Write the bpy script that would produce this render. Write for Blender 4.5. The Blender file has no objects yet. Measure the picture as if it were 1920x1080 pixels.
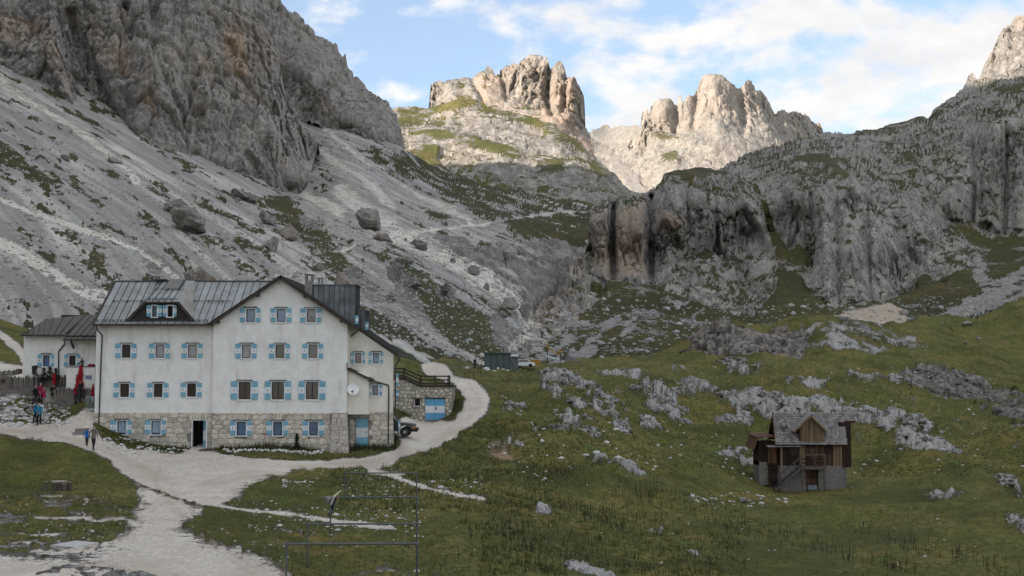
import bpy, bmesh, math, random
import numpy as np
from mathutils import Vector, Matrix
from mathutils.bvhtree import BVHTree

random.seed(7)
rng = np.random.default_rng(7)
SC = bpy.context.scene
COL = SC.collection
R_ = math.radians

# ------------------------------------------------------------------ camera, sky, sun, exposure
F_PX = 2200.0                       # focal length in photograph pixels (1920 wide)
PITCH = R_(4.0)
cam_d = bpy.data.cameras.new('camera'); cam = bpy.data.objects.new('camera', cam_d); COL.objects.link(cam)
cam_d.sensor_width = 36.0; cam_d.lens = 36.0*F_PX/1920.0
cam_d.clip_start = 0.5; cam_d.clip_end = 9000.0
cam.location = (0, 0, 0); cam.rotation_euler = (math.pi/2+PITCH, 0, 0)
SC.camera = cam

SUN_EL = 23.0
SUN_AZ = 240.0                      # degrees clockwise from +Y (north): behind and to the left
saz, sel = R_(SUN_AZ), R_(SUN_EL)
sun_dir = Vector((math.sin(saz)*math.cos(sel), math.cos(saz)*math.cos(sel), math.sin(sel)))
sd = bpy.data.lights.new('sun', 'SUN'); sd.energy = 2.35; sd.angle = R_(0.5); sd.color = (1.0, 0.88, 0.75)
so = bpy.data.objects.new('sun', sd); COL.objects.link(so)
so.rotation_euler = sun_dir.to_track_quat('Z', 'Y').to_euler()
SC.view_settings.view_transform = 'Standard'; SC.view_settings.look = 'None'
SC.view_settings.gamma = 1.0; SC.view_settings.use_curve_mapping = False
SC.view_settings.exposure = 1.73

class NT:
    """tiny node helper"""
    def __init__(s, tree): s.t = tree; s.n = tree.nodes; s.l = tree.links
    def new(s, typ, **kw):
        n = s.n.new(typ)
        for k, v in kw.items(): setattr(n, k, v)
        return n
    def put(s, sock, v):
        if isinstance(v, bpy.types.NodeSocket): s.l.new(v, sock)
        elif v is not None:
            if hasattr(sock.default_value, '__len__') and not hasattr(v, '__len__'): v = (v,)*len(sock.default_value)
            if hasattr(sock.default_value, '__len__') and len(sock.default_value) == 4 and len(v) == 3: v = (*v, 1)
            sock.default_value = v
    def math(s, op, a, b=None, c=None, clamp=False):
        n = s.new('ShaderNodeMath', operation=op, use_clamp=clamp)
        for i, v in enumerate((a, b, c)):
            if v is not None: s.put(n.inputs[i], v)
        return n.outputs[0]
    def vmath(s, op, a, b=None):
        n = s.new('ShaderNodeVectorMath', operation=op); s.put(n.inputs[0], a)
        if b is not None: s.put(n.inputs[1], b)
        return n.outputs[0]
    def mix(s, f, a, b, blend='MIX'):
        n = s.new('ShaderNodeMix', data_type='RGBA', blend_type=blend)
        s.put(n.inputs[0], f); s.put(n.inputs[6], a); s.put(n.inputs[7], b)
        return n.outputs[2]
    def noise(s, vec, scale, detail=4, rough=0.55, dist=0.0):
        n = s.new('ShaderNodeTexNoise'); s.put(n.inputs['Vector'], vec)
        n.inputs['Scale'].default_value = scale; n.inputs['Detail'].default_value = detail
        n.inputs['Roughness'].default_value = rough; n.inputs['Distortion'].default_value = dist
        return n.outputs[0]
    def voro(s, vec, scale, feature='F1', out=0):
        n = s.new('ShaderNodeTexVoronoi', feature=feature); s.put(n.inputs['Vector'], vec)
        n.inputs['Scale'].default_value = scale
        return n.outputs[out]
    def ramp(s, f, lo, hi, a=0.0, b=1.0):
        n = s.new('ShaderNodeMapRange', interpolation_type='SMOOTHSTEP')
        s.put(n.inputs[0], f); n.inputs[1].default_value = lo; n.inputs[2].default_value = hi
        n.inputs[3].default_value = a; n.inputs[4].default_value = b
        return n.outputs[0]
    def mapping(s, vec, scale=(1,1,1), rot=(0,0,0), loc=(0,0,0)):
        n = s.new('ShaderNodeMapping'); s.put(n.inputs[0], vec)
        n.inputs[1].default_value = loc; n.inputs[2].default_value = rot; n.inputs[3].default_value = scale
        return n.outputs[0]
    def bump(s, h, strength, dist, normal=None):
        n = s.new('ShaderNodeBump'); s.put(n.inputs['Height'], h)
        n.inputs['Strength'].default_value = strength; n.inputs['Distance'].default_value = dist
        if normal is not None: s.put(n.inputs['Normal'], normal)
        return n.outputs[0]

W = bpy.data.worlds.new('World'); SC.world = W; W.use_nodes = True
nt = NT(W.node_tree); nt.n.clear()
sky = nt.new('ShaderNodeTexSky', sky_type='NISHITA'); sky.sun_disc = False
sky.sun_elevation = sel; sky.sun_rotation = saz; sky.altitude = 2200; sky.air_density = 1.0
sky.dust_density = 1.6; sky.ozone_density = 1.2
tc = nt.new('ShaderNodeTexCoord').outputs['Generated']
sep = nt.new('ShaderNodeSeparateXYZ'); nt.l.new(tc, sep.inputs[0])
zz = nt.math('ADD', nt.math('MAXIMUM', sep.outputs[2], 0.0), 0.34)
cx = nt.math('DIVIDE', sep.outputs[0], zz); cy = nt.math('DIVIDE', sep.outputs[1], zz)
cv = nt.new('ShaderNodeCombineXYZ'); nt.l.new(cx, cv.inputs[0]); nt.l.new(cy, cv.inputs[1])
cvm = nt.mapping(cv.outputs[0], scale=(1.5, 1.5, 1), loc=(3.15, 1.4, 0))
nA = nt.noise(cvm, 0.85, 2, 0.5); nB = nt.noise(cvm, 4.2, 8, 0.58, 0.1)
dens = nt.math('ADD', nt.math('MULTIPLY', nA, 0.42), nt.math('MULTIPLY', nB, 0.68))
cov = nt.ramp(dens, 0.485, 0.625, 0.0, 0.90)
nC = nt.noise(cvm, 5.0, 4, 0.6)
cl = nt.mix(nt.ramp(nC, 0.3, 0.75), (2.62, 2.55, 2.47), (3.2, 3.05, 2.86))
# cloud brightened towards the unseen sun like forward scattering, added to lift the shade
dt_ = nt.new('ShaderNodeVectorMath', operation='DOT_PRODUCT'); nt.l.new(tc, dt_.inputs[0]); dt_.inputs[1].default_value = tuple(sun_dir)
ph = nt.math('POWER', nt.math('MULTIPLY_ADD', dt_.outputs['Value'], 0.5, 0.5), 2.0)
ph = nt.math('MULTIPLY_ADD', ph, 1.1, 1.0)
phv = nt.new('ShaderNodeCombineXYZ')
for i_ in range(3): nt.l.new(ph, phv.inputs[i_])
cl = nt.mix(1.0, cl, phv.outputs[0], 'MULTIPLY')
skyc = nt.mix(0.5, sky.outputs[0], (1.5, 1.78, 2.0))
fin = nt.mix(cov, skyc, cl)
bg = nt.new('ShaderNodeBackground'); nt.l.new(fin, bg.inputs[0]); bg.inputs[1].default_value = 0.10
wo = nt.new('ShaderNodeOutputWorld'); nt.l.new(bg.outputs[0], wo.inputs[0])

# ------------------------------------------------------------------ photo geometry -> world
CP, SP = math.cos(PITCH), math.sin(PITCH)
def pt(px, py, D):
    """world point seen at photograph pixel (px,py) at forward distance D metres"""
    a = (px-960.0)/F_PX; b = (540.0-py)/F_PX
    t = D/(CP-b*SP)
    return a*t, D+0*t, t*(SP+b*CP)
def V(px, py, D): return Vector(pt(px, py, D))
def wx(px, D, py=700.0): return pt(px, py, D)[0]
def wz(py, D): return pt(960.0, py, D)[2]

# ------------------------------------------------------------------ numpy noise
def _hash(ix, iy, iz, seed):
    h = (ix*np.int64(374761393)+iy*np.int64(668265263)+iz*np.int64(1442695041)+np.int64(seed*974711)) & 0xFFFFFFFF
    h = h.astype(np.uint32)
    h = (h ^ (h >> np.uint32(13)))*np.uint32(1274126177)
    h = (h ^ (h >> np.uint32(15)))*np.uint32(2246822519)
    h ^= h >> np.uint32(16)
    return h.astype(np.float32)*np.float32(1/4294967296.0)
def vnoise(x, y, z, seed=0):
    fx, fy, fz = np.floor(x), np.floor(y), np.floor(z)
    ix, iy, iz = fx.astype(np.int64), fy.astype(np.int64), fz.astype(np.int64)
    u, v, w = (x-fx).astype(np.float32), (y-fy).astype(np.float32), (z-fz).astype(np.float32)
    u = u*u*(3-2*u); v = v*v*(3-2*v); w = w*w*(3-2*w)
    r = 0
    for dz in (0, 1):
        for dy in (0, 1):
            a = _hash(ix, iy+dy, iz+dz, seed); b = _hash(ix+1, iy+dy, iz+dz, seed)
            r = r + (a+(b-a)*u)*(v if dy else 1-v)*(w if dz else 1-w)
    return r*2-1
def fbm(P, sc, octv=4, gain=0.5, seed=0, ridged=False, lac=2.03):
    if not hasattr(sc, '__len__'): sc = (sc, sc, sc)
    x, y, z = P[..., 0]/sc[0], P[..., 1]/sc[1], P[..., 2]/sc[2]
    s = 0; a = 1.0; tot = 0
    for o in range(octv):
        n = vnoise(x+o*17.3, y-o*9.1, z+o*4.7, seed+o)
        s = s+a*((1-2*np.abs(n)) if ridged else n)
        tot += a; a *= gain; x = x*lac; y = y*lac; z = z*lac
    return s/tot

def vor(P, sc, seed=0):
    """nearest / second nearest cell point distance and a random number per nearest cell"""
    if not hasattr(sc, '__len__'): sc = (sc, sc, sc)
    sh = P.shape[:-1]
    x, y, z = [(P[..., i].ravel()/sc[i]).astype(np.float32) for i in range(3)]
    ix, iy, iz = [np.floor(c).astype(np.int64) for c in (x, y, z)]
    f1 = np.full(x.shape, 9.0, np.float32); f2 = f1.copy(); rn = np.zeros(x.shape, np.float32)
    for a in (-1, 0, 1):
        for b in (-1, 0, 1):
            for c in (-1, 0, 1):
                jx, jy, jz = ix+a, iy+b, iz+c
                h = _hash(jx, jy, jz, seed); h2 = (h*np.float32(971.37)) % 1; h3 = (h*np.float32(5573.11)) % 1
                d = np.sqrt((jx+h-x)**2+(jy+h2-y)**2+(jz+h3-z)**2).astype(np.float32)
                m = d < f1
                f2 = np.where(m, f1, np.minimum(f2, d)); rn = np.where(m, (h*np.float32(313.7)) % 1, rn); f1 = np.where(m, d, f1)
    return f1.reshape(sh), f2.reshape(sh), rn.reshape(sh)
def blocks(P, sc, seed=0, crack=0.5, wid=0.10):
    f1, f2, rn = vor(P, sc, seed)
    return (rn-0.5)*1.0-crack*np.exp(-(f2-f1)/wid)

def rbf(ctrl):
    c = np.array(ctrl, float); n = len(c)
    xy = c[:, :2]/100.0; q = 1.0/c[:, 2]
    k = lambda r2: np.sqrt(r2+0.09)
    d2 = ((xy[:, None]-xy[None])**2).sum(-1)
    A = np.zeros((n+3, n+3)); A[:n, :n] = k(d2)-0*np.eye(n); A[:n, n] = 1; A[:n, n+1:] = xy; A[n, :n] = 1; A[n+1:, :n] = xy.T
    w = np.linalg.solve(A, np.concatenate([q, [0, 0, 0]]))
    def f(px, py):
        x = px.ravel()/100.0; y = py.ravel()/100.0
        r = w[n]+w[n+1]*x+w[n+2]*y
        for i in range(n):
            r = r+w[i]*np.sqrt((x-xy[i, 0])**2+(y-xy[i, 1])**2+0.09)
        return r.reshape(px.shape)
    return f
def inpoly(px, py, poly):
    r = np.zeros(px.shape, bool); n = len(poly)
    for i in range(n):
        x1, y1 = poly[i]; x2, y2 = poly[(i+1) % n]
        if y1 == y2: continue
        c = ((y1 > py) != (y2 > py)) & (px < (x2-x1)*(py-y1)/(y2-y1)+x1)
        r ^= c
    return r
def dline(px, py, pts):
    d = np.full(px.shape, 1e9)
    for (x1, y1), (x2, y2) in zip(pts[:-1], pts[1:]):
        L = (x2-x1)**2+(y2-y1)**2+1e-9
        t = np.clip(((px-x1)*(x2-x1)+(py-y1)*(y2-y1))/L, 0, 1)
        d = np.minimum(d, np.hypot(px-x1-t*(x2-x1), py-y1-t*(y2-y1)))
    return d

# ------------------------------------------------------------------ objects
def tag(o, label=None, cat=None, group=None, kind=None):
    if label: o['label'] = label
    if cat: o['category'] = cat
    if group: o['group'] = group
    if kind: o['kind'] = kind
    return o
def grid_mesh(name, P, mat, mask=None, smooth=True, keep=None):
    ny, nx = P.shape[:2]
    me = bpy.data.meshes.new(name)
    me.vertices.add(nx*ny); me.vertices.foreach_set('co', P.reshape(-1).astype(np.float32))
    i = np.arange(ny*nx).reshape(ny, nx)
    q = np.stack([i[:-1, :-1], i[:-1, 1:], i[1:, 1:], i[1:, :-1]], -1).reshape(-1, 4)
    if keep is not None: q = q[keep.reshape(-1)]
    nf = len(q)
    me.loops.add(nf*4); me.loops.foreach_set('vertex_index', q.reshape(-1).astype(np.int32))
    me.polygons.add(nf); me.polygons.foreach_set('loop_start', (np.arange(nf)*4).astype(np.int32))
    me.update(calc_edges=True)
    if smooth: me.polygons.foreach_set('use_smooth', np.ones(nf, bool))
    if mask is not None:
        a = me.color_attributes.new('mask', 'FLOAT_COLOR', 'POINT')
        a.data.foreach_set('color', mask.reshape(-1).astype(np.float32))
    me.materials.append(mat)
    o = bpy.data.objects.new(name, me); COL.objects.link(o)
    return o
def gnormals(P):
    du = np.gradient(P, axis=1); dv = np.gradient(P, axis=0)
    n = np.cross(du, dv); n /= np.linalg.norm(n, axis=-1, keepdims=True)+1e-9
    s = np.sign((n*P).sum(-1, keepdims=True)); s[s == 0] = 1
    return -n*s          # faces the camera side

# ------------------------------------------------------------------ terrain material
def terrain_mat(name, rock=(0.16, 0.155, 0.15), rock2=(0.30, 0.29, 0.275), pale=(0.46, 0.45, 0.43),
                path=(0.56, 0.52, 0.465), warm=(0.36, 0.22, 0.13), g1=(0.055, 0.065, 0.022), g2=(0.105, 0.095, 0.036), g3=(0.03, 0.038, 0.016),
                flow=None, s=1.0, bd=0.3, gs=1.0, stretch=0.35, stone=True):
    m = bpy.data.materials.new(name); m.use_nodes = True
    t = NT(m.node_tree); t.n.clear()
    pos = t.new('ShaderNodeNewGeometry').outputs['Position']
    at = t.new('ShaderNodeAttribute', attribute_name='mask')
    sp = t.new('ShaderNodeSeparateColor'); t.l.new(at.outputs['Color'], sp.inputs[0])
    Rg, Gp, Bw, As = sp.outputs[0], sp.outputs[1], sp.outputs[2], at.outputs['Alpha']
    nbig = t.noise(t.mapping(pos, (1, 1, stretch)), 0.045/s, 6, 0.6)
    nmed = t.noise(t.mapping(pos, (1, 1, stretch)), 0.35/s, 6, 0.62, 0.4)
    nfin = t.noise(pos, 2.2/s, 5, 0.65)
    nvf = t.noise(pos, 9.0/s, 3, 0.6)
    rk = t.mix(t.ramp(t.math('ADD', t.math('MULTIPLY', nmed, 0.5), t.math('MULTIPLY', nfin, 0.5)), 0.43, 0.57), rock, rock2)
    rk = t.mix(t.ramp(nvf, 0.32, 0.48, 0.8, 0), rk, tuple(c*0.4 for c in rock))
    rk = t.mix(t.ramp(nbig, 0.35, 0.7, 0, 0.45), rk, tuple(c*0.62 for c in rock2))
    nst = t.noise(t.mapping(pos, (1, 1, 0.10)), 0.55/s, 5, 0.6, 0.6)
    rk = t.mix(t.ramp(nst, 0.50, 0.72, 0, 0.55), rk, tuple(c*0.55 for c in rock))
    wf = t.math('MULTIPLY', Bw, t.ramp(t.math('ADD', nbig, t.math('MULTIPLY', nmed, 0.6)), 0.62, 0.95))
    rk = t.mix(wf, rk, warm)
    # pale scree: individual stones through a fine voronoi
    vcell = t.voro(pos, 3.2/s, 'F1', 1)
    cellv = t.new('ShaderNodeSeparateColor'); t.l.new(vcell, cellv.inputs[0])
    stc = t.mix(cellv.outputs[0], tuple(c*0.62 for c in pale), tuple(min(0.8, c*1.25) for c in pale))
    stc = t.mix(t.ramp(nfin, 0.3, 0.7, 0, 0.55), stc, tuple(c*0.7 for c in pale))
    if flow:
        u = t.new('ShaderNodeVectorMath', operation='DOT_PRODUCT'); t.l.new(pos, u.inputs[0]); u.inputs[1].default_value = (0.035, 0.012, 0)
        v = t.new('ShaderNodeVectorMath', operation='DOT_PRODUCT'); t.l.new(pos, v.inputs[0]); v.inputs[1].default_value = (flow[0], 0, flow[1])
        uv = t.new('ShaderNodeCombineXYZ'); t.l.new(u.outputs['Value'], uv.inputs[0]); t.l.new(v.outputs['Value'], uv.inputs[1])
        fl = t.noise(uv.outputs[0], 1.0, 6, 0.65, 0.3)
        fl2 = t.noise(uv.outputs[0], 0.28, 3, 0.5)
        stc = t.mix(t.ramp(fl2, 0.40, 0.56, 0.55, 0), stc, tuple(c*0.62 for c in pale))
        stc = t.mix(t.ramp(fl2, 0.52, 0.66, 0, 0.8), stc, (min(0.8, pale[0]*1.22), min(0.8, pale[1]*1.17), min(0.8, pale[2]*1.08)))
        stc = t.mix(t.ramp(fl, 0.42, 0.60, 0.85, 0), stc, tuple(c*0.50 for c in pale))
        stc = t.mix(t.ramp(fl, 0.56, 0.70, 0, 0.8), stc, tuple(min(0.8, c*1.12) for c in pale))
    stc = t.mix(t.ramp(nvf, 0.32, 0.45, 0.75, 0), stc, tuple(c*0.28 for c in pale))
    base = t.mix(t.ramp(t.math('ADD', As, t.math('MULTIPLY', t.math('SUBTRACT', nmed, 0.5), 2.0)), 0.35, 0.65), rk, stc)
    # path gravel
    pc = t.mix(t.ramp(nfin, 0.40, 0.60), tuple(c*0.74 for c in path), tuple(min(0.85, c*1.08) for c in path))
    pc = t.mix(t.ramp(nmed, 0.42, 0.62, 0.55, 0), pc, (path[0]*0.80, path[1]*0.75, path[2]*0.70))
    pc = t.mix(t.ramp(nbig, 0.5, 0.7, 0, 0.5), pc, tuple(min(0.85, c*1.15) for c in path))
    pc = t.mix(t.ramp(nvf, 0.30, 0.46, 0.7, 0), pc, tuple(c*0.40 for c in path))
    pc = t.mix(t.math('MULTIPLY', Bw, t.ramp(nfin, 0.38, 0.58, 0.3, 0.85)), pc, (path[0]*0.62, path[1]*0.56, path[2]*0.50))
    pf = t.ramp(t.math('ADD', Gp, t.math('MULTIPLY', t.math('SUBTRACT', t.math('ADD', t.math('MULTIPLY', nfin, 0.6), t.math('MULTIPLY', nmed, 0.4)), 0.5), 3.0)), 0.40, 0.62)
    base = t.mix(pf, base, pc)
    # grass
    ng = t.noise(pos, 0.16/gs, 5, 0.6); ng2 = t.noise(t.mapping(pos, (1, 1, 2.5)), 1.5/gs, 5, 0.7); ng3 = t.noise(pos, 11.0/gs, 3, 0.7)
    gc = t.mix(t.ramp(ng, 0.36, 0.62), g1, g2)
    gc = t.mix(t.ramp(nbig, 0.46, 0.60, 0, 0.8), gc, (g2[0]*1.3, g2[1]*1.12, g2[2]*1.1))
    gc = t.mix(t.ramp(t.noise(pos, 0.07/gs, 3, 0.5), 0.50, 0.62, 0, 0.75), gc, g3)
    gc = t.mix(t.ramp(t.noise(pos, 0.11/gs, 4, 0.6), 0.54, 0.66, 0, 0.6), gc, (g1[0]*1.1, g1[1]*1.5, g1[2]*1.1))
    gc = t.mix(t.ramp(ng2, 0.42, 0.68), gc, g3)
    gc = t.mix(t.ramp(t.noise(pos, 0.55/gs, 3, 0.6), 0.46, 0.64, 0, 0.75), gc, tuple(0.5*(a_+b_) for a_, b_ in zip(g1, g3)))
    gc = t.mix(t.ramp(ng3, 0.42, 0.75, 0, 0.5), gc, tuple(c*1.7 for c in g2))
    gf = t.ramp(t.math('ADD', Rg, t.math('MULTIPLY', t.math('SUBTRACT', t.math('ADD', t.math('MULTIPLY', ng2, 0.5), t.math('MULTIPLY', nfin, 0.5)), 0.5), 2.8)), 0.42, 0.60)
    col = t.mix(gf, base, gc)
    bs = t.new('ShaderNodeBsdfPrincipled'); t.l.new(col, bs.inputs['Base Color'])
    bs.inputs['Roughness'].default_value = 0.95; bs.inputs['Specular IOR Level'].default_value = 0.15
    h = t.math('ADD', t.math('MULTIPLY', nmed, 1.0), t.math('MULTIPLY', nfin, 0.45))
    h = t.math('ADD', h, t.math('MULTIPLY', nvf, 0.14))
    h = t.math('ADD', h, t.math('MULTIPLY', ng2, t.math('MULTIPLY', gf, 0.25)))
    h = t.math('MULTIPLY', h, t.math('SUBTRACT', 1.0, t.math('MULTIPLY', pf, 0.75)))
    t.l.new(t.bump(h, 1.0, bd), bs.inputs['Normal'])
    out = t.new('ShaderNodeOutputMaterial'); t.l.new(bs.outputs[0], out.inputs[0])
    return m

# ------------------------------------------------------------------ terrain layers
def in_depth(px, py, poly, w):
    """0 at the outline of a polygon and outside, rising to 1 inside over w pixels"""
    m = inpoly(px, py, poly); d = np.zeros(px.shape)
    if m.any(): d[m] = dline(px[m], py[m], list(poly)+[poly[0]])
    return np.where(m, 1-np.exp(-d/w), 0)
def layer(name, x0, x1, step, bot, top, ctrl, shape, mat, back=60.0, creases=(), smooth=False, butt=()):
    bx, by = zip(*bot); tx, ty = zip(*top)
    def axis(lo, hi, a, b, st, cs):
        r = []
        if lo < a: r.append(np.arange(lo, min(a, hi), cs))
        if min(hi, b) > max(lo, a): r.append(np.arange(max(lo, a), min(hi, b), st))
        if hi > b: r.append(np.arange(max(b, lo), hi, cs))
        return np.concatenate(r+[np.array([hi])])
    xs = axis(x0, x1, -25, 1945, step, 11.0)
    yb = np.interp(xs, bx, by); yt = np.interp(xs, tx, ty)
    ys = axis(yt.min(), yb.max(), -25, 1110, step, 9.0)[::-1]
    ry = np.repeat(ys[:, None], len(xs), 1); px = np.repeat(xs[None], len(ys), 0)
    py = np.clip(ry, yt[None], yb[None])
    rows = len(ys)
    q = rbf(ctrl)
    D = 1.0/np.maximum(q(px, py), 1e-4)
    for pts_, wdt, dep in creases:
        D = D+0.6*dep*np.exp(-(dline(px, py, pts_)/wdt)**2)
    if butt:
        jx = px+5*vnoise(px/23, py/23, 0*px, 5)+2*vnoise(px/7, py/7, 0*px, 6); jy = py+5*vnoise(px/25, py/25, 0*px, 7)+2*vnoise(px/7, py/7, 0*px, 8)
        for poly_, dep, wdt in butt: D = D-dep*in_depth(jx, jy, poly_, wdt)
    X, Y, Z = pt(px, py, D)
    P = np.stack([X, Y, Z], -1)
    D0 = 1.0/np.maximum(q(px, py), 1e-4)
    D0 = 1.0/np.maximum(q(px, ry), 1e-4)
    N = gnormals(np.stack(pt(px, ry, D0), -1))
    for ax_ in range(3): N[..., ax_] = blur(N[..., ax_], 12)
    N /= np.linalg.norm(N, axis=-1, keepdims=True)
    cl_t = ry < yt[None]
    first = np.where(cl_t.any(0), cl_t.argmax(0), rows-1)
    rr = np.minimum(np.arange(rows)[:, None], first[None])
    cc = np.arange(len(xs))[None]
    N = N[rr, cc]
    P2, mask = shape(P, N, px, py, D)
    P2 = P2[rr, cc]; mask = mask[rr, cc]
    keep = ~((ry[1:] < yt[None]) & (ry[:-1] <= yt[None])) & ~((ry[1:] >= yb[None]) & (ry[:-1] >= yb[None]))
    keep = keep[:, :-1] | keep[:, 1:]
    # far side of the crest, falling away
    if back:
        k = np.linspace(0, 1, 9)[1:, None]
        last = P2[-1:]
        bk = np.repeat(last, 8, 0).copy()
        bk[..., 1] += back*k; bk[..., 2] -= back*0.9*k**1.3
        bk[..., 0] *= 1+0.25*back*k/np.maximum(last[..., 1], 1)
        keep = np.concatenate([keep, np.ones((8, keep.shape[1]), bool)], 0)
        P2 = np.concatenate([P2, bk], 0); mask = np.concatenate([mask, np.repeat(mask[-1:], 8, 0)], 0)
    o = grid_mesh(name, P2, mat, mask, keep=keep, smooth=smooth)
    o['kind'] = 'structure'
    return o, (px, py, P2)
def relief_dir(P, N):
    hv = -P.copy(); hv[..., 2] = 0; hv /= np.linalg.norm(hv, axis=-1, keepdims=True)
    w = sm(N[..., 2], 0.35, 0.85)[..., None]
    d = hv*(1-w)+np.array([0, 0, 1.0])*(w*0.9+0.12)
    return d/np.linalg.norm(d, axis=-1, keepdims=True)
def warp(px, py, amp, P, sc=6.0, seed=50, jit=2.5):
    jx = rng.normal(0, jit, px.shape); jy = rng.normal(0, jit*0.5, px.shape)
    return px+amp*1.4*fbm(P, sc, 5, 0.68, seed)+jx, py+amp*0.85*fbm(P, sc, 5, 0.68, seed+9)+jy
def blur(a, n=1):
    for _ in range(n):
        a = a.copy()
        a[1:-1] = (a[:-2]+2*a[1:-1]+a[2:])/4
        a[:, 1:-1] = (a[:, :-2]+2*a[:, 1:-1]+a[:, 2:])/4
    return a
def mx(*a):
    r = a[0]
    for b in a[1:]: r = np.maximum(r, b)
    return r
def sm(x, a, b):
    t = np.clip((x-a)/(b-a), 0, 1); return t*t*(3-2*t)
# ------------------------------------------------------------------ 1. near ground
G_TOP = [(-700,596),(0,598),(120,640),(200,650),(740,655),(800,664),(860,674),(905,687),(985,690),(1050,681),(1100,673),(1180,668),(1250,655),
         (1290,640),(1310,622),(1350,614),(1450,609),(1500,592),(1560,590),(1600,597),(1640,606),(1690,611),(1740,592),(1770,594),(1830,604),(1870,582),(1920,560),(2500,480)]
G_CTRL = [(180,846,84),(400,845,88.8),(640,862,86.5),(300,838,89.5),(740,845,90),(720,862,85),(760,826,92.5),(820,790,114),(780,786,116),(760,770,117),(850,785,112),(915,745,122),(865,715,140),(800,692,168),(940,697,182),
 (300,870,82),(420,900,74),(250,960,60),(330,1000,52),(450,1060,43),(300,1075,39),(100,1060,41),(0,1052,42),
 (650,940,66),(622,1005,55),(580,1071,44),(783,1073,44),(783,940,66),(541,1098,36.5),(783,1098,36.5),(783,1005,55),
 (0,830,85),(0,800,90),(60,792,91.5),(0,745,97),(-200,745,97),(120,770,94),(30,730,99),(170,740,97),(105,918,70),(0,960,60),(100,1020,48),(180,900,74),
 (860,850,94),(930,820,104),(850,900,76),(960,860,92),(1000,800,106),(1000,740,130),(1100,718,152),(1200,700,178),(700,880,80),(780,960,62),
 (1200,1000,72),(1200,900,98),(1350,940,99),(1350,860,118),(1500,921,115.2),(1600,917,115.5),(1700,917,115),(1450,917,115.5),(1500,800,140),(1300,780,142),(1700,860,128),(1700,800,150),
 (1900,900,117),(1900,800,146),(1700,700,190),(1500,700,180),(1500,655,222),(1500,612,236),(1350,660,222),(1350,616,232),(1560,592,246),(1700,625,262),(1800,650,255),(1740,596,300),(1920,650,262),(1920,565,330),(1830,608,310),
 (1820,735,185),(1900,760,172),(1800,690,205),
 (1300,645,245),(1200,672,232),(1100,676,222),(1050,683,214),(985,692,205),(905,690,193),(860,676,186),
 (1900,1000,75),(1600,1000,82),(1600,1060,62),(1300,1060,55),(1000,1060,50),(1000,960,70),(1920,1078,58),
 (740,660,176),(600,668,160),(300,668,150),(100,660,150),(0,600,190),(0,640,158),(20,700,118),(300,760,112),(600,760,112),
 (-400,800,90),(-400,1000,52),(-400,660,150),(-600,600,180),(2400,900,112),(2400,700,180),(2400,1060,60),(2400,500,380),
 (-700,1300,25),(0,1300,25),(500,1300,25),(1200,1300,26),(1900,1300,27),(2400,1300,27)]
gravel = [(-500,800),(0,792),(60,799),(120,790),(150,768),(178,764),(182,820),(240,838),(330,850),(365,842),(395,842),(430,848),(560,859),(690,849),(748,838),(745,790),(760,776),(800,788),(850,785),(872,765),(868,740),(846,715),(850,704),(885,712),(915,732),(917,765),(888,795),(850,825),(795,850),(720,872),(620,880),(530,884),(492,900),(458,918),(445,940),(380,952),(372,962),(330,975),(335,1000),(400,1018),(470,1035),(540,1075),(570,1200),(-500,1210),(-500,1046),(0,1040),(120,1048),(190,1040),(235,1005),(262,955),(262,920),(222,885),(196,858),(150,838),(60,822),(0,815),(-500,808)]
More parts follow.
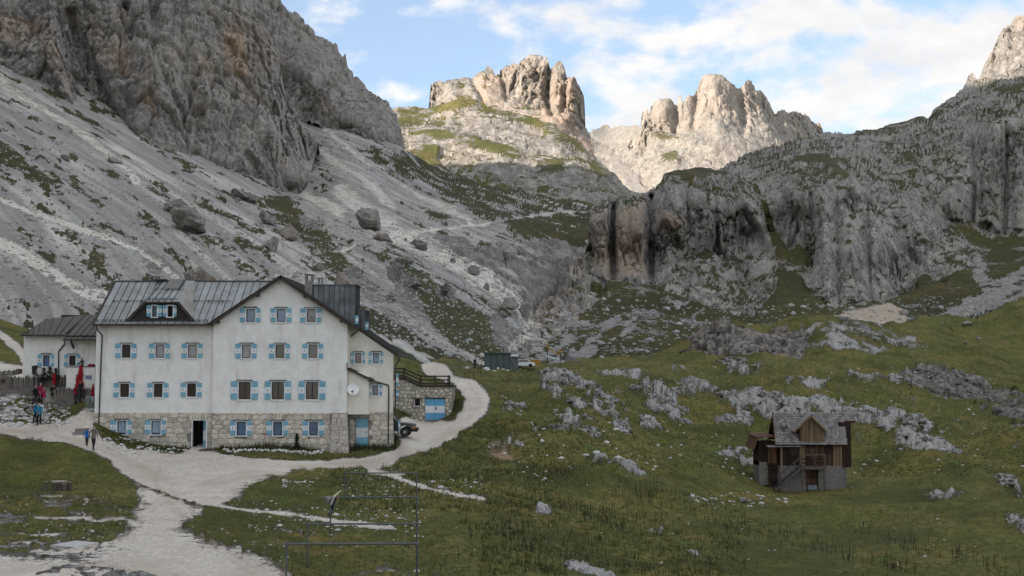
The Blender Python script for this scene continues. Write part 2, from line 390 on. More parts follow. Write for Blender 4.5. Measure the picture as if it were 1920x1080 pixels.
def ground_shape(P, N, px, py, D):
    wxp, wyp = warp(px, py, 26, P, 2.2, jit=4)
    wyp = py+(wyp-py)*np.clip((py-660)/250, 0.15, 1); 
    R = np.ones(px.shape); G = np.zeros(px.shape); B = np.zeros(px.shape); A = np.zeros(px.shape)
    ip = lambda poly, w=1.0: inpoly(px+(wxp-px)*w, py+(wyp-py)*w, poly)
    # rock outcrops: bare pale limestone
    rockpolys = [
     [(1003,722),(1030,714),(1062,711),(1095,718),(1118,728),(1124,750),(1112,752),(1090,735),(1060,727),(1040,733),(1015,730)],
     [(1015,728),(1045,728),(1058,745),(1040,752),(1018,738)],
     [(1058,748),(1075,752),(1100,768),(1090,772),(1068,765)],
     [(1100,752),(1125,750),(1150,778),(1172,800),(1192,832),(1172,838),(1150,815),(1145,795),(1118,780),(1100,765)],
     [(1192,738),(1215,730),(1245,735),(1268,750),(1283,775),(1275,786),(1235,784),(1215,765)],
     [(1262,722),(1290,718),(1335,720),(1342,752),(1320,740),(1300,752),(1270,740)],
     [(1350,750),(1385,742),(1405,760),(1400,792),(1378,796),(1370,775),(1352,765)],
     [(1400,745),(1450,748),(1500,757),(1560,752),(1600,770),(1640,780),(1690,790),(1740,812),(1800,850),(1790,858),(1740,848),(1690,842),(1640,812),(1600,800),(1590,790),(1450,790),(1410,778)],
     [(1165,762),(1180,772),(1178,782),(1160,770)],[(1190,782),(1215,795),(1245,808),(1240,814),(1205,806)],
     [(1054,778),(1068,772),(1085,790),(1082,812),(1120,815),(1130,835),(1105,835),(1060,828),(1042,815),(1048,800)],
     [(1105,707),(1180,703),(1220,706),(1185,716),(1140,714)],
     [(1222,691),(1300,694),(1385,682),(1430,686),(1450,700),(1400,703),(1340,693),(1270,699)],
     [(1460,718),(1520,722),(1560,730),(1540,738),(1490,730)],[(1570,700),(1640,706),(1700,718),(1690,726),(1620,716)],
     [(1100,868),(1150,880),(1230,908),(1262,915),(1225,915),(1150,893)],[(1005,956),(1035,952),(1040,972),(1010,970)],
     [(1050,1055),(1100,1060),(1150,1078),(1160,1100),(1080,1095)],[(1340,850),(1365,840),(1420,840),(1432,862),(1418,876),(1375,872)],
     [(1722,920),(1790,918),(1820,926),(1770,930)],[(1850,900),(1890,900),(1925,930),(1880,915)],
     [(1870,968),(1930,980),(1930,1010),(1890,990)],
     [(85,1062),(130,1056),(175,1068),(220,1060),(262,1075),(290,1100),(290,1160),(60,1160),(60,1085)],
     [(-60,735),(40,738),(60,755),(110,758),(122,780),(90,790),(0,790),(-200,790)],
     [(1200,985),(1270,1010),(1320,1050),(1300,1052),(1250,1018)],[(940,755),(985,752),(988,768),(945,775)]]
    rk = np.zeros(px.shape, bool)
    for p_ in rockpolys: rk |= ip(p_, 0.55)
    rk0 = blur(rk.astype(float), 7)
    rk &= (fbm(P, (1.3, 1.3, 2.4), 4, 0.62, 81)+0.35*fbm(P, 5, 2, 0.5, 82) > -0.16)
    dark_rock = ip([(1296,664),(1300,628),(1318,620),(1360,616),(1400,619),(1425,626),(1440,640),(1445,664),(1410,672),(1340,668)]) | ip([(1442,664),(1440,625),(1470,615),(1505,618),(1515,650),(1500,682),(1470,676)])
    knob = ip([(1500,610),(1530,592),(1580,600),(1640,612),(1700,630),(1760,655),(1745,664),(1690,650),(1640,668),(1590,655),(1560,668),(1520,650)])
    knob &= (fbm(P, 3.0, 4, 0.6, 71) > -0.08)
    cliffr = ip([(1690,700),(1740,690),(1800,700),(1850,715),(1880,735),(1930,745),(1960,800),(1900,790),(1860,768),(1800,752),(1750,742),(1700,728)])
    clf = cliffr & (fbm(P, (2.5, 2.5, 5), 3, 0.6, 75) > -0.12)
    sprinkle = (fbm(P, 2.2, 4, 0.6, 77) > 0.40) & (py < 860) & (px > 930) & (py > 690)
    rocks = rk | dark_rock | knob | clf | sprinkle
    R[rocks] = 0; A[rk | knob | sprinkle] = 0.8; A[dark_rock | clf] = 0.15; B[dark_rock] = 0.35
    # a tuft or two left on the outcrops
    R[(rk | knob) & (fbm(P, 1.6, 3, 0.6, 80) > 0.22)] = 0.8
    # tan gravel scar
    tan = ip([(1560,592),(1580,583),(1620,576),(1665,568),(1690,578),(1700,592),(1690,606),(1640,612),(1600,598)], 0.4)
    gs_ = np.interp(py, [740, 860, 900, 1080], [2, 4, 20, 34])
    gv = sum(inpoly(px+(wxp-px)*0.8+rng.normal(0, 1, px.shape)*gs_, py+(wyp-py)*0.8+rng.normal(0, 0.5, px.shape)*gs_, gravel)*1.0 for _ in range(3))/3.0
    gv = np.clip(blur(gv, 4)*1.15-0.05, 0, 1)
    tr = np.zeros(px.shape)
    wobx = px+5*fbm(P, 4, 3, 0.5, 31); woby = py+3*fbm(P, 3, 3, 0.5, 33)
    for pts_, w_ in [([(200,850),(250,893),(330,935),(420,950),(470,958),(560,967),(640,977),(700,984)],4.0),([(610,978),(650,983),(700,989),(735,991)],5),
                     ([(670,868),(705,884),(730,890),(760,903),(800,916),(850,928),(910,937)],4.5),([(760,890),(690,886)],3.5),
                     ([(-400,640),(0,625),(40,660),(60,700)],9),([(0,690),(40,700)],14),
                     ([(800,688),(828,692),(838,706)],13),([(846,712),(800,697)],6),([(815,690),(905,689),(960,690),(1060,688)],2.2),([(60,790),(30,760)],3),
                     ([(350,848),(375,838),(392,838)],6)]:
        tr = np.maximum(tr, 1-sm(dline(wobx, woby, pts_), w_*0.5, w_*1.4)*(0.75+0.25*1))
    patch = (sm(fbm(P, (1.6,1.0,1), 4, 0.6, 91), 0.05, 0.35))*ip([(-600,940),(0,935),(90,925),(150,925),(215,950),(262,960),(232,1030),(120,1052),(0,1040),(-600,1040)])
    patch = np.maximum(patch, 0.55*blur(ip([(-600,950),(20,945),(120,940),(200,965),(255,960),(238,1010),(150,1050),(0,1045),(-600,1045)])*1.0, 10)*sm(fbm(P, (3, 1.5, 2), 3, 0.6, 92), -0.35, 0.2))
    patch2 = sm(fbm(P, 1.3, 4, 0.6, 93), 0.12, 0.4)*(ip([(440,980),(560,990),(560,1035),(450,1020)])|ip([(540,1070),(560,1050),(850,1070),(850,1200),(540,1200)]))*0.6
    bank = ip([(885,818),(905,815),(960,852),(975,870),(955,870),(915,848)])
    G = np.maximum.reduce([gv*1.0, tr, patch*0.9, patch2, tan*1.0])
    # grass creeping in at the edges of the gravel and in the middle
    creep = sm(fbm(P, (1.0, 0.7, 1), 4, 0.65, 95), 0.28, 0.5)
    R = np.where(G > 0.45, np.maximum(0.0, creep*0.75*(~tan)*np.where(gv > 0.5, 0.75*(py > 900)+0.25, 1)), R)
    ditch = (1-sm(dline(wobx, woby, [(196,862),(225,890),(250,903),(300,924),(345,941),(400,952),(455,960)]), 1.2, 3.0))*(fbm(P, 1.0, 3, 0.6, 97) > -0.25)
    R = np.maximum(R, ditch*0.9); G = G*(1-ditch)
    bank = bank & (fbm(P, 1.2, 3, 0.6, 98) > -0.1)
    R = np.where(bank, 0.30, R); G = np.where(bank, 0.22, G); B = np.where(bank, 0.9, B); A = np.where(bank, 0.0, A)
    rut = np.zeros(px.shape)
    for o_ in (0, 1):
        for base_ in ([(120,1010),(250,965),(320,925),(420,893),(560,876),(700,866),(800,834),(870,795),(900,755),(880,722)], [(470,1060),(380,1000),(330,950),(290,905),(300,875)], [(0,803),(100,812),(180,832),(260,868),(330,905)], [(640,868),(560,874),(440,888),(380,910)]):
            rut = np.maximum(rut, 1-sm(dline(wobx, woby, [(x_+o_*2, y_+o_*max(2.5, (y_-690)*0.045)) for x_, y_ in base_]), 1.0, 4.0))
    dirtp = sm(fbm(P, (5, 3, 3), 4, 0.6, 99), 0.08, 0.4)
    B = np.maximum(B, np.clip(0.75*rut*(fbm(P, 2.5, 2, 0.5, 100) > -0.25)+0.55*dirtp, 0, 1)*(G > 0.4)*(~tan))
    strip = ip([(190,812),(240,812),(340,830),(358,840),(345,845),(290,838),(240,829),(205,822)], 0.2) | ip([(400,838),(420,822),(640,828),(740,825),(742,842),(690,856),(600,863),(540,863),(470,858),(410,849)], 0.15)
    R = np.where(strip, 1.0, R); G = np.where(strip, 0, G)
    R = np.where(ip([(738,770),(770,772),(802,786),(770,784),(742,778)], 0.3) | ip([(800,788),(812,790),(850,780),(872,758),(862,735),(846,722),(846,778)], 0.4), 1.0, R)
    G = np.where(R > 0.9, 0, G)
    # relief
    gr = (R > 0.5)*(G < 0.5)
    rocky = np.clip(rocks.astype(float), 0, 1)
    scale = np.clip(D/90.0, 0.4, 1.6)
    und = (fbm(P, (9, 9, 9), 3, 0.5, 11)*1.3+np.abs(fbm(P, (4.5, 4.5, 4.5), 2, 0.5, 14))*0.8)*sm(D, 50, 110)*sm(px, 860, 1000)
    hump = (np.abs(fbm(P, (2.6, 2.6, 2.6), 4, 0.6, 12))*0.75-0.1)*blur(gr*1.0, 3)*scale+np.maximum(0, fbm(P, 0.55, 3, 0.6, 13))*0.30*gr
    house = (px > -60) & (px < 760) & (py > 560) & (py < 850)
    barn = np.exp(-((P[..., 0]-29)**2+(P[..., 1]-117)**2)/90.0)
    damp = np.where(house, 0.25, 1.0)*(1-barn)
    rock_h = (0.75*blocks(P, (2.0, 2.0, 2.6), 15, 0.55, 0.10)+0.16*blocks(P, (0.7, 0.7, 0.9), 18, 0.5, 0.12)-0.22*fbm(P, 0.9, 4, 0.6, 17, True)+0.35)*scale
    rock_h = np.where(dark_rock | clf, 1.3*blocks(P, (3.2, 3.2, 4.5), 16, 0.9, 0.12)+0.6*blocks(P, (1.3, 1.3, 1.6), 19, 0.9, 0.14)-0.5*fbm(P, 1.4, 4, 0.6, 17, True)+0.2, rock_h)
    gvl = fbm(P, 0.5, 3, 0.6, 18)*0.045*np.maximum(G, 0.3)
    P2 = P.copy()
    steep = blur((dark_rock | clf).astype(float), 3)
    P2[..., 2] += (und+hump)*damp+gvl+(rock_h*0.75+rk0*0.5*scale)*blur(rocky, 2)*damp*(1-steep)
    P2[..., 1] -= rock_h*(0.4+1.1*steep)*blur(rocky, 2)*damp
    # the drop in front of the low cliff at right and the ledge cliff in the middle
    M = np.stack([blur(R, 4), blur(G, 4), blur(B, 2), blur(A, 2)], -1)
    return P2, M
m_ground = terrain_mat('meadow_ground', bd=0.26, s=0.45, gs=0.6, g1=(0.092,0.102,0.026), g2=(0.165,0.148,0.048), g3=(0.036,0.046,0.014), pale=(0.45,0.435,0.41), path=(0.66,0.60,0.525), rock=(0.12,0.115,0.105), rock2=(0.30,0.28,0.25))
ground, gd = layer('ground', -620, 2420, 1.75, [(-700,1300),(2500,1300)], G_TOP, G_CTRL, ground_shape, m_ground, back=30,
   creases=[([(1447,600),(1450,680)],9,5.0),([(1300,660),(1420,668)],10,-2.5),([(1760,668),(1830,700),(1920,735)],16,-3.0),([(1720,740),(1800,760),(1920,800)],14,4.0),
            ([(1000,712),(1090,712)],14,-2),([(1130,728),(1240,735),(1345,745)],9,4.0),([(0,818),(120,832),(190,858),(225,888)],9,-1.2),([(640,898),(720,892)],14,-1.0)])

# ------------------------------------------------------------------ 2. left scree slopes and the valley floor behind
S_BOT = [(-700,640),(0,630),(120,700),(740,730),(860,715),(1000,712),(1130,640),(1200,560)]
S_TOP = [(-700,-60),(0,60),(480,130),(520,150),(560,172),(640,215),(700,248),(757,276),(800,302),(850,326),(900,344),(960,354),(1010,364),(1080,382),(1130,392),(1200,400)]
S_CTRL = [(-600,620,190),(-600,300,300),(-600,0,440),(0,630,186),(0,600,196),(0,500,222),(0,330,320),(0,105,465),(0,60,480),(100,430,270),(155,418,290),(300,640,165),(300,600,185),(300,520,240),(300,400,330),(300,270,470),
 (450,600,182),(500,520,240),(555,358,500),(500,440,330),(480,130,700),(520,150,690),(560,240,640),(600,300,560),(640,640,162),(640,560,215),(640,470,300),(600,400,400),(650,350,470),
 (740,690,165),(740,655,176),(740,600,205),(740,520,262),(720,440,335),(757,276,650),(760,350,560),(860,690,186),(860,640,215),(860,560,265),(860,480,345),(860,415,430),(860,350,680),(900,344,720),
 (960,700,205),(960,670,228),(985,640,262),(995,600,300),(940,560,300),(960,480,385),(960,420,450),(1000,364,760),(1000,400,560),(1060,395,600),(1100,420,500),(1100,480,430),(1060,560,350),(1100,390,650),(1200,400,700),(1200,500,450)]
def scree_shape(P, N, px, py, D):
    wxp, wyp = warp(px, py, 10, P, 16.0, 60)
    ip = lambda poly, w=1.0: inpoly(px+(wxp-px)*w, py+(wyp-py)*w, poly)
    R = np.zeros(px.shape); G = np.zeros(px.shape); B = np.zeros(px.shape); A = np.ones(px.shape)
    # fall-line coordinates: u along, v across
    ca, sa = 0.94, -0.34
    u = P[..., 0]*ca+P[..., 1]*sa; v = -P[..., 0]*sa+P[..., 1]*ca
    Q = np.stack([u, v, P[..., 2]*0.5], -1)
    Qs = np.stack([P[..., 0], P[..., 2]+0.57*P[..., 0], P[..., 1]], -1)
    tuft = fbm(Qs, (14, 2.2, 60), 5, 0.62, 21)
    tuft2 = fbm(Qs, (4.0, 0.9, 15), 4, 0.65, 23)
    tt = 0.6*tuft+0.5*tuft2
    dens = np.full(px.shape, -0.11)              # threshold shift: how grassy
    def reg(poly, val, w=1.0):
        m_ = ip(poly, w); dens[m_] = val
    reg([(-700,230),(0,225),(90,300),(130,370),(200,410),(260,450),(160,430),(80,390),(0,330),(-700,330)], 0.04)
    reg([(-700,370),(0,385),(90,440),(180,475),(330,530),(200,540),(90,480),(0,450),(-700,430)], -0.05)
    reg([(-700,455),(0,480),(100,530),(200,555),(330,600),(0,600),(-700,600)], -0.14)
    reg([(300,380),(400,440),(470,490),(540,510),(470,525),(400,500),(330,420)], -0.06)
    reg([(470,365),(540,375),(600,425),(625,455),(590,480),(550,445),(500,410)], 0.22)
    reg([(620,470),(660,490),(700,520),(750,560),(720,560),(670,520),(625,500)], 0.12)
    reg([(600,470),(660,455),(640,500),(600,500)], 0.1)
    reg([(680,610),(640,570),(740,590),(800,640),(870,660),(905,690),(740,690),(700,650)], 0.20)
    reg([(730,490),(800,520),(850,560),(900,590),(925,640),(870,640),(800,590),(740,530)], 0.24)
    reg([(800,560),(870,570),(920,600),(945,650),(985,690),(900,672),(850,640),(810,600)], 0.36)
    reg([(870,500),(930,535),(985,600),(960,605),(900,560)], 0.16)
    reg([(730,290),(760,275),(870,330),(1000,360),(1100,385),(1180,395),(1180,415),(1000,412),(905,412),(850,390),(760,340)], 0.17, 0.6)
    reg([(940,420),(1010,405),(1100,400),(1112,430),(1100,455),(1030,460),(975,440)], 0.30)
    reg([(700,275),(735,285),(780,330),(860,385),(900,410),(870,412),(780,365),(720,320)], 0.02)
    reg([(560,200),(620,245),(700,305),(800,370),(860,405),(790,390),(690,340),(600,280)], -0.12)
    R = sm(tt+dens, 0.0, 0.10)
    # bare rock bluffs in the scree
    rockp = [[(812,440),(870,450),(930,490),(985,500),(1050,560),(1030,590),(985,590),(930,550),(890,510),(850,480)],
             [(950,470),(1010,455),(1110,455),(1125,560),(1050,620),(1010,570),(960,520)],[(880,470),(940,470),(960,520),(930,540),(890,510)],
             [(915,600),(985,600),(1000,660),(960,680),(925,640)]]
    dirt = ip([(640,500),(665,488),(720,540),(760,600),(815,592),(770,615),(690,575),(660,560)]) | ip([(735,530),(750,510),(775,530),(812,596),(775,590),(745,560)]) | ip([(810,545),(840,530),(855,575),(825,560)]) | ip([(230,455),(300,500),(310,540),(270,500)]) | ip([(560,400),(600,410),(600,440),(570,430)])
    rk = np.zeros(px.shape, bool)
    for p_ in rockp: rk |= ip(p_, 0.9)
    A[rk] = 0.0; R[rk] *= 0.35
    A[dirt] = 0.35; R[dirt] *= 0.4
    gull = ip([(900,455),(1120,455),(1120,560),(1010,640),(950,640)], 1.0)
    A[gull] = np.where(fbm(P, 8, 3, 0.5, 29)[gull] > 0.1, 0.8, 0.05)
    # pale fans of fresh scree
    wl = fbm(P, 10, 3, 0.5, 35)
    fan = np.zeros(px.shape)
    for pts_, w_ in [([(640,360),(700,405),(750,440),(800,470),(860,500),(910,530),(950,560),(985,590),(994,622)],19),([(535,170),(600,235),(700,310),(800,375),(880,410)],7),
                     ([(530,285),(545,330),(600,380),(640,400)],14),([(560,260),(640,310),(740,390)],9),([(0,150),(100,215),(200,290),(260,345)],9),([(960,660),(1030,605),(1075,560)],9)]:
        fan = np.maximum(fan, 1-sm(dline(px+8*wl, py+6*wl, pts_), w_*0.5, w_*1.6))
    trail = np.zeros(px.shape)
    for pts_, w_ in [([(-500,340),(0,372),(60,392),(110,410),(160,430),(215,452),(260,472),(330,515)],7.5),([(-400,400),(0,455),(40,470),(100,515),(160,545),(230,560)],14),
                     ([(440,528),(500,518),(560,512),(610,505)],3),([(560,512),(600,500),(640,520)],3),([(640,470),(680,455),(740,448),(765,437),(800,432),(850,425),(905,418)],4.5),
                     ([(880,420),(950,412),(990,404),(1060,397),(1110,395)],2.6),([(1060,397),(1095,408),(1110,412)],2),([(640,470),(690,500),(720,520)],3)]:
        trail = np.maximum(trail, 1-sm(dline(px+4*wl, py+3*wl, pts_), w_*0.6, w_*1.3))
    G = np.maximum(fan*0.80, trail)
    R = R*(1-np.clip(G*1.5, 0, 1))
    B = np.zeros(px.shape)
    B = np.where(ip([(190,470),(260,500),(300,530)]), .2, B)
    rkh = np.where(rk | gull, 1.0, 0.0)
    sc = np.clip(D/300, 0.4, 1.8)
    rel = fbm(Qs, (30, 5.5, 70), 4, 0.55, 41)*2.3*sc
    rel2 = fbm(P, 1.6, 3, 0.6, 43)*0.38*sc*(1-0.8*np.clip(fan+trail, 0, 1))
    bl = (1.3*blocks(P, (7, 9, 5), 45, 0.5, 0.12)+0.5*blocks(P, (2.6, 4, 2.2), 46, 0.5, 0.12)+1.0)*blur(rkh, 4)*sc
    P2 = P+relief_dir(P, N)*((rel+rel2)*(1-0.7*trail)+bl)[..., None]
    # the trail shelves are cut a little into the slope
    P2[..., 2] -= 0.5*trail
    return P2, np.stack([R, blur(G, 4)*0.85, B, blur(A, 3)], -1)
m_scree = terrain_mat('limestone_scree', flow=(0.24,0.42), bd=0.55, s=1.0, gs=2.0, rock=(0.16,0.15,0.14), rock2=(0.34,0.32,0.295), pale=(0.55,0.53,0.495), path=(0.70,0.655,0.58), g1=(0.052,0.055,0.024), g2=(0.085,0.080,0.036), g3=(0.032,0.035,0.018))
scree, sdt = layer('scree_slope', -640, 1200, 1.7, S_BOT, S_TOP, S_CTRL, scree_shape, m_scree, back=120,
   creases=[([(960,700),(985,650),(1000,605),(1050,560),(1100,520)],20,26),([(300,372),(345,385),(390,435)],14,-5),([(350,480),(375,495),(395,540)],18,-6),([(640,500),(700,560),(780,600)],22,-5),([(735,510),(800,585)],16,-5),
            ([(800,460),(870,455),(930,480)],20,-4),([(450,340),(560,410)],16,-5),([(590,395),(640,470)],14,3),([(940,470),(1000,520),(1080,560)],22,-10)])

# ------------------------------------------------------------------ cliffs
def rock_cliff(seed, a1=10, a2=4, a3=1.3, s1=28, s2=9, s3=2.5, vert=3.0, strata=0.8, ledge_grass=0.0, warmf=0.4, palef=0.0, gpoly=(), ppoly=(), wpoly=(), dpoly=(), fade=None, extra=None):
    def f(P, N, px, py, D):
        wxp, wyp = warp(px, py, 12, P, s1*0.8, 60+seed)
        ip = lambda poly, w=1.0: inpoly(px+(wxp-px)*w, py+(wyp-py)*w, poly)
        Pw = P+fbm(P, s1*1.1, 3, 0.55, seed+5)[..., None]*np.array([1, 1, 0.6])*s1*0.30
        Pv = P+np.stack([fbm(P, s2*1.2, 3, 0.6, seed+6), fbm(P, s2*1.2, 3, 0.6, seed+7), fbm(P, s2*1.2, 3, 0.6, seed+8)], -1)*s2*0.45
        soft = np.zeros(px.shape, bool)
        for g_ in list(gpoly)+list(ppoly): soft |= ip(g_)
        k = np.where(blur(soft.astype(float), 4) > 0.4, 0.15, 1.0); k = blur(k, 3)
        k = k*(1-0.72*sm(N[..., 2], 0.40, 0.80))
        r = np.linspace(0, 1, px.shape[0])[:, None]
        if fade is not None: k = k*fade(px, py)
        big = -fbm(Pw, (s1, s1, s1*vert), 3, 0.5, seed, True)*a1*0.7*(1-0.6*sm(r, 0.8, 1.0))
        med = blocks(Pv, (s2, s2, s2*(0.5+vert*0.35)), seed+20, 0.55, 0.06)*a2-fbm(Pw, (s2*0.8, s2*0.8, s2*vert*0.6), 3, 0.55, seed+25, True)*a2*0.5
        sml = blocks(Pv, (s3, s3, s3*(0.6+vert*0.22)), seed+40, 0.55, 0.12)*a3*1.15-fbm(P, (s3*0.6, s3*0.6, s3*1.0), 4, 0.75, seed+45, True)*a3*0.9
        zb = P[..., 2]/(s2*0.9)+0.5*fbm(P, s1, 2, 0.5, seed+60)+0.12*P[..., 0]/s2
        st = (zb-np.floor(zb)); bed = -(st**4)*a2*0.6*strata*(0.5+0.5*fbm(P, s1*0.6, 2, 0.5, seed+61))
        d = (big+med+sml+bed)*k
        P2 = P+relief_dir(P, N)*d[..., None]
        n2 = gnormals(P2)
        up = n2[..., 2]
        upn = up+0.35*fbm(P, s2*0.5, 3, 0.6, seed+80)-0.12+0.25*fbm(P, s1*0.8, 2, 0.5, seed+83)
        R = sm(upn, 0.62, 0.82)*ledge_grass
        soft2 = np.zeros(px.shape, bool)
        for g_ in gpoly: soft2 |= ip(g_)
        R = np.where(soft2, np.clip(0.68+1.0*fbm(P, (s2*1.2, s2*1.2, s2*0.5), 4, 0.6, seed+81), 0, 1), R)
        pl = np.zeros(px.shape, bool)
        for g_ in ppoly: pl |= ip(g_)
        A = np.where(pl, 0.95, palef+0.25*sm(up, 0.35, 0.8)); G = np.where(pl, 0.35, 0)
        R = np.where(pl, R*0.15, R)
        wr = np.zeros(px.shape)
        for g_ in wpoly: wr = np.maximum(wr, ip(g_)*0.75)
        B = np.clip(warmf*sm(fbm(P, (s1, s1, s1*1.6), 3, 0.5, seed+90), -0.2, 0.5)+wr, 0, 1)
        M = np.stack([R, G, B, A], -1)
        if extra: P2, M = extra(P2, M, px, py, D, N)
        return P2, M
    return f

# 3. right-hand cliffs and the slope beneath them
C_BOT = [(930,720),(1000,715),(1100,700),(1300,680),(1500,650),(1700,640),(2000,640),(2500,640)]
C_TOP = [(930,700),(960,668),(985,630),(998,600),(1010,568),(1030,540),(1050,505),(1068,488),(1095,470),(1102,452),(1106,400),(1120,380),(1150,372),(1180,362),(1200,360),(1222,342),(1236,326),(1265,318),(1300,313),(1340,313),(1365,302),(1385,293),
         (1400,282),(1440,268),(1480,256),(1520,250),(1560,248),(1600,242),(1640,238),(1700,226),(1735,212),(1760,192),(1790,172),(1812,156),(1840,142),(1870,133),(1900,125),(1920,112),(2000,90),(2200,40),(2500,-60)]
C_CTRL = [(940,710,214),(985,690,228),(960,680,236),(1000,640,262),(1000,600,300),(1100,690,232),(1100,650,258),(1100,600,300),(1050,560,330),(1050,510,345),(1200,670,242),(1200,620,285),(1200,560,335),(1300,660,252),(1300,600,315),(1300,550,355),
 (1110,500,372),(1110,400,386),(1220,520,368),(1220,440,384),(1210,365,404),(1300,520,372),(1300,430,396),(1290,330,420),(1350,315,470),(1400,585,345),(1420,520,378),(1400,430,404),(1380,330,446),(1380,296,560),
 (1500,620,300),(1500,560,345),(1500,480,385),(1480,400,402),(1480,310,450),(1480,258,650),(1590,560,352),(1590,460,382),(1590,380,408),(1590,310,440),(1600,245,660),(1650,600,312),(1700,540,372),(1700,450,400),(1690,380,425),(1700,300,500),(1700,228,680),
 (1760,600,316),(1800,560,345),(1840,500,390),(1820,430,440),(1850,400,460),(1850,300,480),(1850,210,510),(1850,165,600),(1900,440,440),(1920,500,380),(1920,400,455),(1920,250,490),(1920,180,520),(1920,114,700),(1750,200,640),(1700,620,300),(1920,620,330),
 (2400,600,350),(2400,300,480),(2400,0,620)]
cg = [[(940,700),(985,665),(1060,600),(1120,560),(1140,520),(1200,530),(1290,560),(1400,590),(1415,590),(1452,540),(1450,470),(1430,430),(1460,430),(1480,470),(1500,450),(1515,460),(1502,540),(1560,570),(1640,565),(1720,535),(1720,500),(1780,530),(1790,505),(1830,500),(1770,420),(1790,410),(1860,445),(1920,420),(2500,380),(2500,700),(1000,715)],
      [(1236,326),(1300,312),(1345,314),(1370,310),(1350,325),(1300,335)],[(1300,470),(1330,450),(1350,480),(1310,500)],[(1330,508),(1380,480),(1395,500),(1350,520)],[(1380,330),(1400,340),(1440,420),(1425,430)],
      [(1480,290),(1540,285),(1590,300),(1560,305),(1500,298)],[(1540,300),(1580,310),(1640,360),(1625,365)],[(1560,252),(1640,240),(1740,213),(1780,185),(1750,215),(1660,248)],[(1850,165),(1920,150),(1920,170),(1880,175)]]
cp = [[(1750,595),(1790,575),(1850,540),(1920,500),(2400,400),(2400,500),(1920,560),(1850,585),(1790,602)],[(1800,430),(1830,470),(1850,510),(1870,530),(1845,545),(1825,500)],[(1560,592),(1600,580),(1660,568),(1700,585),(1690,615),(1640,615),(1600,598)]]
CB = [([(1108,402),(1128,385),(1146,384),(1147,450),(1144,522),(1112,508),(1106,450)],9,9),([(1156,372),(1185,363),(1214,362),(1216,440),(1214,527),(1180,530),(1157,520),(1152,450)],10,12),
      ([(1234,328),(1265,318),(1300,314),(1345,317),(1374,330),(1392,380),(1402,440),(1398,480),(1340,456),(1300,474),(1262,500),(1236,528),(1228,440)],12,22),([(1243,342),(1285,334),(1287,380),(1283,428),(1262,432),(1241,420)],7,6),
      ([(1376,330),(1412,338),(1428,390),(1448,440),(1458,500),(1452,540),(1424,548),(1398,510),(1388,440),(1384,380)],8,14),([(1300,476),(1338,458),(1380,492),(1404,540),(1420,586),(1398,594),(1350,575),(1322,560),(1290,525)],9,12),([(1228,545),(1262,502),(1290,530),(1310,560),(1280,572),(1240,566)],5,9),
      ([(1470,300),(1510,304),(1560,298),(1598,330),(1640,366),(1690,430),(1724,484),(1716,522),(1680,545),(1640,560),(1580,574),(1545,562),(1520,548),(1500,512),(1514,470),(1500,420),(1480,380),(1455,340)],12,26),
      ([(1562,300),(1600,292),(1650,290),(1700,340),(1740,388),(1790,430),(1832,472),(1826,500),(1785,506),(1735,492),(1695,428),(1640,362),(1600,328)],11,18),
      ([(1690,352),(1676,300),(1700,250),(1745,222),(1800,200),(1860,182),(1920,172),(2100,170),(2100,450),(1960,446),(1915,442),(1880,440),(1838,424),(1786,400),(1730,372)],15,24),
      ([(1760,260),(1800,262),(1812,330),(1806,400),(1780,392),(1766,330)],6,8),([(1835,240),(1870,236),(1880,320),(1876,430),(1846,420),(1838,330)],6,8),([(1895,260),(1925,250),(1925,430),(1900,432)],6,8),
      ([(1528,330),(1552,330),(1560,430),(1566,556),(1540,552),(1530,450)],5,8),([(1572,345),(1600,352),(1612,440),(1622,552),(1584,566),(1576,450)],6,9),([(1630,380),(1660,420),(1690,480),(1690,525),(1650,548),(1636,470)],6,9),
      ([(1400,284),(1470,262),(1500,262),(1490,300),(1440,318),(1392,308)],5,12),([(1010,575),(1030,545),(1048,515),(1062,560),(1040,605),(1010,612)],8,8),([(1052,508),(1070,488),(1094,474),(1106,530),(1092,575),(1066,560)],9,9)]
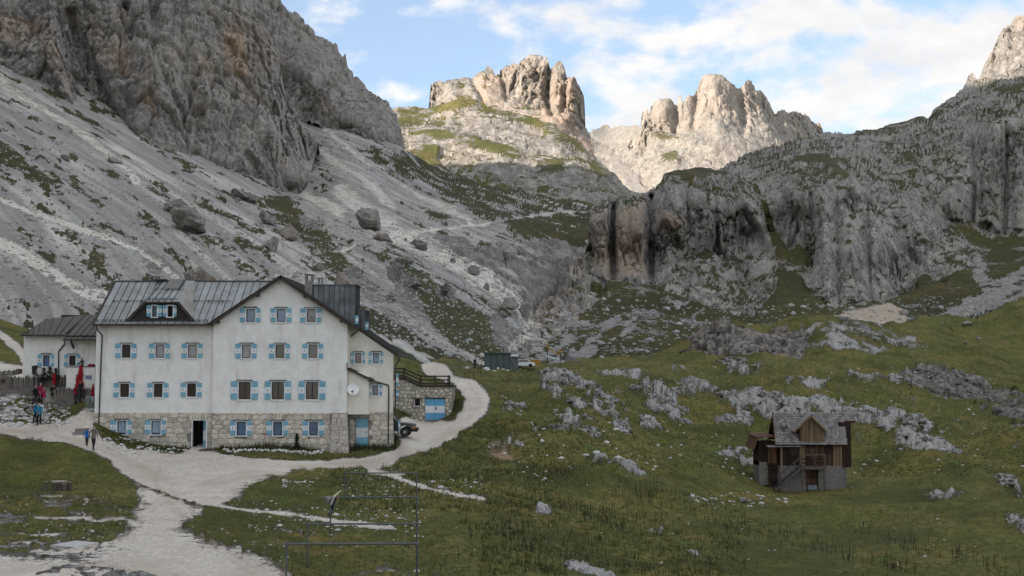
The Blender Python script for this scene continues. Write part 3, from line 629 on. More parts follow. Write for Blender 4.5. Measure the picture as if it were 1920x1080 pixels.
def cliff_extra(P2, M, px, py, D, N):
    jx = px+5*vnoise(px/23, py/23, 0*px, 5)+2*vnoise(px/7, py/7, 0*px, 6); jy = py+5*vnoise(px/25, py/25, 0*px, 7)+2*vnoise(px/7, py/7, 0*px, 8)
    inb = np.zeros(px.shape, bool)
    for poly_, _d, _w in CB: inb |= inpoly(jx, jy, poly_)
    basey = np.interp(px, [930,1000,1050,1110,1220,1290,1400,1450,1500,1580,1640,1720,1785,1830,1870,1920,2500], [705,640,605,520,532,540,592,548,515,576,562,524,508,502,452,446,400])
    ledge = sm(gnormals(P2)[..., 2]+0.3*fbm(P2, 5, 3, 0.6, 141), 0.62, 0.9)*0.7
    sb = inpoly(jx, jy, [(962,672),(985,642),(1030,606),(1080,568),(1112,540),(1124,556),(1085,590),(1040,628),(1005,656),(978,676)])
    M[..., 0] = np.where(sb, 0.05, M[..., 0]); M[..., 3] = np.where(sb, 0.95, M[..., 3]); M[..., 1] = np.where(sb, 0.5, M[..., 1])
    tw_ = inpoly(jx, jy, [(985,632),(1008,565),(1048,505),(1094,468),(1108,540),(1060,585),(1010,625)])
    M[..., 0] = np.where(tw_, 0.0, M[..., 0]); M[..., 2] = np.where(tw_, 0.45, M[..., 2]); M[..., 3] = np.where(tw_, 0.0, M[..., 3])
    speck = sm(fbm(P2, (3.5, 3.5, 2.0), 4, 0.65, 147)+0.5*fbm(P2, 14, 2, 0.5, 148), 0.20, 0.38)*0.66
    M[..., 0] = np.where(inb, np.maximum(ledge, speck), np.maximum(M[..., 0], speck*0.9))
    slope_g = np.clip(0.78+0.9*fbm(P2, (9, 9, 5), 4, 0.6, 142), 0, 1)
    M[..., 0] = np.where(~inb & (py > basey) & (M[..., 3] < 0.9), slope_g, M[..., 0])
    cleft = inpoly(jx, jy, [(1400,330),(1420,335),(1440,390),(1466,440),(1484,470),(1500,452),(1516,470),(1502,512),(1520,560),(1440,580),(1454,540),(1456,490),(1436,420)])
    M[..., 0] = np.where(cleft & ~inb, np.clip(slope_g+0.1, 0, 1), M[..., 0])
    # stony streaks running down the slope under the cliff, left part
    ax = px*0.60+py*0.80; ac = px*0.80-py*0.60
    Q = np.stack([P2[..., 0]*0.9+P2[..., 1]*0.4, -P2[..., 0]*0.4+P2[..., 1]*0.9, P2[..., 2]], -1)
    st = fbm(np.stack([P2[..., 0]+0.2*P2[..., 2], P2[..., 1]*0.25, P2[..., 2]*0.9-P2[..., 0]*0.55], -1), (14, 14, 3.0), 4, 0.6, 131)
    below = py > np.interp(px, [930,1050,1130,1200,1300,1400,1500,1600,1700,1800,2500], [600,600,545,540,570,600,600,585,560,540,540])
    s_ = sm(st, -0.02, 0.22)*np.interp(px, [1000,1100,1300,1400,1500,1900], [0.8,0.8,0.6,0.3,0.12,0.10])
    M[..., 0] = np.where(below, M[..., 0]*(1-s_), M[..., 0]); M[..., 3] = np.where(below, 0.85, M[..., 3])
    tan = inpoly(px, py, [(1560,594),(1585,584),(1630,576),(1665,566),(1692,578),(1702,594),(1690,618),(1640,618),(1600,600)])
    M[..., 0] = np.where(tan, 0, M[..., 0]); M[..., 1] = np.where(tan, 1.0, M[..., 1]); M[..., 2] = np.where(tan, 0.6, M[..., 2])
    P2 = P2+relief_dir(P2, N)*(np.where(below, fbm(P2, 2.4, 3, 0.6, 133)*0.8, 0))[..., None]
    return P2, M
m_cliff = terrain_mat('grey_cliff_rock', bd=0.9, s=1.5, gs=2.2, rock=(0.19,0.178,0.162), rock2=(0.44,0.41,0.37), pale=(0.33,0.32,0.305), warm=(0.36,0.27,0.20), path=(0.52,0.45,0.37), g1=(0.052,0.058,0.022), g2=(0.085,0.078,0.032), g3=(0.028,0.032,0.014))
cliff, cdt = layer('cliff', 930, 2500, 1.8, C_BOT, C_TOP, C_CTRL, rock_cliff(200, a1=12, a2=6.5, a3=2.1, s1=26, s2=10.5, s3=2.8, vert=2.0, strata=0.7, ledge_grass=0.6, warmf=0.22, gpoly=cg, ppoly=cp,
   wpoly=[[(1105,400),(1130,390),(1150,470),(1150,520),(1110,500)],[(1155,400),(1205,370),(1215,520),(1160,510)],[(1235,410),(1280,400),(1282,430),(1240,430)]], extra=cliff_extra), m_cliff, back=80, butt=CB,
   creases=[([(1150,385),(1149,440),(1150,520)],5,14),([(1221,360),(1221,440),(1221,527)],6,18),([(1290,335),(1290,425)],4,7),([(1400,575),(1350,500)],7,4),([(1568,340),(1570,440),(1574,560)],3.5,6),([(1625,370),(1628,460),(1632,550)],3.5,6),([(1520,360),(1524,450),(1522,530)],4,6),([(1722,250),(1735,330),(1750,372)],5,8),([(1824,240),(1826,330),(1822,410)],4,9),([(1886,220),(1888,320),(1884,435)],4,10),([(1340,330),(1345,450)],4,5),([(1180,380),(1184,500)],3,3)])

# 4. left cliff
L_BOT = [(-700,150),(-300,100),(0,150),(100,205),(200,262),(300,315),(400,368),(440,372),(480,368),(520,378),(555,392),(566,372),(580,310),(596,262)]
L_TOP = [(-700,-500),(420,-500),(440,-200),(462,-20),(478,0),(500,48),(515,75),(526,120),(530,160),(545,195),(558,212),(572,232),(584,247),(592,256),(596,259)]
L_CTRL = [(-700,100,520),(-700,-500,640),(0,140,462),(0,0,475),(0,-300,560),(150,240,460),(150,100,475),(150,-100,500),(300,315,452),(300,150,475),(300,0,500),(300,-400,620),(400,370,455),(430,250,480),(420,100,505),(420,-100,545),
 (500,370,478),(500,250,498),(500,100,530),(555,390,492),(555,330,500),(560,240,540),(592,258,560),(450,-300,600)]
m_lcliff = terrain_mat('dark_cliff_rock', bd=1.1, s=1.9, rock=(0.23,0.215,0.20), rock2=(0.46,0.435,0.40), warm=(0.46,0.34,0.25), stretch=0.3)
lcliff, _ = layer('cliff', -700, 596, 1.9, L_BOT, L_TOP, L_CTRL, rock_cliff(300, a1=16, a2=6.5, a3=2.3, s1=38, s2=11, s3=3.2, vert=3.2, strata=0.7, warmf=0.32,
   wpoly=[[(130,0),(235,0),(240,125),(190,110),(145,70)],[(370,80),(400,90),(415,140),(385,120)],[(420,20),(460,30),(470,120),(430,120)],[(270,160),(290,180),(292,205),(272,190)],[(0,0),(90,20),(140,180),(90,130),(0,70)]]), m_lcliff, back=150,
   creases=[([(130,20),(150,90),(180,150),(210,215)],18,26),([(235,0),(245,60),(240,130)],12,12),([(290,0),(285,80),(330,180),(350,210)],9,10),([(365,260),(392,320)],9,14),([(190,150),(230,230),(270,265)],10,9),([(100,20),(95,100),(130,180)],22,-12),
            ([(300,110),(340,220),(370,300)],30,-8),([(455,60),(475,150),(520,250)],24,-10),([(540,200),(525,290),(545,350)],10,8)])
# 5. second massif, behind and to the right of it
M_BOT = [(420,120),(500,170),(520,180),(560,205),(600,228),(640,250),(700,278),(740,298),(768,310)]
M_TOP = [(420,-200),(470,-120),(500,-40),(530,-8),(538,6),(556,18),(570,36),(585,50),(597,66),(612,70),(628,78),(640,92),(648,96),(652,110),(660,126),(662,142),(684,156),(700,172),(722,184),(735,200),(745,216),(752,236),(757,250),(760,280),(768,300)]
M_CTRL = [(420,100,640),(420,-200,760),(520,170,660),(520,60,690),(540,10,730),(600,220,650),(600,130,670),(600,70,730),(660,260,640),(670,200,655),(660,130,720),(700,275,636),(720,240,650),(700,172,700),(755,300,640),(755,255,660),(735,200,690)]
massif, _ = layer('mountain', 420, 768, 1.7, M_BOT, M_TOP, M_CTRL, rock_cliff(400, a1=14, a2=7, a3=2.4, s1=34, s2=11, s3=3.4, vert=2.6, strata=0.5, ledge_grass=0.5, warmf=0.3, ppoly=[[(553,75),(562,82),(620,118),(600,115)]],
   wpoly=[[(585,170),(620,190),(640,220),(600,200)],[(500,60),(525,60),(530,140),(520,140)]]), m_cliff, back=200,
   creases=[([(555,78),(600,108),(640,150),(700,200)],8,-9),([(598,66),(610,110),(660,150)],6,8),([(650,130),(690,200)],8,8),([(560,100),(600,170)],18,-8)])

# 6. the middle mountain with its rock tower
K_BOT = [(725,330),(760,345),(870,372),(1000,400),(1100,420),(1180,425),(1260,420)]
K_TOP = [(725,205),(740,197),(770,196),(800,198),(804,196),(808,150),(814,144),(835,145),(870,141),(884,142),(903,130),(914,120),(922,123),(930,129),(938,126),(950,116),(960,112),(972,118),(979,108),(990,101),(1012,100),(1026,106),(1032,124),(1040,116),(1050,112),
         (1060,124),(1062,140),(1078,143),(1088,160),(1096,180),(1097,232),(1106,248),(1114,280),(1122,292),(1140,312),(1160,328),(1180,344),(1200,352),(1220,352),(1260,360)]
K_CTRL = [(725,330,900),(740,198,1120),(800,198,1120),(808,150,1130),(800,240,1040),(820,320,930),(870,370,860),(870,300,950),(880,240,1030),(880,190,1080),(880,143,1130),(960,380,860),(960,320,930),(960,250,1010),(940,190,1080),(950,118,1120),(1000,400,850),(1010,330,930),(1010,260,1000),
 (1000,200,1070),(1000,102,1100),(1070,380,880),(1070,300,960),(1060,230,1040),(1060,145,1070),(1095,190,1080),(1097,240,1070),(1110,410,860),(1120,340,930),(1112,290,1000),(1180,400,880),(1200,355,960),(1260,365,940)]
kg = [[(738,198),(806,198),(830,190),(880,180),(900,195),(870,200),(820,212),(770,225),(745,232)],[(760,240),(800,228),(880,250),(920,262),(960,280),(1000,295),(960,295),(900,275),(830,262),(800,262),(770,255)],[(970,285),(1020,285),(1050,305),(1060,320),(1020,322),(990,300)],
      [(1000,345),(1030,345),(1030,362),(1005,362)],[(760,262),(820,270),(830,310),(790,305)],[(930,205),(1010,222),(1080,255),(1110,290),(1085,280),(1010,240),(940,215)],[(800,315),(900,345),(1000,365),(1100,380),(1180,400),(1180,425),(725,335),(725,310)],[(1060,285),(1110,295),(1160,330),(1130,330)]]
m_mid = terrain_mat('sunny_dolomite_rock', bd=1.6, s=2.8, gs=5.0, rock=(0.19,0.175,0.155), rock2=(0.41,0.38,0.34), warm=(0.42,0.31,0.235), pale=(0.42,0.40,0.37), g1=(0.085,0.088,0.032), g2=(0.14,0.13,0.048), g3=(0.05,0.055,0.024))
mid, _ = layer('mountain', 725, 1260, 1.6, K_BOT, K_TOP, K_CTRL, rock_cliff(500, a1=18, a2=8, a3=3.0, s1=50, s2=17, s3=5.0, vert=1.7, strata=1.2, ledge_grass=0.8, warmf=0.3, palef=0.12, gpoly=kg,
   wpoly=[[(880,142),(1000,95),(1100,150),(1120,300),(1040,230),(900,190)]], fade=lambda px, py: np.where(py < np.interp(px, [725,1260],[200,300]), 0.8, 1.0)), m_mid, back=250,
   creases=[([(1030,125),(1026,180),(1035,210)],6,26),([(1062,140),(1055,200)],5,14),([(940,128),(950,180)],5,16),([(884,143),(905,185)],6,16),([(985,105),(985,200)],22,-12),([(1075,150),(1080,240)],18,-14),([(915,125),(920,160)],14,-10),
            ([(800,240),(900,262),(1010,330)],14,-10),([(806,160),(870,180),(930,200),(1000,225)],10,10),([(830,150),(850,185)],20,-8),([(1090,260),(1115,290)],9,-10)])

# 7. far peak
F_BOT = [(1090,400),(1200,420),(1300,420),(1600,420)]
F_TOP = [(1090,262),(1104,244),(1112,238),(1135,231),(1160,230),(1185,231),(1199,234),(1202,232),(1203,202),(1208,195),(1214,198),(1217,208),(1220,196),(1228,186),(1240,179),(1252,178),(1262,184),(1266,192),(1270,190),(1273,173),(1277,174),(1279,188),(1288,178),(1300,170),(1308,166),(1311,150),(1318,138),(1330,133),(1348,133),
         (1358,138),(1366,148),(1378,152),(1384,157),(1392,154),(1398,147),(1408,147),(1416,158),(1426,164),(1438,170),(1443,182),(1452,196),(1470,196),(1480,204),(1496,206),(1510,212),(1522,220),(1536,224),(1540,232),(1547,252),(1560,262),(1600,290)]
F_CTRL = [(1090,400,1350),(1090,262,1750),(1150,232,1900),(1150,300,1600),(1200,350,1450),(1203,240,1620),(1205,200,1640),(1250,180,1640),(1250,250,1580),(1260,330,1430),(1330,135,1660),(1330,220,1580),(1330,290,1480),(1340,400,1350),(1400,150,1660),(1400,240,1570),(1420,320,1450),(1480,210,1700),
 (1480,270,1600),(1545,255,1760),(1540,300,1650),(1600,400,1500),(1200,420,1300)]
m_far = terrain_mat('pale_dolomite_rock', bd=2.4, s=4.5, gs=8.0, rock=(0.23,0.208,0.18), rock2=(0.45,0.41,0.36), warm=(0.44,0.33,0.25), pale=(0.37,0.345,0.31), g1=(0.085,0.085,0.04), g2=(0.13,0.12,0.06), g3=(0.06,0.06,0.035))
far, _ = layer('mountain', 1090, 1600, 1.5, F_BOT, F_TOP, F_CTRL, rock_cliff(600, a1=30, a2=10, a3=3.6, s1=70, s2=22, s3=7, vert=2.2, strata=0.9, warmf=0.35, palef=0.15, gpoly=[[(1210,245),(1250,240),(1280,260),(1250,262)],[(1235,285),(1265,282),(1275,300),(1240,305)]],
   ppoly=[[(1125,280),(1150,290),(1195,330),(1215,352),(1190,360),(1150,320)],[(1108,242),(1195,233),(1200,250),(1130,262)]]), m_far, back=400,
   creases=[([(1225,195),(1222,235)],6,20),([(1266,190),(1270,230)],6,24),([(1308,165),(1300,230)],7,26),([(1385,158),(1395,240)],7,26),([(1340,140),(1345,230)],20,-26),([(1415,165),(1440,240)],10,-18),([(1450,200),(1470,260)],7,22),([(1245,185),(1248,230)],13,-18),
            ([(1205,250),(1300,262),(1420,270),(1540,270)],10,-22)])
# 8. rock tower far right
T_BOT = [(1795,190),(1920,170),(2300,130)]
T_TOP = [(1795,176),(1811,158),(1815,136),(1822,131),(1828,138),(1834,146),(1842,128),(1846,112),(1856,92),(1862,90),(1868,66),(1880,48),(1890,32),(1900,21),(1912,18),(1925,22),(1960,0),(2050,-60),(2150,-40),(2300,60)]
T_CTRL = [(1795,190,900),(1815,140,930),(1850,110,940),(1850,170,900),(1900,150,880),(1900,25,950),(2000,100,900),(2000,-40,980),(2300,120,900),(2300,60,940)]
tower, _ = layer('mountain', 1795, 2300, 1.7, T_BOT, T_TOP, T_CTRL, rock_cliff(700, a1=14, a2=8, a3=3, s1=36, s2=12, s3=4, vert=2.4, strata=0.7, warmf=0.6), m_mid, back=200,
   creases=[([(1870,80),(1865,130)],6,12),([(1890,40),(1880,120)],10,-9)])

# 9. the rest of the massif, left of the frame and behind the viewer: the ridge that keeps the valley in shade
def ridge():
    ny, nx = 150, 60
    v = np.linspace(-420, 900, ny)[:, None]; h = np.linspace(0, 1, nx)[None]
    crest = -330-0.28*np.clip(v-250, 0, None)
    top = np.interp(v, [-420, -200, 100, 330, 520, 700, 900], RIDGE_H)
    X = crest+ (1-h)*220*0.9-h*0+0*v
    X = crest+np.interp(h, [0, 0.35, 0.55, 0.75, 1.0], [210, 60, 0, -60, -260])+0*v
    X = np.minimum(X, np.maximum(-0.60*v-30, -460)+0*h) if False else X
    Z = top*np.interp(h, [0, 0.35, 0.55, 0.75, 1.0], [0.0, 0.55, 1.0, 0.7, 0.0])-12
    P = np.stack([X, v+0*h, Z+0*v], -1)
    P[..., 2] += fbm(P, (60, 60, 60), 5, 0.5, 801, True)*38*np.interp(h, [0, 0.3, 1], [0.1, 1, 1])
    P[..., 0] += fbm(P, (40, 40, 60), 4, 0.5, 811)*14
    M = np.zeros((ny, nx, 4)); M[..., 3] = 0.2; M[..., 2] = 0.3
    o = grid_mesh('mountain', P, m_lcliff, M); o['kind'] = 'structure'
RIDGE_H = [230, 300, 450, 460, 360, 300, 200]
ridge()
# plain beneath and around, out to the horizon
def apron():
    n = 40
    r = np.concatenate([[0], np.geomspace(20, 4000, n)])[:, None]; a = np.linspace(0, 2*math.pi, 73)[None]
    P = np.stack([r*np.sin(a), r*np.cos(a), -7.5-0.02*r-6*sm(r, 15, 60)+0*a], -1)
    M = np.zeros(P.shape[:2]+(4,)); M[..., 0] = 0.8; M[..., 3] = 0.8
    o = grid_mesh('terrain', P, m_ground, M); o['kind'] = 'structure'
apron()
# ------------------------------------------------------------------ lookups on the terrain
def surf(gdt, X, Y):
    px_, py_, P = gdt
    n = px_.shape[0]; xs = px_[0]
    c = int(np.argmin(np.abs(xs-(960+F_PX*X/Y*0.9976))))
    r = int(np.argmin(np.abs(P[:n, c, 1]-Y)))
    return float(P[r, c, 2])
def gz(X, Y): return surf(gd, X, Y)
def gpt(px, py, gdt=None):
    gdt = gdt or gd
    px_, py_, P = gdt; n = px_.shape[0]
    c = int(np.argmin(np.abs(px_[0]-px))); r = int(np.argmin(np.abs(py_[:n, c]-py)))
    return Vector([float(v) for v in P[r, c]])

# ------------------------------------------------------------------ mesh builder
class MB:
    def __init__(s): s.v = []; s.f = []; s.m = []
    def add(s, vs, fs, mi=0):
        b = len(s.v); s.v += [tuple(v) for v in vs]; s.f += [tuple(i+b for i in f) for f in fs]; s.m += [mi]*len(fs); return s
    def box(s, x0, x1, y0, y1, z0, z1, mi=0):
        return s.add([(x0,y0,z0),(x1,y0,z0),(x1,y1,z0),(x0,y1,z0),(x0,y0,z1),(x1,y0,z1),(x1,y1,z1),(x0,y1,z1)],
                     [(0,3,2,1),(4,5,6,7),(0,1,5,4),(1,2,6,5),(2,3,7,6),(3,0,4,7)], mi)
    def hexa(s, p, mi=0):      # 8 points: bottom 4, top 4
        return s.add(p, [(0,3,2,1),(4,5,6,7),(0,1,5,4),(1,2,6,5),(2,3,7,6),(3,0,4,7)], mi)
    def slab(s, quad, th, mi=0, n=None):   # quad of Vectors, thickened along -normal
        q = [Vector(p) for p in quad]
        if n is None: n = (q[1]-q[0]).cross(q[-1]-q[0]).normalized()
        k = len(q); lo = [p-n*th for p in q]
        fs = [tuple(range(k)), tuple(range(2*k-1, k-1, -1))]+[(i, k+i, k+(i+1) % k, (i+1) % k) for i in range(k)]
        return s.add(q+lo, fs, mi)
    def prism(s, pts, y0, y1, mi=0):       # polygon in XZ pushed along Y
        k = len(pts); vs = [(x, y0, z) for x, z in pts]+[(x, y1, z) for x, z in pts]
        fs = [tuple(range(k)), tuple(range(2*k-1, k-1, -1))]+[(i, k+i, k+(i+1) % k, (i+1) % k) for i in range(k)]
        return s.add(vs, fs, mi)
    def tube(s, p0, p1, r, n=8, mi=0, r1=None):
        p0, p1 = Vector(p0), Vector(p1); d = (p1-p0)
        if d.length < 1e-6: return s
        d.normalize(); a = d.orthogonal().normalized(); b = d.cross(a); r1 = r if r1 is None else r1
        vs = [p0+(a*math.cos(t)+b*math.sin(t))*r for t in [2*math.pi*i/n for i in range(n)]]+[p1+(a*math.cos(t)+b*math.sin(t))*r1 for t in [2*math.pi*i/n for i in range(n)]]
        return s.add(vs, [(i, (i+1) % n, n+(i+1) % n, n+i) for i in range(n)]+[tuple(range(n-1, -1, -1)), tuple(range(n, 2*n))], mi)
    def path(s, pts, r, n=8, mi=0):
        for a, b in zip(pts[:-1], pts[1:]): s.tube(a, b, r, n, mi)
        return s
    def beam(s, p0, p1, w, h, mi=0, up=(0,0,1)):
        p0, p1 = Vector(p0), Vector(p1); d = (p1-p0).normalized(); u = Vector(up); sd_ = d.cross(u).normalized(); u = sd_.cross(d).normalized()
        c = [(-1,-1),(1,-1),(1,1),(-1,1)]
        vs = [p+sd_*a*w/2+u*b*h/2 for p in (p0, p1) for a, b in c]
        return s.add(vs, [(0,1,2,3),(7,6,5,4),(0,4,5,1),(1,5,6,2),(2,6,7,3),(3,7,4,0)], mi)
    def build(s, name, mats, parent=None, smooth=False, flipfix=True):
        me = bpy.data.meshes.new(name)
        o0 = Vector(parent['_w']) if parent is not None and '_w' in parent else Vector((0,0,0))
        me.from_pydata([tuple(Vector(v)-o0) for v in s.v], [], s.f)
        if not isinstance(mats, (list, tuple)): mats = [mats]
        for m in mats: me.materials.append(m)
        if len(mats) > 1: me.polygons.foreach_set('material_index', s.m)
        if flipfix:
            bm = bmesh.new(); bm.from_mesh(me); bmesh.ops.recalc_face_normals(bm, faces=bm.faces); bm.to_mesh(me); bm.free()
        if smooth: me.polygons.foreach_set('use_smooth', [True]*len(me.polygons))
        me.update()
        o = bpy.data.objects.new(name, me); COL.objects.link(o)
        if parent is not None:
            o.parent = parent; o['_w'] = tuple(o0)
        return o
def thing(name, loc, label, cat, group=None):
    o = bpy.data.objects.new(name, None); COL.objects.link(o); o.location = loc; o.empty_display_size = 0.3
    o['_w'] = tuple(loc); tag(o, label, cat, group); return o
def solo(mb, name, mats, label, cat, loc, group=None, smooth=False, kind=None):
    """a one-mesh thing whose origin stands at its base"""
    v0 = mb.v; loc = Vector(loc); mb.v = [tuple(Vector(v)-loc) for v in v0]
    o = mb.build(name, mats, None, smooth); mb.v = v0; o.location = loc
    tag(o, label, cat, group, kind); return o

# ------------------------------------------------------------------ object materials
def mat(name, col, rough=0.7, var=0.0, scale=3.0, metal=0.0, bump=0.0, col2=None, stretch=(1,1,1), rnd=0.0, spec=0.3, detail=5, lo=0.35, hi=0.65, stains=None):
    m = bpy.data.materials.new(name); m.use_nodes = True; t = NT(m.node_tree); t.n.clear()
    bs = t.new('ShaderNodeBsdfPrincipled'); out = t.new('ShaderNodeOutputMaterial'); t.l.new(bs.outputs[0], out.inputs[0])
    pos = t.new('ShaderNodeNewGeometry').outputs['Position']
    n = t.noise(t.mapping(pos, stretch), scale, detail, 0.62)
    c2 = col2 or tuple(max(0, c*(1-var)) for c in col)
    c = t.mix(t.ramp(n, lo, hi), c2, col)
    if stains:
        sn = t.noise(t.mapping(pos, (1, 1, 0.18)), 1.3, 6, 0.7)
        c = t.mix(t.ramp(sn, 0.50, 0.75, 0, stains[1]), c, stains[0])
    if rnd:
        oi = t.new('ShaderNodeObjectInfo').outputs['Random']
        f = t.math('MULTIPLY_ADD', oi, 2*rnd, 1-rnd)
        v = t.new('ShaderNodeCombineXYZ')
        for i in range(3): t.l.new(f, v.inputs[i])
        c = t.mix(1.0, c, v.outputs[0], 'MULTIPLY')
    t.l.new(c, bs.inputs['Base Color']); bs.inputs['Roughness'].default_value = rough; bs.inputs['Metallic'].default_value = metal
    bs.inputs['Specular IOR Level'].default_value = spec
    if bump:
        n2 = t.noise(t.mapping(pos, stretch), scale*4, 5, 0.65)
        t.l.new(t.bump(n2, 1.0, bump), bs.inputs['Normal'])
    return m
M_plaster = mat('white_roughcast', (0.82,0.805,0.775), 0.95, 0.10, 1.2, bump=0.03, stains=((0.52,0.49,0.44), 0.75))
M_cream = mat('cream_roughcast', (0.79,0.745,0.67), 0.95, 0.10, 1.2, bump=0.03, stains=((0.52,0.47,0.40), 0.5))
M_mortar = mat('mortar', (0.27,0.24,0.20), 0.95, 0.35, 5, bump=0.03)
M_stone = mat('limestone_block', (0.66,0.60,0.51), 0.9, 0.35, 4.5, bump=0.05, rnd=0.22, col2=(0.47,0.42,0.345))
M_stone2 = mat('rubble_stone', (0.58,0.53,0.44), 0.9, 0.3, 5, bump=0.04, rnd=0.30, col2=(0.40,0.36,0.295))
M_redstone = mat('red_flaked_stone', (0.56,0.51,0.45), 0.9, 0.3, 6, bump=0.05, rnd=0.12, col2=(0.33,0.19,0.155), lo=0.36, hi=0.47)
M_zinc = mat('zinc_roofing', (0.34,0.36,0.36), 0.55, 0.0, 0.8, metal=0.15, spec=0.4, col2=(0.235,0.25,0.25), rnd=0.10, stains=((0.13,0.125,0.12), 0.6), stretch=(1,1,0.4))
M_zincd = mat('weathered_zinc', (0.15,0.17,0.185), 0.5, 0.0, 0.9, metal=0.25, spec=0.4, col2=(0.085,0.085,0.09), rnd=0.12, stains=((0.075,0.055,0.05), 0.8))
M_flash = mat('pale_flashing', (0.35,0.33,0.30), 0.6, 0.25, 1.5, stains=((0.2,0.18,0.16), 0.5))
M_brown = mat('brown_sheet_metal', (0.065,0.055,0.05), 0.5, 0.25, 1.5, rnd=0.12)
M_seam = mat('dark_seam', (0.07,0.065,0.065), 0.6, 0.2, 2)
M_fascia = mat('dark_brown_fascia', (0.065,0.052,0.045), 0.7, 0.3, 2)
M_pipe = mat('brown_downpipe', (0.05,0.038,0.034), 0.4, 0.2, 2, spec=0.5)
M_blue = mat('light_blue_paint', (0.20,0.43,0.55), 0.55, 0.14, 3, rnd=0.06)
M_dblue = mat('bright_blue_paint', (0.12,0.37,0.60), 0.5, 0.10, 2)
M_white = mat('white_paint', (0.74,0.76,0.78), 0.6, 0.12, 3)
M_frame = mat('dark_brown_frame', (0.055,0.028,0.022), 0.6, 0.2, 4)
M_hood = mat('grey_slate_hood', (0.13,0.12,0.11), 0.9, 0.3, 4)
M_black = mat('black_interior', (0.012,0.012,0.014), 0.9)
M_shingle = mat('dark_shingle', (0.045,0.038,0.034), 0.9, 0.3, 4, rnd=0.35)
def glass(name, col, rough=0.08, col2=None, sc=2.0, st=(1,1,1)):
    m = mat(name, col, rough, 0.35, sc, spec=0.8, col2=col2, stretch=st); return m
M_gblue = glass('window_glass_painted_sky', (0.085,0.155,0.27), 0.12)  # reflected sky painted into the pane as a blue base colour
M_gdark = glass('window_glass_dark', (0.022,0.020,0.020), 0.10, (0.010,0.010,0.010))
M_gbrown = glass('window_glass_brown_blind', (0.034,0.022,0.018), 0.15, (0.018,0.012,0.010))
M_curt = mat('lace_curtain', (0.42,0.42,0.41), 0.9, 0.4, 14, stretch=(1.6,1,0.35))
M_curtb = mat('pale_blue_curtain', (0.33,0.42,0.52), 0.8, 0.3, 8, stretch=(1.6,1,0.3))
M_conc = mat('grey_concrete', (0.26,0.25,0.235), 0.9, 0.3, 3, bump=0.02, stains=((0.14,0.13,0.12), 0.5))
M_wood = mat('weathered_fence_wood', (0.20,0.175,0.15), 0.9, 0.35, 5, stretch=(1,1,0.15), rnd=0.25, bump=0.01)
M_dwood = mat('dark_stained_wood', (0.045,0.032,0.026), 0.8, 0.3, 4, stretch=(1,1,0.3), rnd=0.2)
M_metalg = mat('grey_galvanised_pipe', (0.115,0.125,0.128), 0.45, 0.25, 3, metal=0.4)
M_panel = mat('solar_panel_sheet', (0.34,0.34,0.33), 0.35, 0.15, 8, spec=0.6)

# ------------------------------------------------------------------ facade pieces
from mathutils.geometry import delaunay_2d_cdt
def facade(mb, outline, holes, y, depth=0.22, mi=0, back=None):
    """wall face in XZ at Y=y with rectangular holes and their reveals"""
    vs = [Vector(p) for p in outline]; es = [(i, (i+1) % len(outline)) for i in range(len(outline))]
    for (x0, x1, z0, z1) in holes:
        b = len(vs); vs += [Vector(p) for p in ((x0,z0),(x1,z0),(x1,z1),(x0,z1))]; es += [(b,b+1),(b+1,b+2),(b+2,b+3),(b+3,b)]
    V2, E2, F2, *_ = delaunay_2d_cdt(vs, es, [], 0, 1e-5)
    ins = []
    for f in F2:
        c = sum((V2[i] for i in f), Vector((0,0)))/len(f)
        if any(h[0] < c.x < h[1] and h[2] < c.y < h[3] for h in holes): continue
        if not inpoly(np.array([c.x]), np.array([c.y]), [tuple(p) for p in outline])[0]: continue
        ins.append(tuple(f))
    mb.add([(v.x, y, v.y) for v in V2], ins, mi)
    for (x0, x1, z0, z1) in holes:
        mb.add([(x0,y,z0),(x1,y,z0),(x1,y,z1),(x0,y,z1),(x0,y+depth,z0),(x1,y+depth,z0),(x1,y+depth,z1),(x0,y+depth,z1)],
               [(0,1,5,4),(1,2,6,5),(2,3,7,6),(3,0,4,7)], mi)
def xz(px, py, D): return (wx(px, D), wz(py, D))
def shutter(root, x0, x1, y, z0, z1, parent, blue=None):
    """banded board shutter: blue, white, blue; boards with joints, hinge and catch"""
    blue = blue or M_blue
    mb = MB(); h = (z1-z0)/3
    for k in range(3):
        n = 2 if (x1-x0) < 0.6 else 3
        for i in range(n):
            a = x0+(x1-x0)*i/n+0.004; b = x0+(x1-x0)*(i+1)/n-0.004
            mb.box(a, b, y-0.045, y, z0+h*k+(0.001 if k else 0), z0+h*(k+1), 1 if k == 1 else 0)
    mb.box(x0-0.002, x1+0.002, y-0.012, y+0.006, z0+0.02, z1-0.02, 0)
    for z in (z0+h*0.5, z1-h*0.5): mb.box(x0+0.05, x1-0.02, y-0.052, y-0.046, z-0.02, z+0.02, 0)
    mb.box((x0+x1)/2-0.03, (x0+x1)/2+0.03, y-0.065, y-0.046, (z0+z1)/2-0.05, (z0+z1)/2+0.05, 2)
    o = mb.build('shutter', [blue, M_white, M_pipe], parent); return o
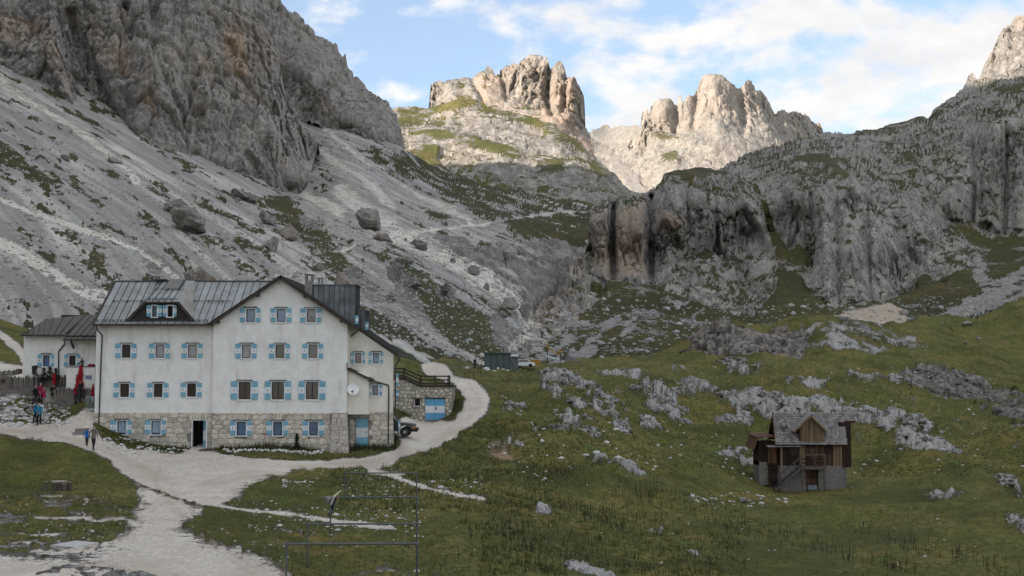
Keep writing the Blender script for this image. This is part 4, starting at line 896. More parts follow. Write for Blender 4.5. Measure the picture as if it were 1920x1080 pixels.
def window(root, px0, px1, py0, py1, D, sl=None, sr=None, kind='dark', hood=True, two=False, hdepth=0.2, label=None, ajar=False):
    """window set into a facade at depth D; sl, sr are outer edges (photo px) of the opened shutters"""
    x0, z1 = xz(px0, py0, D); x1, z0 = xz(px1, py1, D)
    o = bpy.data.objects.new('window', None); COL.objects.link(o); o.parent = root; o['_w'] = root['_w']; o.empty_display_size = 0.2
    if label: o['label'] = label
    y = D; fw = 0.055
    mb = MB()      # white surround round the opening, a little proud
    sw = 0.085
    mb.box(x0-sw, x0, y-0.03, y+0.05, z0-0.03, z1+sw); mb.box(x1, x1+sw, y-0.03, y+0.05, z0-0.03, z1+sw); mb.box(x0, x1, y-0.028, y+0.05, z1, z1+sw)
    mb.build('surround', M_white, o)
    mb = MB(); mb.box(x0-0.13, x1+0.13, y-0.09, y+0.06, z0-0.10, z0-0.031); mb.build('sill', M_white, o)
    mb = MB(); yf = y+0.10
    mb.box(x0+0.001, x0+fw, yf, yf+0.07, z0, z1-0.001); mb.box(x1-fw, x1-0.001, yf, yf+0.07, z0, z1-0.001)
    mb.box(x0+fw, x1-fw, yf+0.001, yf+0.069, z1-fw, z1-0.001); mb.box(x0+fw, x1-fw, yf+0.001, yf+0.069, z0, z0+fw)
    if two: mb.box((x0+x1)/2-0.035, (x0+x1)/2+0.035, yf-0.005, yf+0.06, z0+fw, z1-fw)
    mb.build('frame', M_frame, o)
    g = {'dark': M_gdark, 'blue': M_gblue, 'brown': M_gbrown, 'lace': M_gdark, 'curt': M_gblue, 'open': M_black, 'tri': M_gdark}[kind]
    mb = MB(); mb.box(x0+fw, x1-fw, yf+0.03, yf+0.045, z0+fw, z1-fw); mb.build('pane', g, o)
    a, b, c, d = x0+fw, x1-fw, z0+fw, z1-fw
    if kind in ('lace', 'curt', 'tri', 'halfcurt'):
        mb = MB(); n = 9
        for i in range(n):
            u0, u1 = a+(b-a)*i/n, a+(b-a)*(i+1)/n
            off = 0.010+0.012*(i % 2)
            if kind == 'lace': zt0 = zt1 = c+0.02
            elif kind == 'curt': zt0 = c+0.05+0.0*i; zt1 = zt0
            else:
                def dip(u): return c+(d-c)*(0.62-1.15*abs((u-a)/(b-a)-0.5))
                zt0, zt1 = max(c, dip(u0)), max(c, dip(u1))
            mb.add([(u0, yf+off, zt0), (u1, yf+0.022-off+0.012, zt1), (u1, yf+0.022-off+0.012, d), (u0, yf+off, d)], [(0,1,2,3)])
        mb.build('curtain', M_curtb if kind == 'curt' else M_curt, o, flipfix=False)
    if hood:
        mb = MB(); hw = 0.16+0.10*random.random(); hh = 0.035+0.05*random.random()
        mb.prism([(x0-hw, z1+0.10), (x1+hw, z1+0.10), (x1+hw-0.08, z1+0.10+hh), (x0-hw+0.1, z1+0.10+hh)], y-0.14, y+0.02)
        mb.build('hood', M_hood, o)
    if sl is not None: shutter(root, wx(sl, D), x0-sw-0.01, y-0.04, z0, z1+0.06, o)
    if sr is not None: shutter(root, x1+sw+0.01, wx(sr, D), y-0.04, z0, z1+0.06, o)
    return (x0-0.0, x1, z0, z1)
def clip(poly, nx_, nz_, c):
    """keep the side nx*x+nz*z <= c"""
    out = []
    for i in range(len(poly)):
        a, b = poly[i], poly[(i+1) % len(poly)]
        da, db = nx_*a[0]+nz_*a[1]-c, nx_*b[0]+nz_*b[1]-c
        if da <= 0: out.append(a)
        if da*db < 0:
            t_ = da/(da-db); out.append((a[0]+(b[0]-a[0])*t_, a[1]+(b[1]-a[1])*t_))
    return out
def rubble(region, holes, sx, sz, y, parent, mt, gap=0.025, jit=0.3, proud=(0.02, 0.06), seed=1, name='stone', coursed=True, along=None, limit=290):
    """lay individual stones over a convex wall face: cells of a jittered grid, clipped to the wall and its openings"""
    rr = random.Random(seed); xs = [p[0] for p in region]; zs = [p[1] for p in region]
    pts = []; z = min(zs)-sz*0.5; k = 0
    while z < max(zs)+sz:
        hz = sz*(0.75+0.5*rr.random()); x = min(xs)-sx+(0.5*sx if k % 2 else 0)
        while x < max(xs)+sx:
            w = sx*(0.65+0.8*rr.random()); pts.append((x+w/2, z+hz/2+(rr.random()-0.5)*hz*jit)); x += w
        z += hz; k += 1
    ax = sz/sx if coursed else 1.0
    cnt = 0
    for i, p in enumerate(pts):
        if any(h[0] < p[0] < h[1] and h[2] < p[1] < h[3] for h in holes): continue
        cell = [(p[0]-2*sx, p[1]-2*sz), (p[0]+2*sx, p[1]-2*sz), (p[0]+2*sx, p[1]+2*sz), (p[0]-2*sx, p[1]+2*sz)]
        for q in pts:
            if q is p or abs(q[0]-p[0]) > 2.6*sx or abs(q[1]-p[1]) > 3*sz: continue
            nx_, nz_ = (q[0]-p[0])*ax*ax, (q[1]-p[1])
            L = math.hypot(nx_, nz_); nx_ /= L; nz_ /= L
            c = nx_*(p[0]+q[0])/2+nz_*(p[1]+q[1])/2-gap/2
            cell = clip(cell, nx_, nz_, c)
            if len(cell) < 3: break
        if len(cell) < 3: continue
        n = len(region)
        for j in range(n):
            a, b = region[j], region[(j+1) % n]
            nx_, nz_ = (b[1]-a[1]), -(b[0]-a[0]); L = math.hypot(nx_, nz_); nx_ /= L; nz_ /= L
            cell = clip(cell, nx_, nz_, nx_*a[0]+nz_*a[1])
            if len(cell) < 3: break
        if len(cell) < 3: continue
        for h in holes:
            cx0, cx1 = min(c[0] for c in cell), max(c[0] for c in cell); cz0, cz1 = min(c[1] for c in cell), max(c[1] for c in cell)
            if cx1 > h[0] and cx0 < h[1] and cz1 > h[2] and cz0 < h[3]:
                ov = [(h[0]-p[0], (1,0,h[0])), (p[0]-h[1], (-1,0,-h[1])), (h[2]-p[1], (0,1,h[2])), (p[1]-h[3], (0,-1,-h[3]))]
                cell = clip(cell, *max(ov)[1])
                if len(cell) < 3: break
        if len(cell) < 3: continue
        A = 0.5*abs(sum(cell[j][0]*cell[(j+1) % len(cell)][1]-cell[(j+1) % len(cell)][0]*cell[j][1] for j in range(len(cell))))
        if A < 0.12*sx*sz: continue
        cnt += 1
        if cnt > limit: break
        pr = rr.uniform(*proud); cxm = sum(c[0] for c in cell)/len(cell); czm = sum(c[1] for c in cell)/len(cell)
        m = len(cell)
        P3 = (lambda x_, y_, z_: (x_, y_, z_)) if along is None else along
        vs = [P3(c[0], y+0.02, c[1]) for c in cell]+[P3(c[0], y-pr*0.55, c[1]) for c in cell]+[P3(cxm+(c[0]-cxm)*0.86, y-pr*(1+0.3*(rr.random()-0.5)), czm+(c[1]-czm)*0.86) for c in cell]
        fs = [(j, (j+1) % m, m+(j+1) % m, m+j) for j in range(m)]+[(m+j, m+(j+1) % m, 2*m+(j+1) % m, 2*m+j) for j in range(m)]+[tuple(range(2*m, 3*m))]
        mb = MB(); mb.add(vs, fs); mb.build(name, mt, parent)
    return cnt
# ------------------------------------------------------------------ the big mountain hut
DG, DL, DR, DB = 90.0, 90.45, 91.9, 98.8       # gable front, left wing front, lean-to front, rear
hut = thing('mountain_hut', (wx(400, DG), DG, wz(838, DG)), 'large white mountain hut with grey metal roof, stone base and blue and white shutters', 'mountain hut')
xL, xJ, xR = wx(179, DL), wx(399, DG), wx(650.5, DG)
zE, zP, zB = wz(606, DG), wz(774.5, DG), wz(858, DG)          # eaves, top of stone base, below ground
zRidge = wz(527.5, 94.4); xA, zA = wx(526, DG), wz(520, DG)   # main ridge, gable apex
slope_r = (zA-wz(613, DG))/(wx(664, DG)-xA)
# plastered walls with real openings
LWIN = [(227.6,243.8,646,671,215.7,255,'brown'),(291,307.5,646,671,279,318,'lace'),(351.8,368.7,646,671,340,379,'lace'),
        (226,242.8,719.6,744.6,214,253.3,'brown'),(289,305.4,719.6,744.6,277,316.6,'brown'),(351.5,368.3,719,744,340,379,'dark')]
GWIN = [(460,477,579.5,604,448.6,487,'blue'),(517.5,534,579.5,604,506,545,'blue'),(574,590.7,579.5,604,562,601.6,'tri'),
        (453,469.7,646,671.5,441,480.6,'lace'),(516,532.7,646,671.5,504,543,'brown'),(578,594.6,646,671.5,566.5,605.5,'dark'),
        (448,470.4,716,749,433.5,484,'brown2'),(510,533,716,749,497,546.4,'brown2'),(574,597,716,749,560.5,610.4,'brown2')]
def hole(w, D): return (wx(w[0], D), wx(w[1], D), wz(w[3], D), wz(w[2], D))
mb = MB()
facade(mb, [(xL, zP), (xJ, zP), (xJ, zE+0.05), (xL, zE+0.05)], [hole(w, DL) for w in LWIN], DL)
mb.build('wall', M_plaster, hut)
mb = MB(); mb.box(xL, xL+0.02, DL+0.01, DB, zP, zE); mb.build('side_wall', M_plaster, hut)
mb = MB(); mb.prism([(xL, zP), (xJ, zP), (xJ, zE), (xL, zE)], DB-0.02, DB); mb.build('rear_wall', M_plaster, hut)
gl = [(xJ, zP), (xR, zP), (xR, zA-slope_r*(xR-xA)-0.08), (xA, zA-0.08), (xJ, zA-slope_r*(xA-xJ)-0.08)]
mb = MB(); facade(mb, gl, [hole(w, DG) for w in GWIN], DG)
mb.add([(xJ, DG, zP), (xJ, DL, zP), (xJ, DL, zE), (xJ, DG, zE)], [(0,1,2,3)])
mb.build('wall', M_plaster, hut, flipfix=False)
mb = MB(); mb.prism(gl, DB-0.02, DB); mb.build('rear_wall', M_plaster, hut)
mb = MB(); mb.add([(xR, DG, zP), (xR, DB, zP), (xR, DB, gl[2][1]), (xR, DG, gl[2][1])], [(0,1,2,3)]); mb.build('side_wall', M_cream, hut)
# stone base: mortar backing with openings, single stones laid over it
LB = [(222.4,239,789,814,209.7,249,'curt'),(286,303.3,789,814,274,312.8,'tri2')]
GB = [(445.4,462.7,790.6,816,433.5,473,'blue'),(513.7,530.6,790.6,816,501.7,541,'blue'),(581,597.4,790.6,816,569,608.7,'blue')]
door_l = (wx(363.5, DL), wx(388.5, DL), wz(845, DL), wz(788.5, DL))
mb = MB(); facade(mb, [(xL, zB), (xJ, zB), (xJ, zP), (xL, zP)], [hole(w, DL) for w in LB]+[door_l], DL-0.03, 0.25)
facade(mb, [(xJ, zB), (xR, zB), (xR, zP), (xJ, zP)], [hole(w, DG) for w in GB], DG-0.03, 0.25)
mb.add([(xR, DG-0.03, zB), (xR, DB, zB), (xR, DB, zP), (xR, DG-0.03, zP)], [(0,1,2,3)])
mb.add([(xJ, DG-0.03, zB), (xJ, DL, zB), (xJ, DL, zP), (xJ, DG-0.03, zP)], [(0,1,2,3)])
mb.add([(xL, DL-0.03, zB), (xL, DB, zB), (xL, DB, zP), (xL, DL-0.03, zP)], [(0,1,2,3)])
base = mb.build('stone_base', M_mortar, hut, flipfix=False)
def ring(h, s=0.10, t=0.16): return (h[0]-s, h[1]+s, h[2]-0.12, h[3]+t)
def shut_zone(w, D): return (wx(w[4], D)-0.0, wx(w[5], D)+0.0, wz(w[3], D), wz(w[2], D)+0.05)
rubble([(xL-0.02, zB), (xJ-0.02, zB), (xJ-0.02, zP-0.0), (xL-0.02, zP)], [ring(hole(w, DL)) for w in LB]+[(door_l[0]-0.1, door_l[1]+0.1, door_l[2]-2, door_l[3]+0.08)], 0.62, 0.36, DL-0.03, base, M_stone, seed=4, gap=0.03, limit=140)
rubble([(xJ+0.02, zB), (wx(622, DG), zB), (wx(622, DG), zP), (xJ+0.02, zP)], [ring(hole(w, DG)) for w in GB], 0.62, 0.36, DG-0.03, base, M_stone, seed=9, gap=0.03, limit=155)
for w in LWIN: window(hut, w[0], w[1], w[2], w[3], DL, w[4], w[5], w[6])
for w in LB: window(hut, w[0], w[1], w[2], w[3], DL-0.03, w[4], w[5], 'curt' if w[6] == 'curt' else 'curt')
for w in GWIN: window(hut, w[0], w[1], w[2], w[3], DG, w[4], w[5], 'brown' if w[6] == 'brown2' else w[6], two=(w[6] == 'brown2'))
for w in GB: window(hut, w[0], w[1], w[2], w[3], DG-0.03, w[4], w[5], 'blue')
# corner pier of flaking red-stained stone, battered outwards at its foot
mb = MB(); px0_, px1_ = wx(624, DG), wx(651, DG)
mb.hexa([(px0_-0.12, DG-0.45, zB), (px1_+0.22, DG-0.45, zB), (px1_+0.22, DG+0.6, zB), (px0_-0.12, DG+0.6, zB), (px0_, DG-0.12, zP-0.02), (px1_+0.02, DG-0.12, zP-0.02), (px1_+0.02, DG+0.4, zP-0.02), (px0_, DG+0.4, zP-0.02)])
pier = mb.build('buttress', M_mortar, hut)
rr_ = random.Random(3); z = zB
def pier_y(z_): return DG-0.45+(z_-zB)/(zP-zB)*0.33
while z < zP-0.1:
    h_ = min(rr_.uniform(0.24, 0.36), zP-z); nst = 2 + (rr_.random() > 0.5); t0 = (z-zB)/(zP-zB)
    a, b = px0_-0.12*(1-t0), px1_+0.22*(1-t0)+0.02
    for i in range(nst):
        u0, u1 = a+(b-a)*i/nst+0.015, a+(b-a)*(i+1)/nst-0.015; yy = pier_y(z)
        mb = MB(); mb.hexa([(u0, yy-0.05, z+0.01), (u1, yy-0.05, z+0.01), (u1, yy+0.1, z+0.01), (u0, yy+0.1, z+0.01), (u0+0.01, pier_y(z+h_)-0.04, z+h_-0.01), (u1-0.01, pier_y(z+h_)-0.05, z+h_-0.01), (u1, yy+0.2, z+h_-0.01), (u0, yy+0.2, z+h_-0.01)])
        mb.build('stone', M_redstone, pier)
    z += h_
# left entrance: open blue and white door in a white frame, dark room behind
mb = MB(); x0, x1, z0, z1 = door_l; y = DL-0.03
mb.box(x0-0.09, x0, y-0.04, y+0.1, z0, z1+0.08); mb.box(x1, x1+0.09, y-0.04, y+0.1, z0, z1+0.08); mb.box(x0, x1, y-0.038, y+0.1, z1, z1+0.08)
dr = mb.build('door_frame', M_white, hut)
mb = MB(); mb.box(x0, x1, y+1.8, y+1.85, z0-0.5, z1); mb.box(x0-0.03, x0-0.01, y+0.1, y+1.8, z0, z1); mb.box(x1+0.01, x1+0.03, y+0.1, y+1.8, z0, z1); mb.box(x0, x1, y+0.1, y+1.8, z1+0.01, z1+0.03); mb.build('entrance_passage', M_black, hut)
mb = MB(); hz = (z1-z0)/3
for k in range(3):
    mb.hexa([(x1-0.30, y+0.32, z0+hz*k+0.002), (x1-0.01, y+0.02, z0+hz*k+0.002), (x1-0.0, y+0.06, z0+hz*k+0.002), (x1-0.28, y+0.36, z0+hz*k+0.002), (x1-0.30, y+0.32, z0+hz*(k+1)), (x1-0.01, y+0.02, z0+hz*(k+1)), (x1, y+0.06, z0+hz*(k+1)), (x1-0.28, y+0.36, z0+hz*(k+1))], 1 if k == 1 else 0)
mb.build('door', [M_blue, M_white], hut)
# lean-to on the right with its little projecting bay
xl0, xl1 = xR, wx(737.5, DR); zt0 = zA-slope_r*(xR-xA)-0.1
def zroof(x): return zA-slope_r*(x-xA)
x_back = wx(737.5, DR)*(DB/DR)*1.002
LW = [(665.7,677.3,662,681,658,684.3,'dark'),(699,710.3,662,681,691,718,'curt'),(698.4,709.3,722.4,741.4,690,716.7,'blue')]
door_r = (wx(668.5, DR-0.03), wx(691.5, DR-0.03), wz(838, DR), wz(784, DR))
bx0, bx1 = xR+0.01, wx(690, DG+0.6); zb0, zb1 = wz(775, DG+0.6), wz(688, DG+0.6)
mb = MB()
facade(mb, [(xl0, zP), (xl1, zP), (xl1, zroof(xl1)-0.1), (xl0, zroof(xl0)-0.1)], [hole(w, DR) for w in LW], DR)
mb.add([(xl1, DR, zB), (x_back, DB, zB), (x_back, DB, zroof(xl1)), (xl1, DR, zroof(xl1)-0.1)], [(0,1,2,3)])
mb.build('lean_to_wall', M_cream, hut, flipfix=False)
mb = MB(); facade(mb, [(xl0, zB), (xl1+0.12, zB), (xl1+0.01, zP), (xl0, zP)], [door_r], DR-0.04, 0.15)
mb.add([(xl1+0.12, DR-0.04, zB), (x_back+0.1, DB, zB), (x_back, DB, zP), (xl1+0.01, DR-0.04, zP)], [(0,1,2,3)])
lb = mb.build('lean_to_base', M_mortar, hut, flipfix=False)
rubble([(xl0+0.02, zB), (xl1+0.11, zB), (xl1, zP), (xl0+0.02, zP)], [(door_r[0]-0.05, door_r[1]+0.05, zB-1, door_r[3]+0.05)], 0.55, 0.38, DR-0.04, lb, M_stone, seed=21, gap=0.03, limit=60)
for w in LW: window(hut, w[0], w[1], w[2], w[3], DR, w[4], w[5], w[6])
mb = MB(); x0, x1, z0, z1 = door_r; hz = (z1-z0)/3
for k in range(3):
    for i in range(2): mb.box(x0+(x1-x0)*i/2+0.003, x0+(x1-x0)*(i+1)/2-0.003, DR+0.02, DR+0.07, z0+hz*k+0.001, z0+hz*(k+1), 1 if k == 1 else 0)
d_ = mb.build('door', [M_blue, M_white], hut)
mb = MB(); mb.box(x1-0.16, x1-0.13, DR-0.03, DR+0.02, z0+1.0, z0+1.2); mb.box(x1-0.26, x1-0.13, DR-0.045, DR-0.03, z0+1.14, z0+1.17); mb.build('handle', M_pipe, d_)
mb = MB(); mb.prism([(bx0, zb0), (bx1, zb0), (bx1, wz(706, DG+0.6)), (bx0, wz(690, DG+0.6))], DG+0.6, DR-0.01); mb.box(bx0-0.0, bx1+0.03, DG+0.55, DR, zb0-0.08, zb0-0.002)
bay = mb.build('bay', M_cream, hut)
mb = MB()
A_, B_ = Vector((bx0-0.02, 0, wz(689, DG+0.4))), Vector((wx(698, DG+0.4), 0, wz(711, DG+0.4)))
mb.slab([(A_.x, DG+0.3, A_.z), (B_.x, DG+0.3, B_.z), (B_.x, DR, B_.z), (A_.x, DR, A_.z)], 0.16)
mb.build('bay_roof', M_fascia, hut)
# satellite dish
mb = MB(); c = Vector((wx(662.5, DG+0.2), DG+0.12, wz(729.5, DG+0.2))); R0 = 0.46; n = 20; nd = Vector((0.25, -1, 0.25)).normalized(); ua = nd.orthogonal().normalized(); ub = nd.cross(ua)
vs = [c+nd*-0.10]; fs = []
for k in (1, 2, 3):
    for i in range(n):
        t_ = 2*math.pi*i/n; r_ = R0*k/3; vs.append(c+(ua*math.cos(t_)+ub*math.sin(t_))*r_+nd*(-0.10+0.13*(k/3)**2))
for i in range(n): fs.append((0, 1+i, 1+(i+1) % n))
for k in (0, 1):
    for i in range(n): fs.append((1+k*n+i, 1+(k+1)*n+i, 1+(k+1)*n+(i+1) % n, 1+k*n+(i+1) % n))
mb.add(vs, fs); dish = mb.build('satellite_dish', mat('dish_white', (0.8,0.8,0.79), 0.4), hut, smooth=True, flipfix=False)
mb = MB(); mb.tube(c+Vector((0,0,-0.4)), c+nd*0.45+Vector((0,0,-0.15)), 0.018); mb.box(c.x-0.06, c.x+0.10, c.y-0.55, c.y-0.45, c.z-0.25, c.z-0.12); mb.tube(c-nd*0.1, c+Vector((0.0,0.55,0)), 0.03); mb.build('dish_arm', M_pipe, dish)
mb = MB(); mb.box(xR+0.0, xR+0.06, DG-0.12, DG-0.02, wz(694, DG), wz(680, DG)); mb.build('meter_box', M_hood, hut)

# ---- roofs: each sheet between two seams is a piece of its own
def sheets(parent, p00, p10, p11, p01, w, mt, th=0.05, seamh=0.045, clipf=None, name='roof_sheet'):
    """p00-p10 eave, p01-p11 ridge; sheets run from eave to ridge"""
    p00, p10, p11, p01 = map(Vector, (p00, p10, p11, p01)); L = (p10-p00).length; n = max(1, round(L/w))
    nn = (p10-p00).cross(p01-p00).normalized()
    if nn.z < 0: nn = -nn
    for i in range(n):
        a, b = i/n, (i+1)/n
        q = [p00.lerp(p10, a), p00.lerp(p10, b), p01.lerp(p11, b), p01.lerp(p11, a)]
        e = (p10-p00).normalized()*0.006
        if (q[3]-q[2]).length < 0.01: q = q[:3]
        mb = MB(); mb.slab([v for v in q], th, 0, nn)
        # standing seam along the left edge
        mb.beam(q[0]+nn*seamh*0.5+e*3, q[-1]+nn*seamh*0.5+e*3, 0.035, seamh, 1, up=nn)
        mb.build(name, [mt, M_seam], parent)
yE = DL-0.75; zEe = wz(607, yE)
roof_n = lambda y_: zEe+(zRidge-zEe)*(y_-yE)/(94.4-yE)
xe0 = wx(174, yE); xr0 = wx(212, 94.4)
roof = bpy.data.objects.new('roof', None); COL.objects.link(roof); roof.parent = hut; roof['_w'] = hut['_w']
def cl_x(px): return wx(px, yE)
# west part of the front slope (left of the dormer), the part right of it up to the valley with the gable roof, and below the dormer
xd0, xd1 = wx(240, yE), wx(359, yE)
xv = xJ-0.35                                      # valley foot
xvt = xA                                          # both ridges meet
sheets(roof, (xe0, yE, zEe), (xd1+0.3, yE, zEe), (xd1+0.3, 94.4, zRidge), (xr0 if False else xe0, 94.4, zRidge), 0.56, M_zinc)
# valley piece: sheets get longer towards the ridge; cut along the valley
nV = 6; xs0 = xd1+0.3
yv = lambda x_: yE+(94.4-yE)*min(1, max(0, (x_-xv)/(xvt-xv)))
i = 0; x = xs0
while x < xvt-0.05:
    x2 = min(x+0.56, xvt); a_, b_ = yv(x), yv(x2)
    q = [Vector((x, a_, roof_n(a_))), Vector((x2, b_, roof_n(b_))), Vector((x2, 94.4, zRidge)), Vector((x, 94.4, zRidge))]
    if 94.4-b_ < 0.02: q = [q[0], q[1], q[3]]
    mb = MB(); mb.slab(q, 0.05, 0); nn = Vector((0, -(zRidge-zEe), 94.4-yE)).normalized()
    mb.beam(q[0]+nn*0.02, q[-1]+nn*0.02, 0.035, 0.045, 1, up=nn); mb.build('roof_sheet', [M_zinc, M_seam], roof); x = x2
sheets(roof, (xe0, DB+0.5, zEe), (xA, DB+0.5, zEe), (xA, 94.4, zRidge), (xe0, 94.4, zRidge), 1.4, M_zinc)
mb = MB(); mb.box(xe0-0.02, xA, 94.3, 94.5, zRidge-0.02, zRidge+0.06); mb.build('ridge_cap', M_seam, roof)
mb = MB(); mb.beam((xe0-0.05, yE, zEe-0.03), (xe0-0.05, 94.4, zRidge-0.03), 0.10, 0.22); mb.beam((xe0-0.05, DB+0.5, zEe-0.03), (xe0-0.05, 94.4, zRidge-0.03), 0.10, 0.22); mb.build('verge_board', M_fascia, roof)
mb = MB(); mb.box(xe0-0.1, xJ-0.1, yE-0.16, yE+0.02, zEe-0.16, zEe-0.02); mb.box(xe0, xJ, yE+0.02, DL-0.01, zEe-0.12, zEe-0.08); mb.build('gutter', M_fascia, roof)
# left gable end wall
mb = MB(); mb.add([(xL, DL, zE-0.1), (xL, DB, zE-0.1), (xL, 94.4, zRidge-0.1)], [(0,1,2)]); mb.build('gable_wall', M_plaster, hut)
# snow guards: two rails of bars on brackets
def snow_guard(x0, x1, y_, zf, parent, step=0.6):
    mb = MB(); z = zf(y_)
    for k in (0.08, 0.17): mb.tube((x0, y_-0.05, z+k), (x1, y_-0.05, z+k), 0.016, 6)
    x = x0+0.1
    while x < x1: mb.box(x-0.02, x+0.02, y_-0.07, y_+0.05, z-0.02, z+0.2); x += step
    mb.build('snow_guard', M_seam, parent)
snow_guard(xe0+0.1, xJ-0.4, yE+0.18, roof_n, roof); snow_guard(xe0+0.6, wx(272, 92), 92.0, roof_n, roof, 1.1); snow_guard(wx(360, 92), wx(432, 92), 92.0, roof_n, roof, 1.1)
# gable roof: left slope back to the main ridge, right slope running down over the lean-to
yF = DG-0.55
def rake(x_, side): return zA+0.10-slope_r*abs(x_-xA)
xgl, xgr = wx(394, yF), wx(746, DR-0.55)
lroof = [(xgl, yF, rake(xgl, 0)), (xgl, 92.0, rake(xgl, 0)), (xA, 94.6, zA+0.10), (xA, yF, zA+0.10)]
mb = MB(); mb.slab([lroof[0], lroof[3], lroof[2], (xgl+0.8, 90.9, rake(xgl+0.8, 0)), (xgl, 90.2, rake(xgl, 0))], 0.05, 0); mb.build('roof_slope', M_zinc, roof)
xs_ = [xA, xR+0.55]
nS = 12
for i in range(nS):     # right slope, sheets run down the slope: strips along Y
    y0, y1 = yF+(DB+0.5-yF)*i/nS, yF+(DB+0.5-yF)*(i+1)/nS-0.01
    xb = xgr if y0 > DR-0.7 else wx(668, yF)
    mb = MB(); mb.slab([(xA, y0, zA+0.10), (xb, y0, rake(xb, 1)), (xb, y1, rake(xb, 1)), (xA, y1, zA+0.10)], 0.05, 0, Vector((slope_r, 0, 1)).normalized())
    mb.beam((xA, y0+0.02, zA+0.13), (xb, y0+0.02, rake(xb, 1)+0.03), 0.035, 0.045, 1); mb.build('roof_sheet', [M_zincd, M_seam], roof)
def vboard(x0, x1, y_, dz=0.0, w=0.10, h=0.26):
    mb = MB(); z0, z1 = rake(x0, 0)+dz, rake(x1, 0)+dz
    mb.beam((x0, y_, z0-0.10), (x1, y_, z1-0.10), w, h); mb.beam((x0, y_-0.035, z0+0.02), (x1, y_-0.035, z1+0.02), 0.16, 0.05)
    return mb
vboard(xgl, xA+0.03, yF).build('verge_board', M_fascia, roof); vboard(xA-0.03, wx(668, yF), yF).build('verge_board', M_fascia, roof)
vboard(wx(664, DR-0.6), xgr, DR-0.55).build('verge_board', M_fascia, roof)
mb = MB()      # soffits
mb.slab([(xgl, yF, rake(xgl, 0)-0.17), (xgl, DG-0.01, rake(xgl, 0)-0.17), (xA, DG-0.01, zA-0.09), (xA, yF, zA-0.09)], 0.02)
mb.slab([(xA, yF, zA-0.09), (xA, DG-0.01, zA-0.09), (wx(668, yF), DG-0.01, rake(wx(668, yF), 0)-0.17), (wx(668, yF), yF, rake(wx(668, yF), 0)-0.17)], 0.02)
mb.build('soffit', M_fascia, roof)
mb = MB()
for px_ in (409, 483, 571, 640):
    x = wx(px_, DG); mb.box(x-0.09, x+0.09, yF+0.06, DG-0.0, rake(x, 0)-0.42, rake(x, 0)-0.22)
mb.build('purlin_end', M_fascia, roof)
# dormer in the left wing: shingled trapezoid front with two windows
Df = yE+0.32; zf = lambda y_: roof_n(y_)
A0, B0, C0, E0 = (wx(238, Df), wz(603, Df)), (wx(274.5, Df), wz(567.5, Df)), (wx(329.5, Df), wz(567.5, Df)), (wx(360, Df), wz(603, Df))
DW = [(283,291.7,573.5,593.5),(312,321.7,573.5,593.5)]
dormer = bpy.data.objects.new('dormer', None); COL.objects.link(dormer); dormer.parent = hut; dormer['_w'] = hut['_w']
mb = MB(); facade(mb, [A0, E0, C0, B0], [hole((a, b, c, d), Df) for a, b, c, d in DW], Df, 0.2); mb.build('front', M_shingle, dormer, flipfix=False)
rs = random.Random(5)
mb = MB(); z = A0[1]; row = 0      # shingles, too small to pick out one by one
while z < B0[1]-0.03:
    t_ = (z-A0[1])/(B0[1]-A0[1]); xa, xb = A0[0]+(B0[0]-A0[0])*t_+0.12, E0[0]+(C0[0]-E0[0])*t_-0.12; x = xa
    while x < xb:
        w_ = rs.uniform(0.10, 0.18)
        if not any(hole(q, Df)[0]-0.35 < x < hole(q, Df)[1]+0.22 and hole(q, Df)[2]-0.15 < z < hole(q, Df)[3] for q in DW):
            o_ = rs.uniform(0.02, 0.045); mb.box(x, min(x+w_-0.01, xb), Df-o_, Df-0.002, z, z+0.19)
        x += w_
    z += 0.17; row += 1
o_ = mb.build('shingles', M_shingle, dormer); o_['kind'] = 'stuff'
yt_ = 94.4
Ft, Gt = Vector((wx(305, yt_), yt_-0.1, zRidge+0.05)), Vector((wx(355, yt_), yt_-0.1, zRidge+0.05))
Bv, Cv = Vector((B0[0]-0.12, Df-0.25, B0[1]+0.02)), Vector((C0[0]+0.12, Df-0.25, C0[1]+0.02))
Av, Ev = Vector((A0[0]-0.1, Df-0.1, A0[1]+0.02)), Vector((E0[0]+0.1, Df-0.1, E0[1]+0.02))
nS = 5
for i in range(nS):
    a, b = i/nS, (i+1)/nS
    q = [Bv.lerp(Cv, a), Bv.lerp(Cv, b), Ft.lerp(Gt, b), Ft.lerp(Gt, a)]
    nn = (q[1]-q[0]).cross(q[3]-q[0]).normalized(); nn = nn if nn.z > 0 else -nn
    mb = MB(); mb.slab(q, 0.06, 0, nn); mb.beam(q[0]+nn*0.03, q[3]+nn*0.03, 0.035, 0.05, 1, up=nn); mb.build('roof_sheet', [M_flash if False else M_zinc, M_seam], dormer)
Lft = Vector((wx(290, 93.6), 93.7, roof_n(93.7)))
mb = MB(); mb.slab([Av, Bv, Ft, Vector((wx(297, 94.2), 94.2, roof_n(94.2)+0.01))], 0.04, 0, Vector((-0.5,-0.3,0.8)).normalized()); mb.build('cheek', M_zinc, dormer)
mb = MB(); mb.slab([Cv, Ev, Gt+Vector((0.35, 0, -0.02)), Gt], 0.04, 0, Vector((0.5,-0.3,0.8)).normalized()); mb.build('cheek', M_flash, dormer)
mb = MB(); mb.beam(Av, Bv, 0.12, 0.2); mb.beam(Cv, Ev, 0.12, 0.2); mb.beam(Bv+Vector((0,0,-0.02)), Cv+Vector((0,0,-0.02)), 0.12, 0.12); mb.build('verge_board', M_fascia, dormer)
for k, (a, b, c, d) in enumerate(DW):
    x0, x1, z0, z1 = hole((a, b, c, d), Df)
    window(dormer, a, b, c, d, Df, (273, 303)[k], (301, 329)[k], ('blue', 'open')[k], hood=False, label=('closed dormer window', 'dormer window standing open')[k])
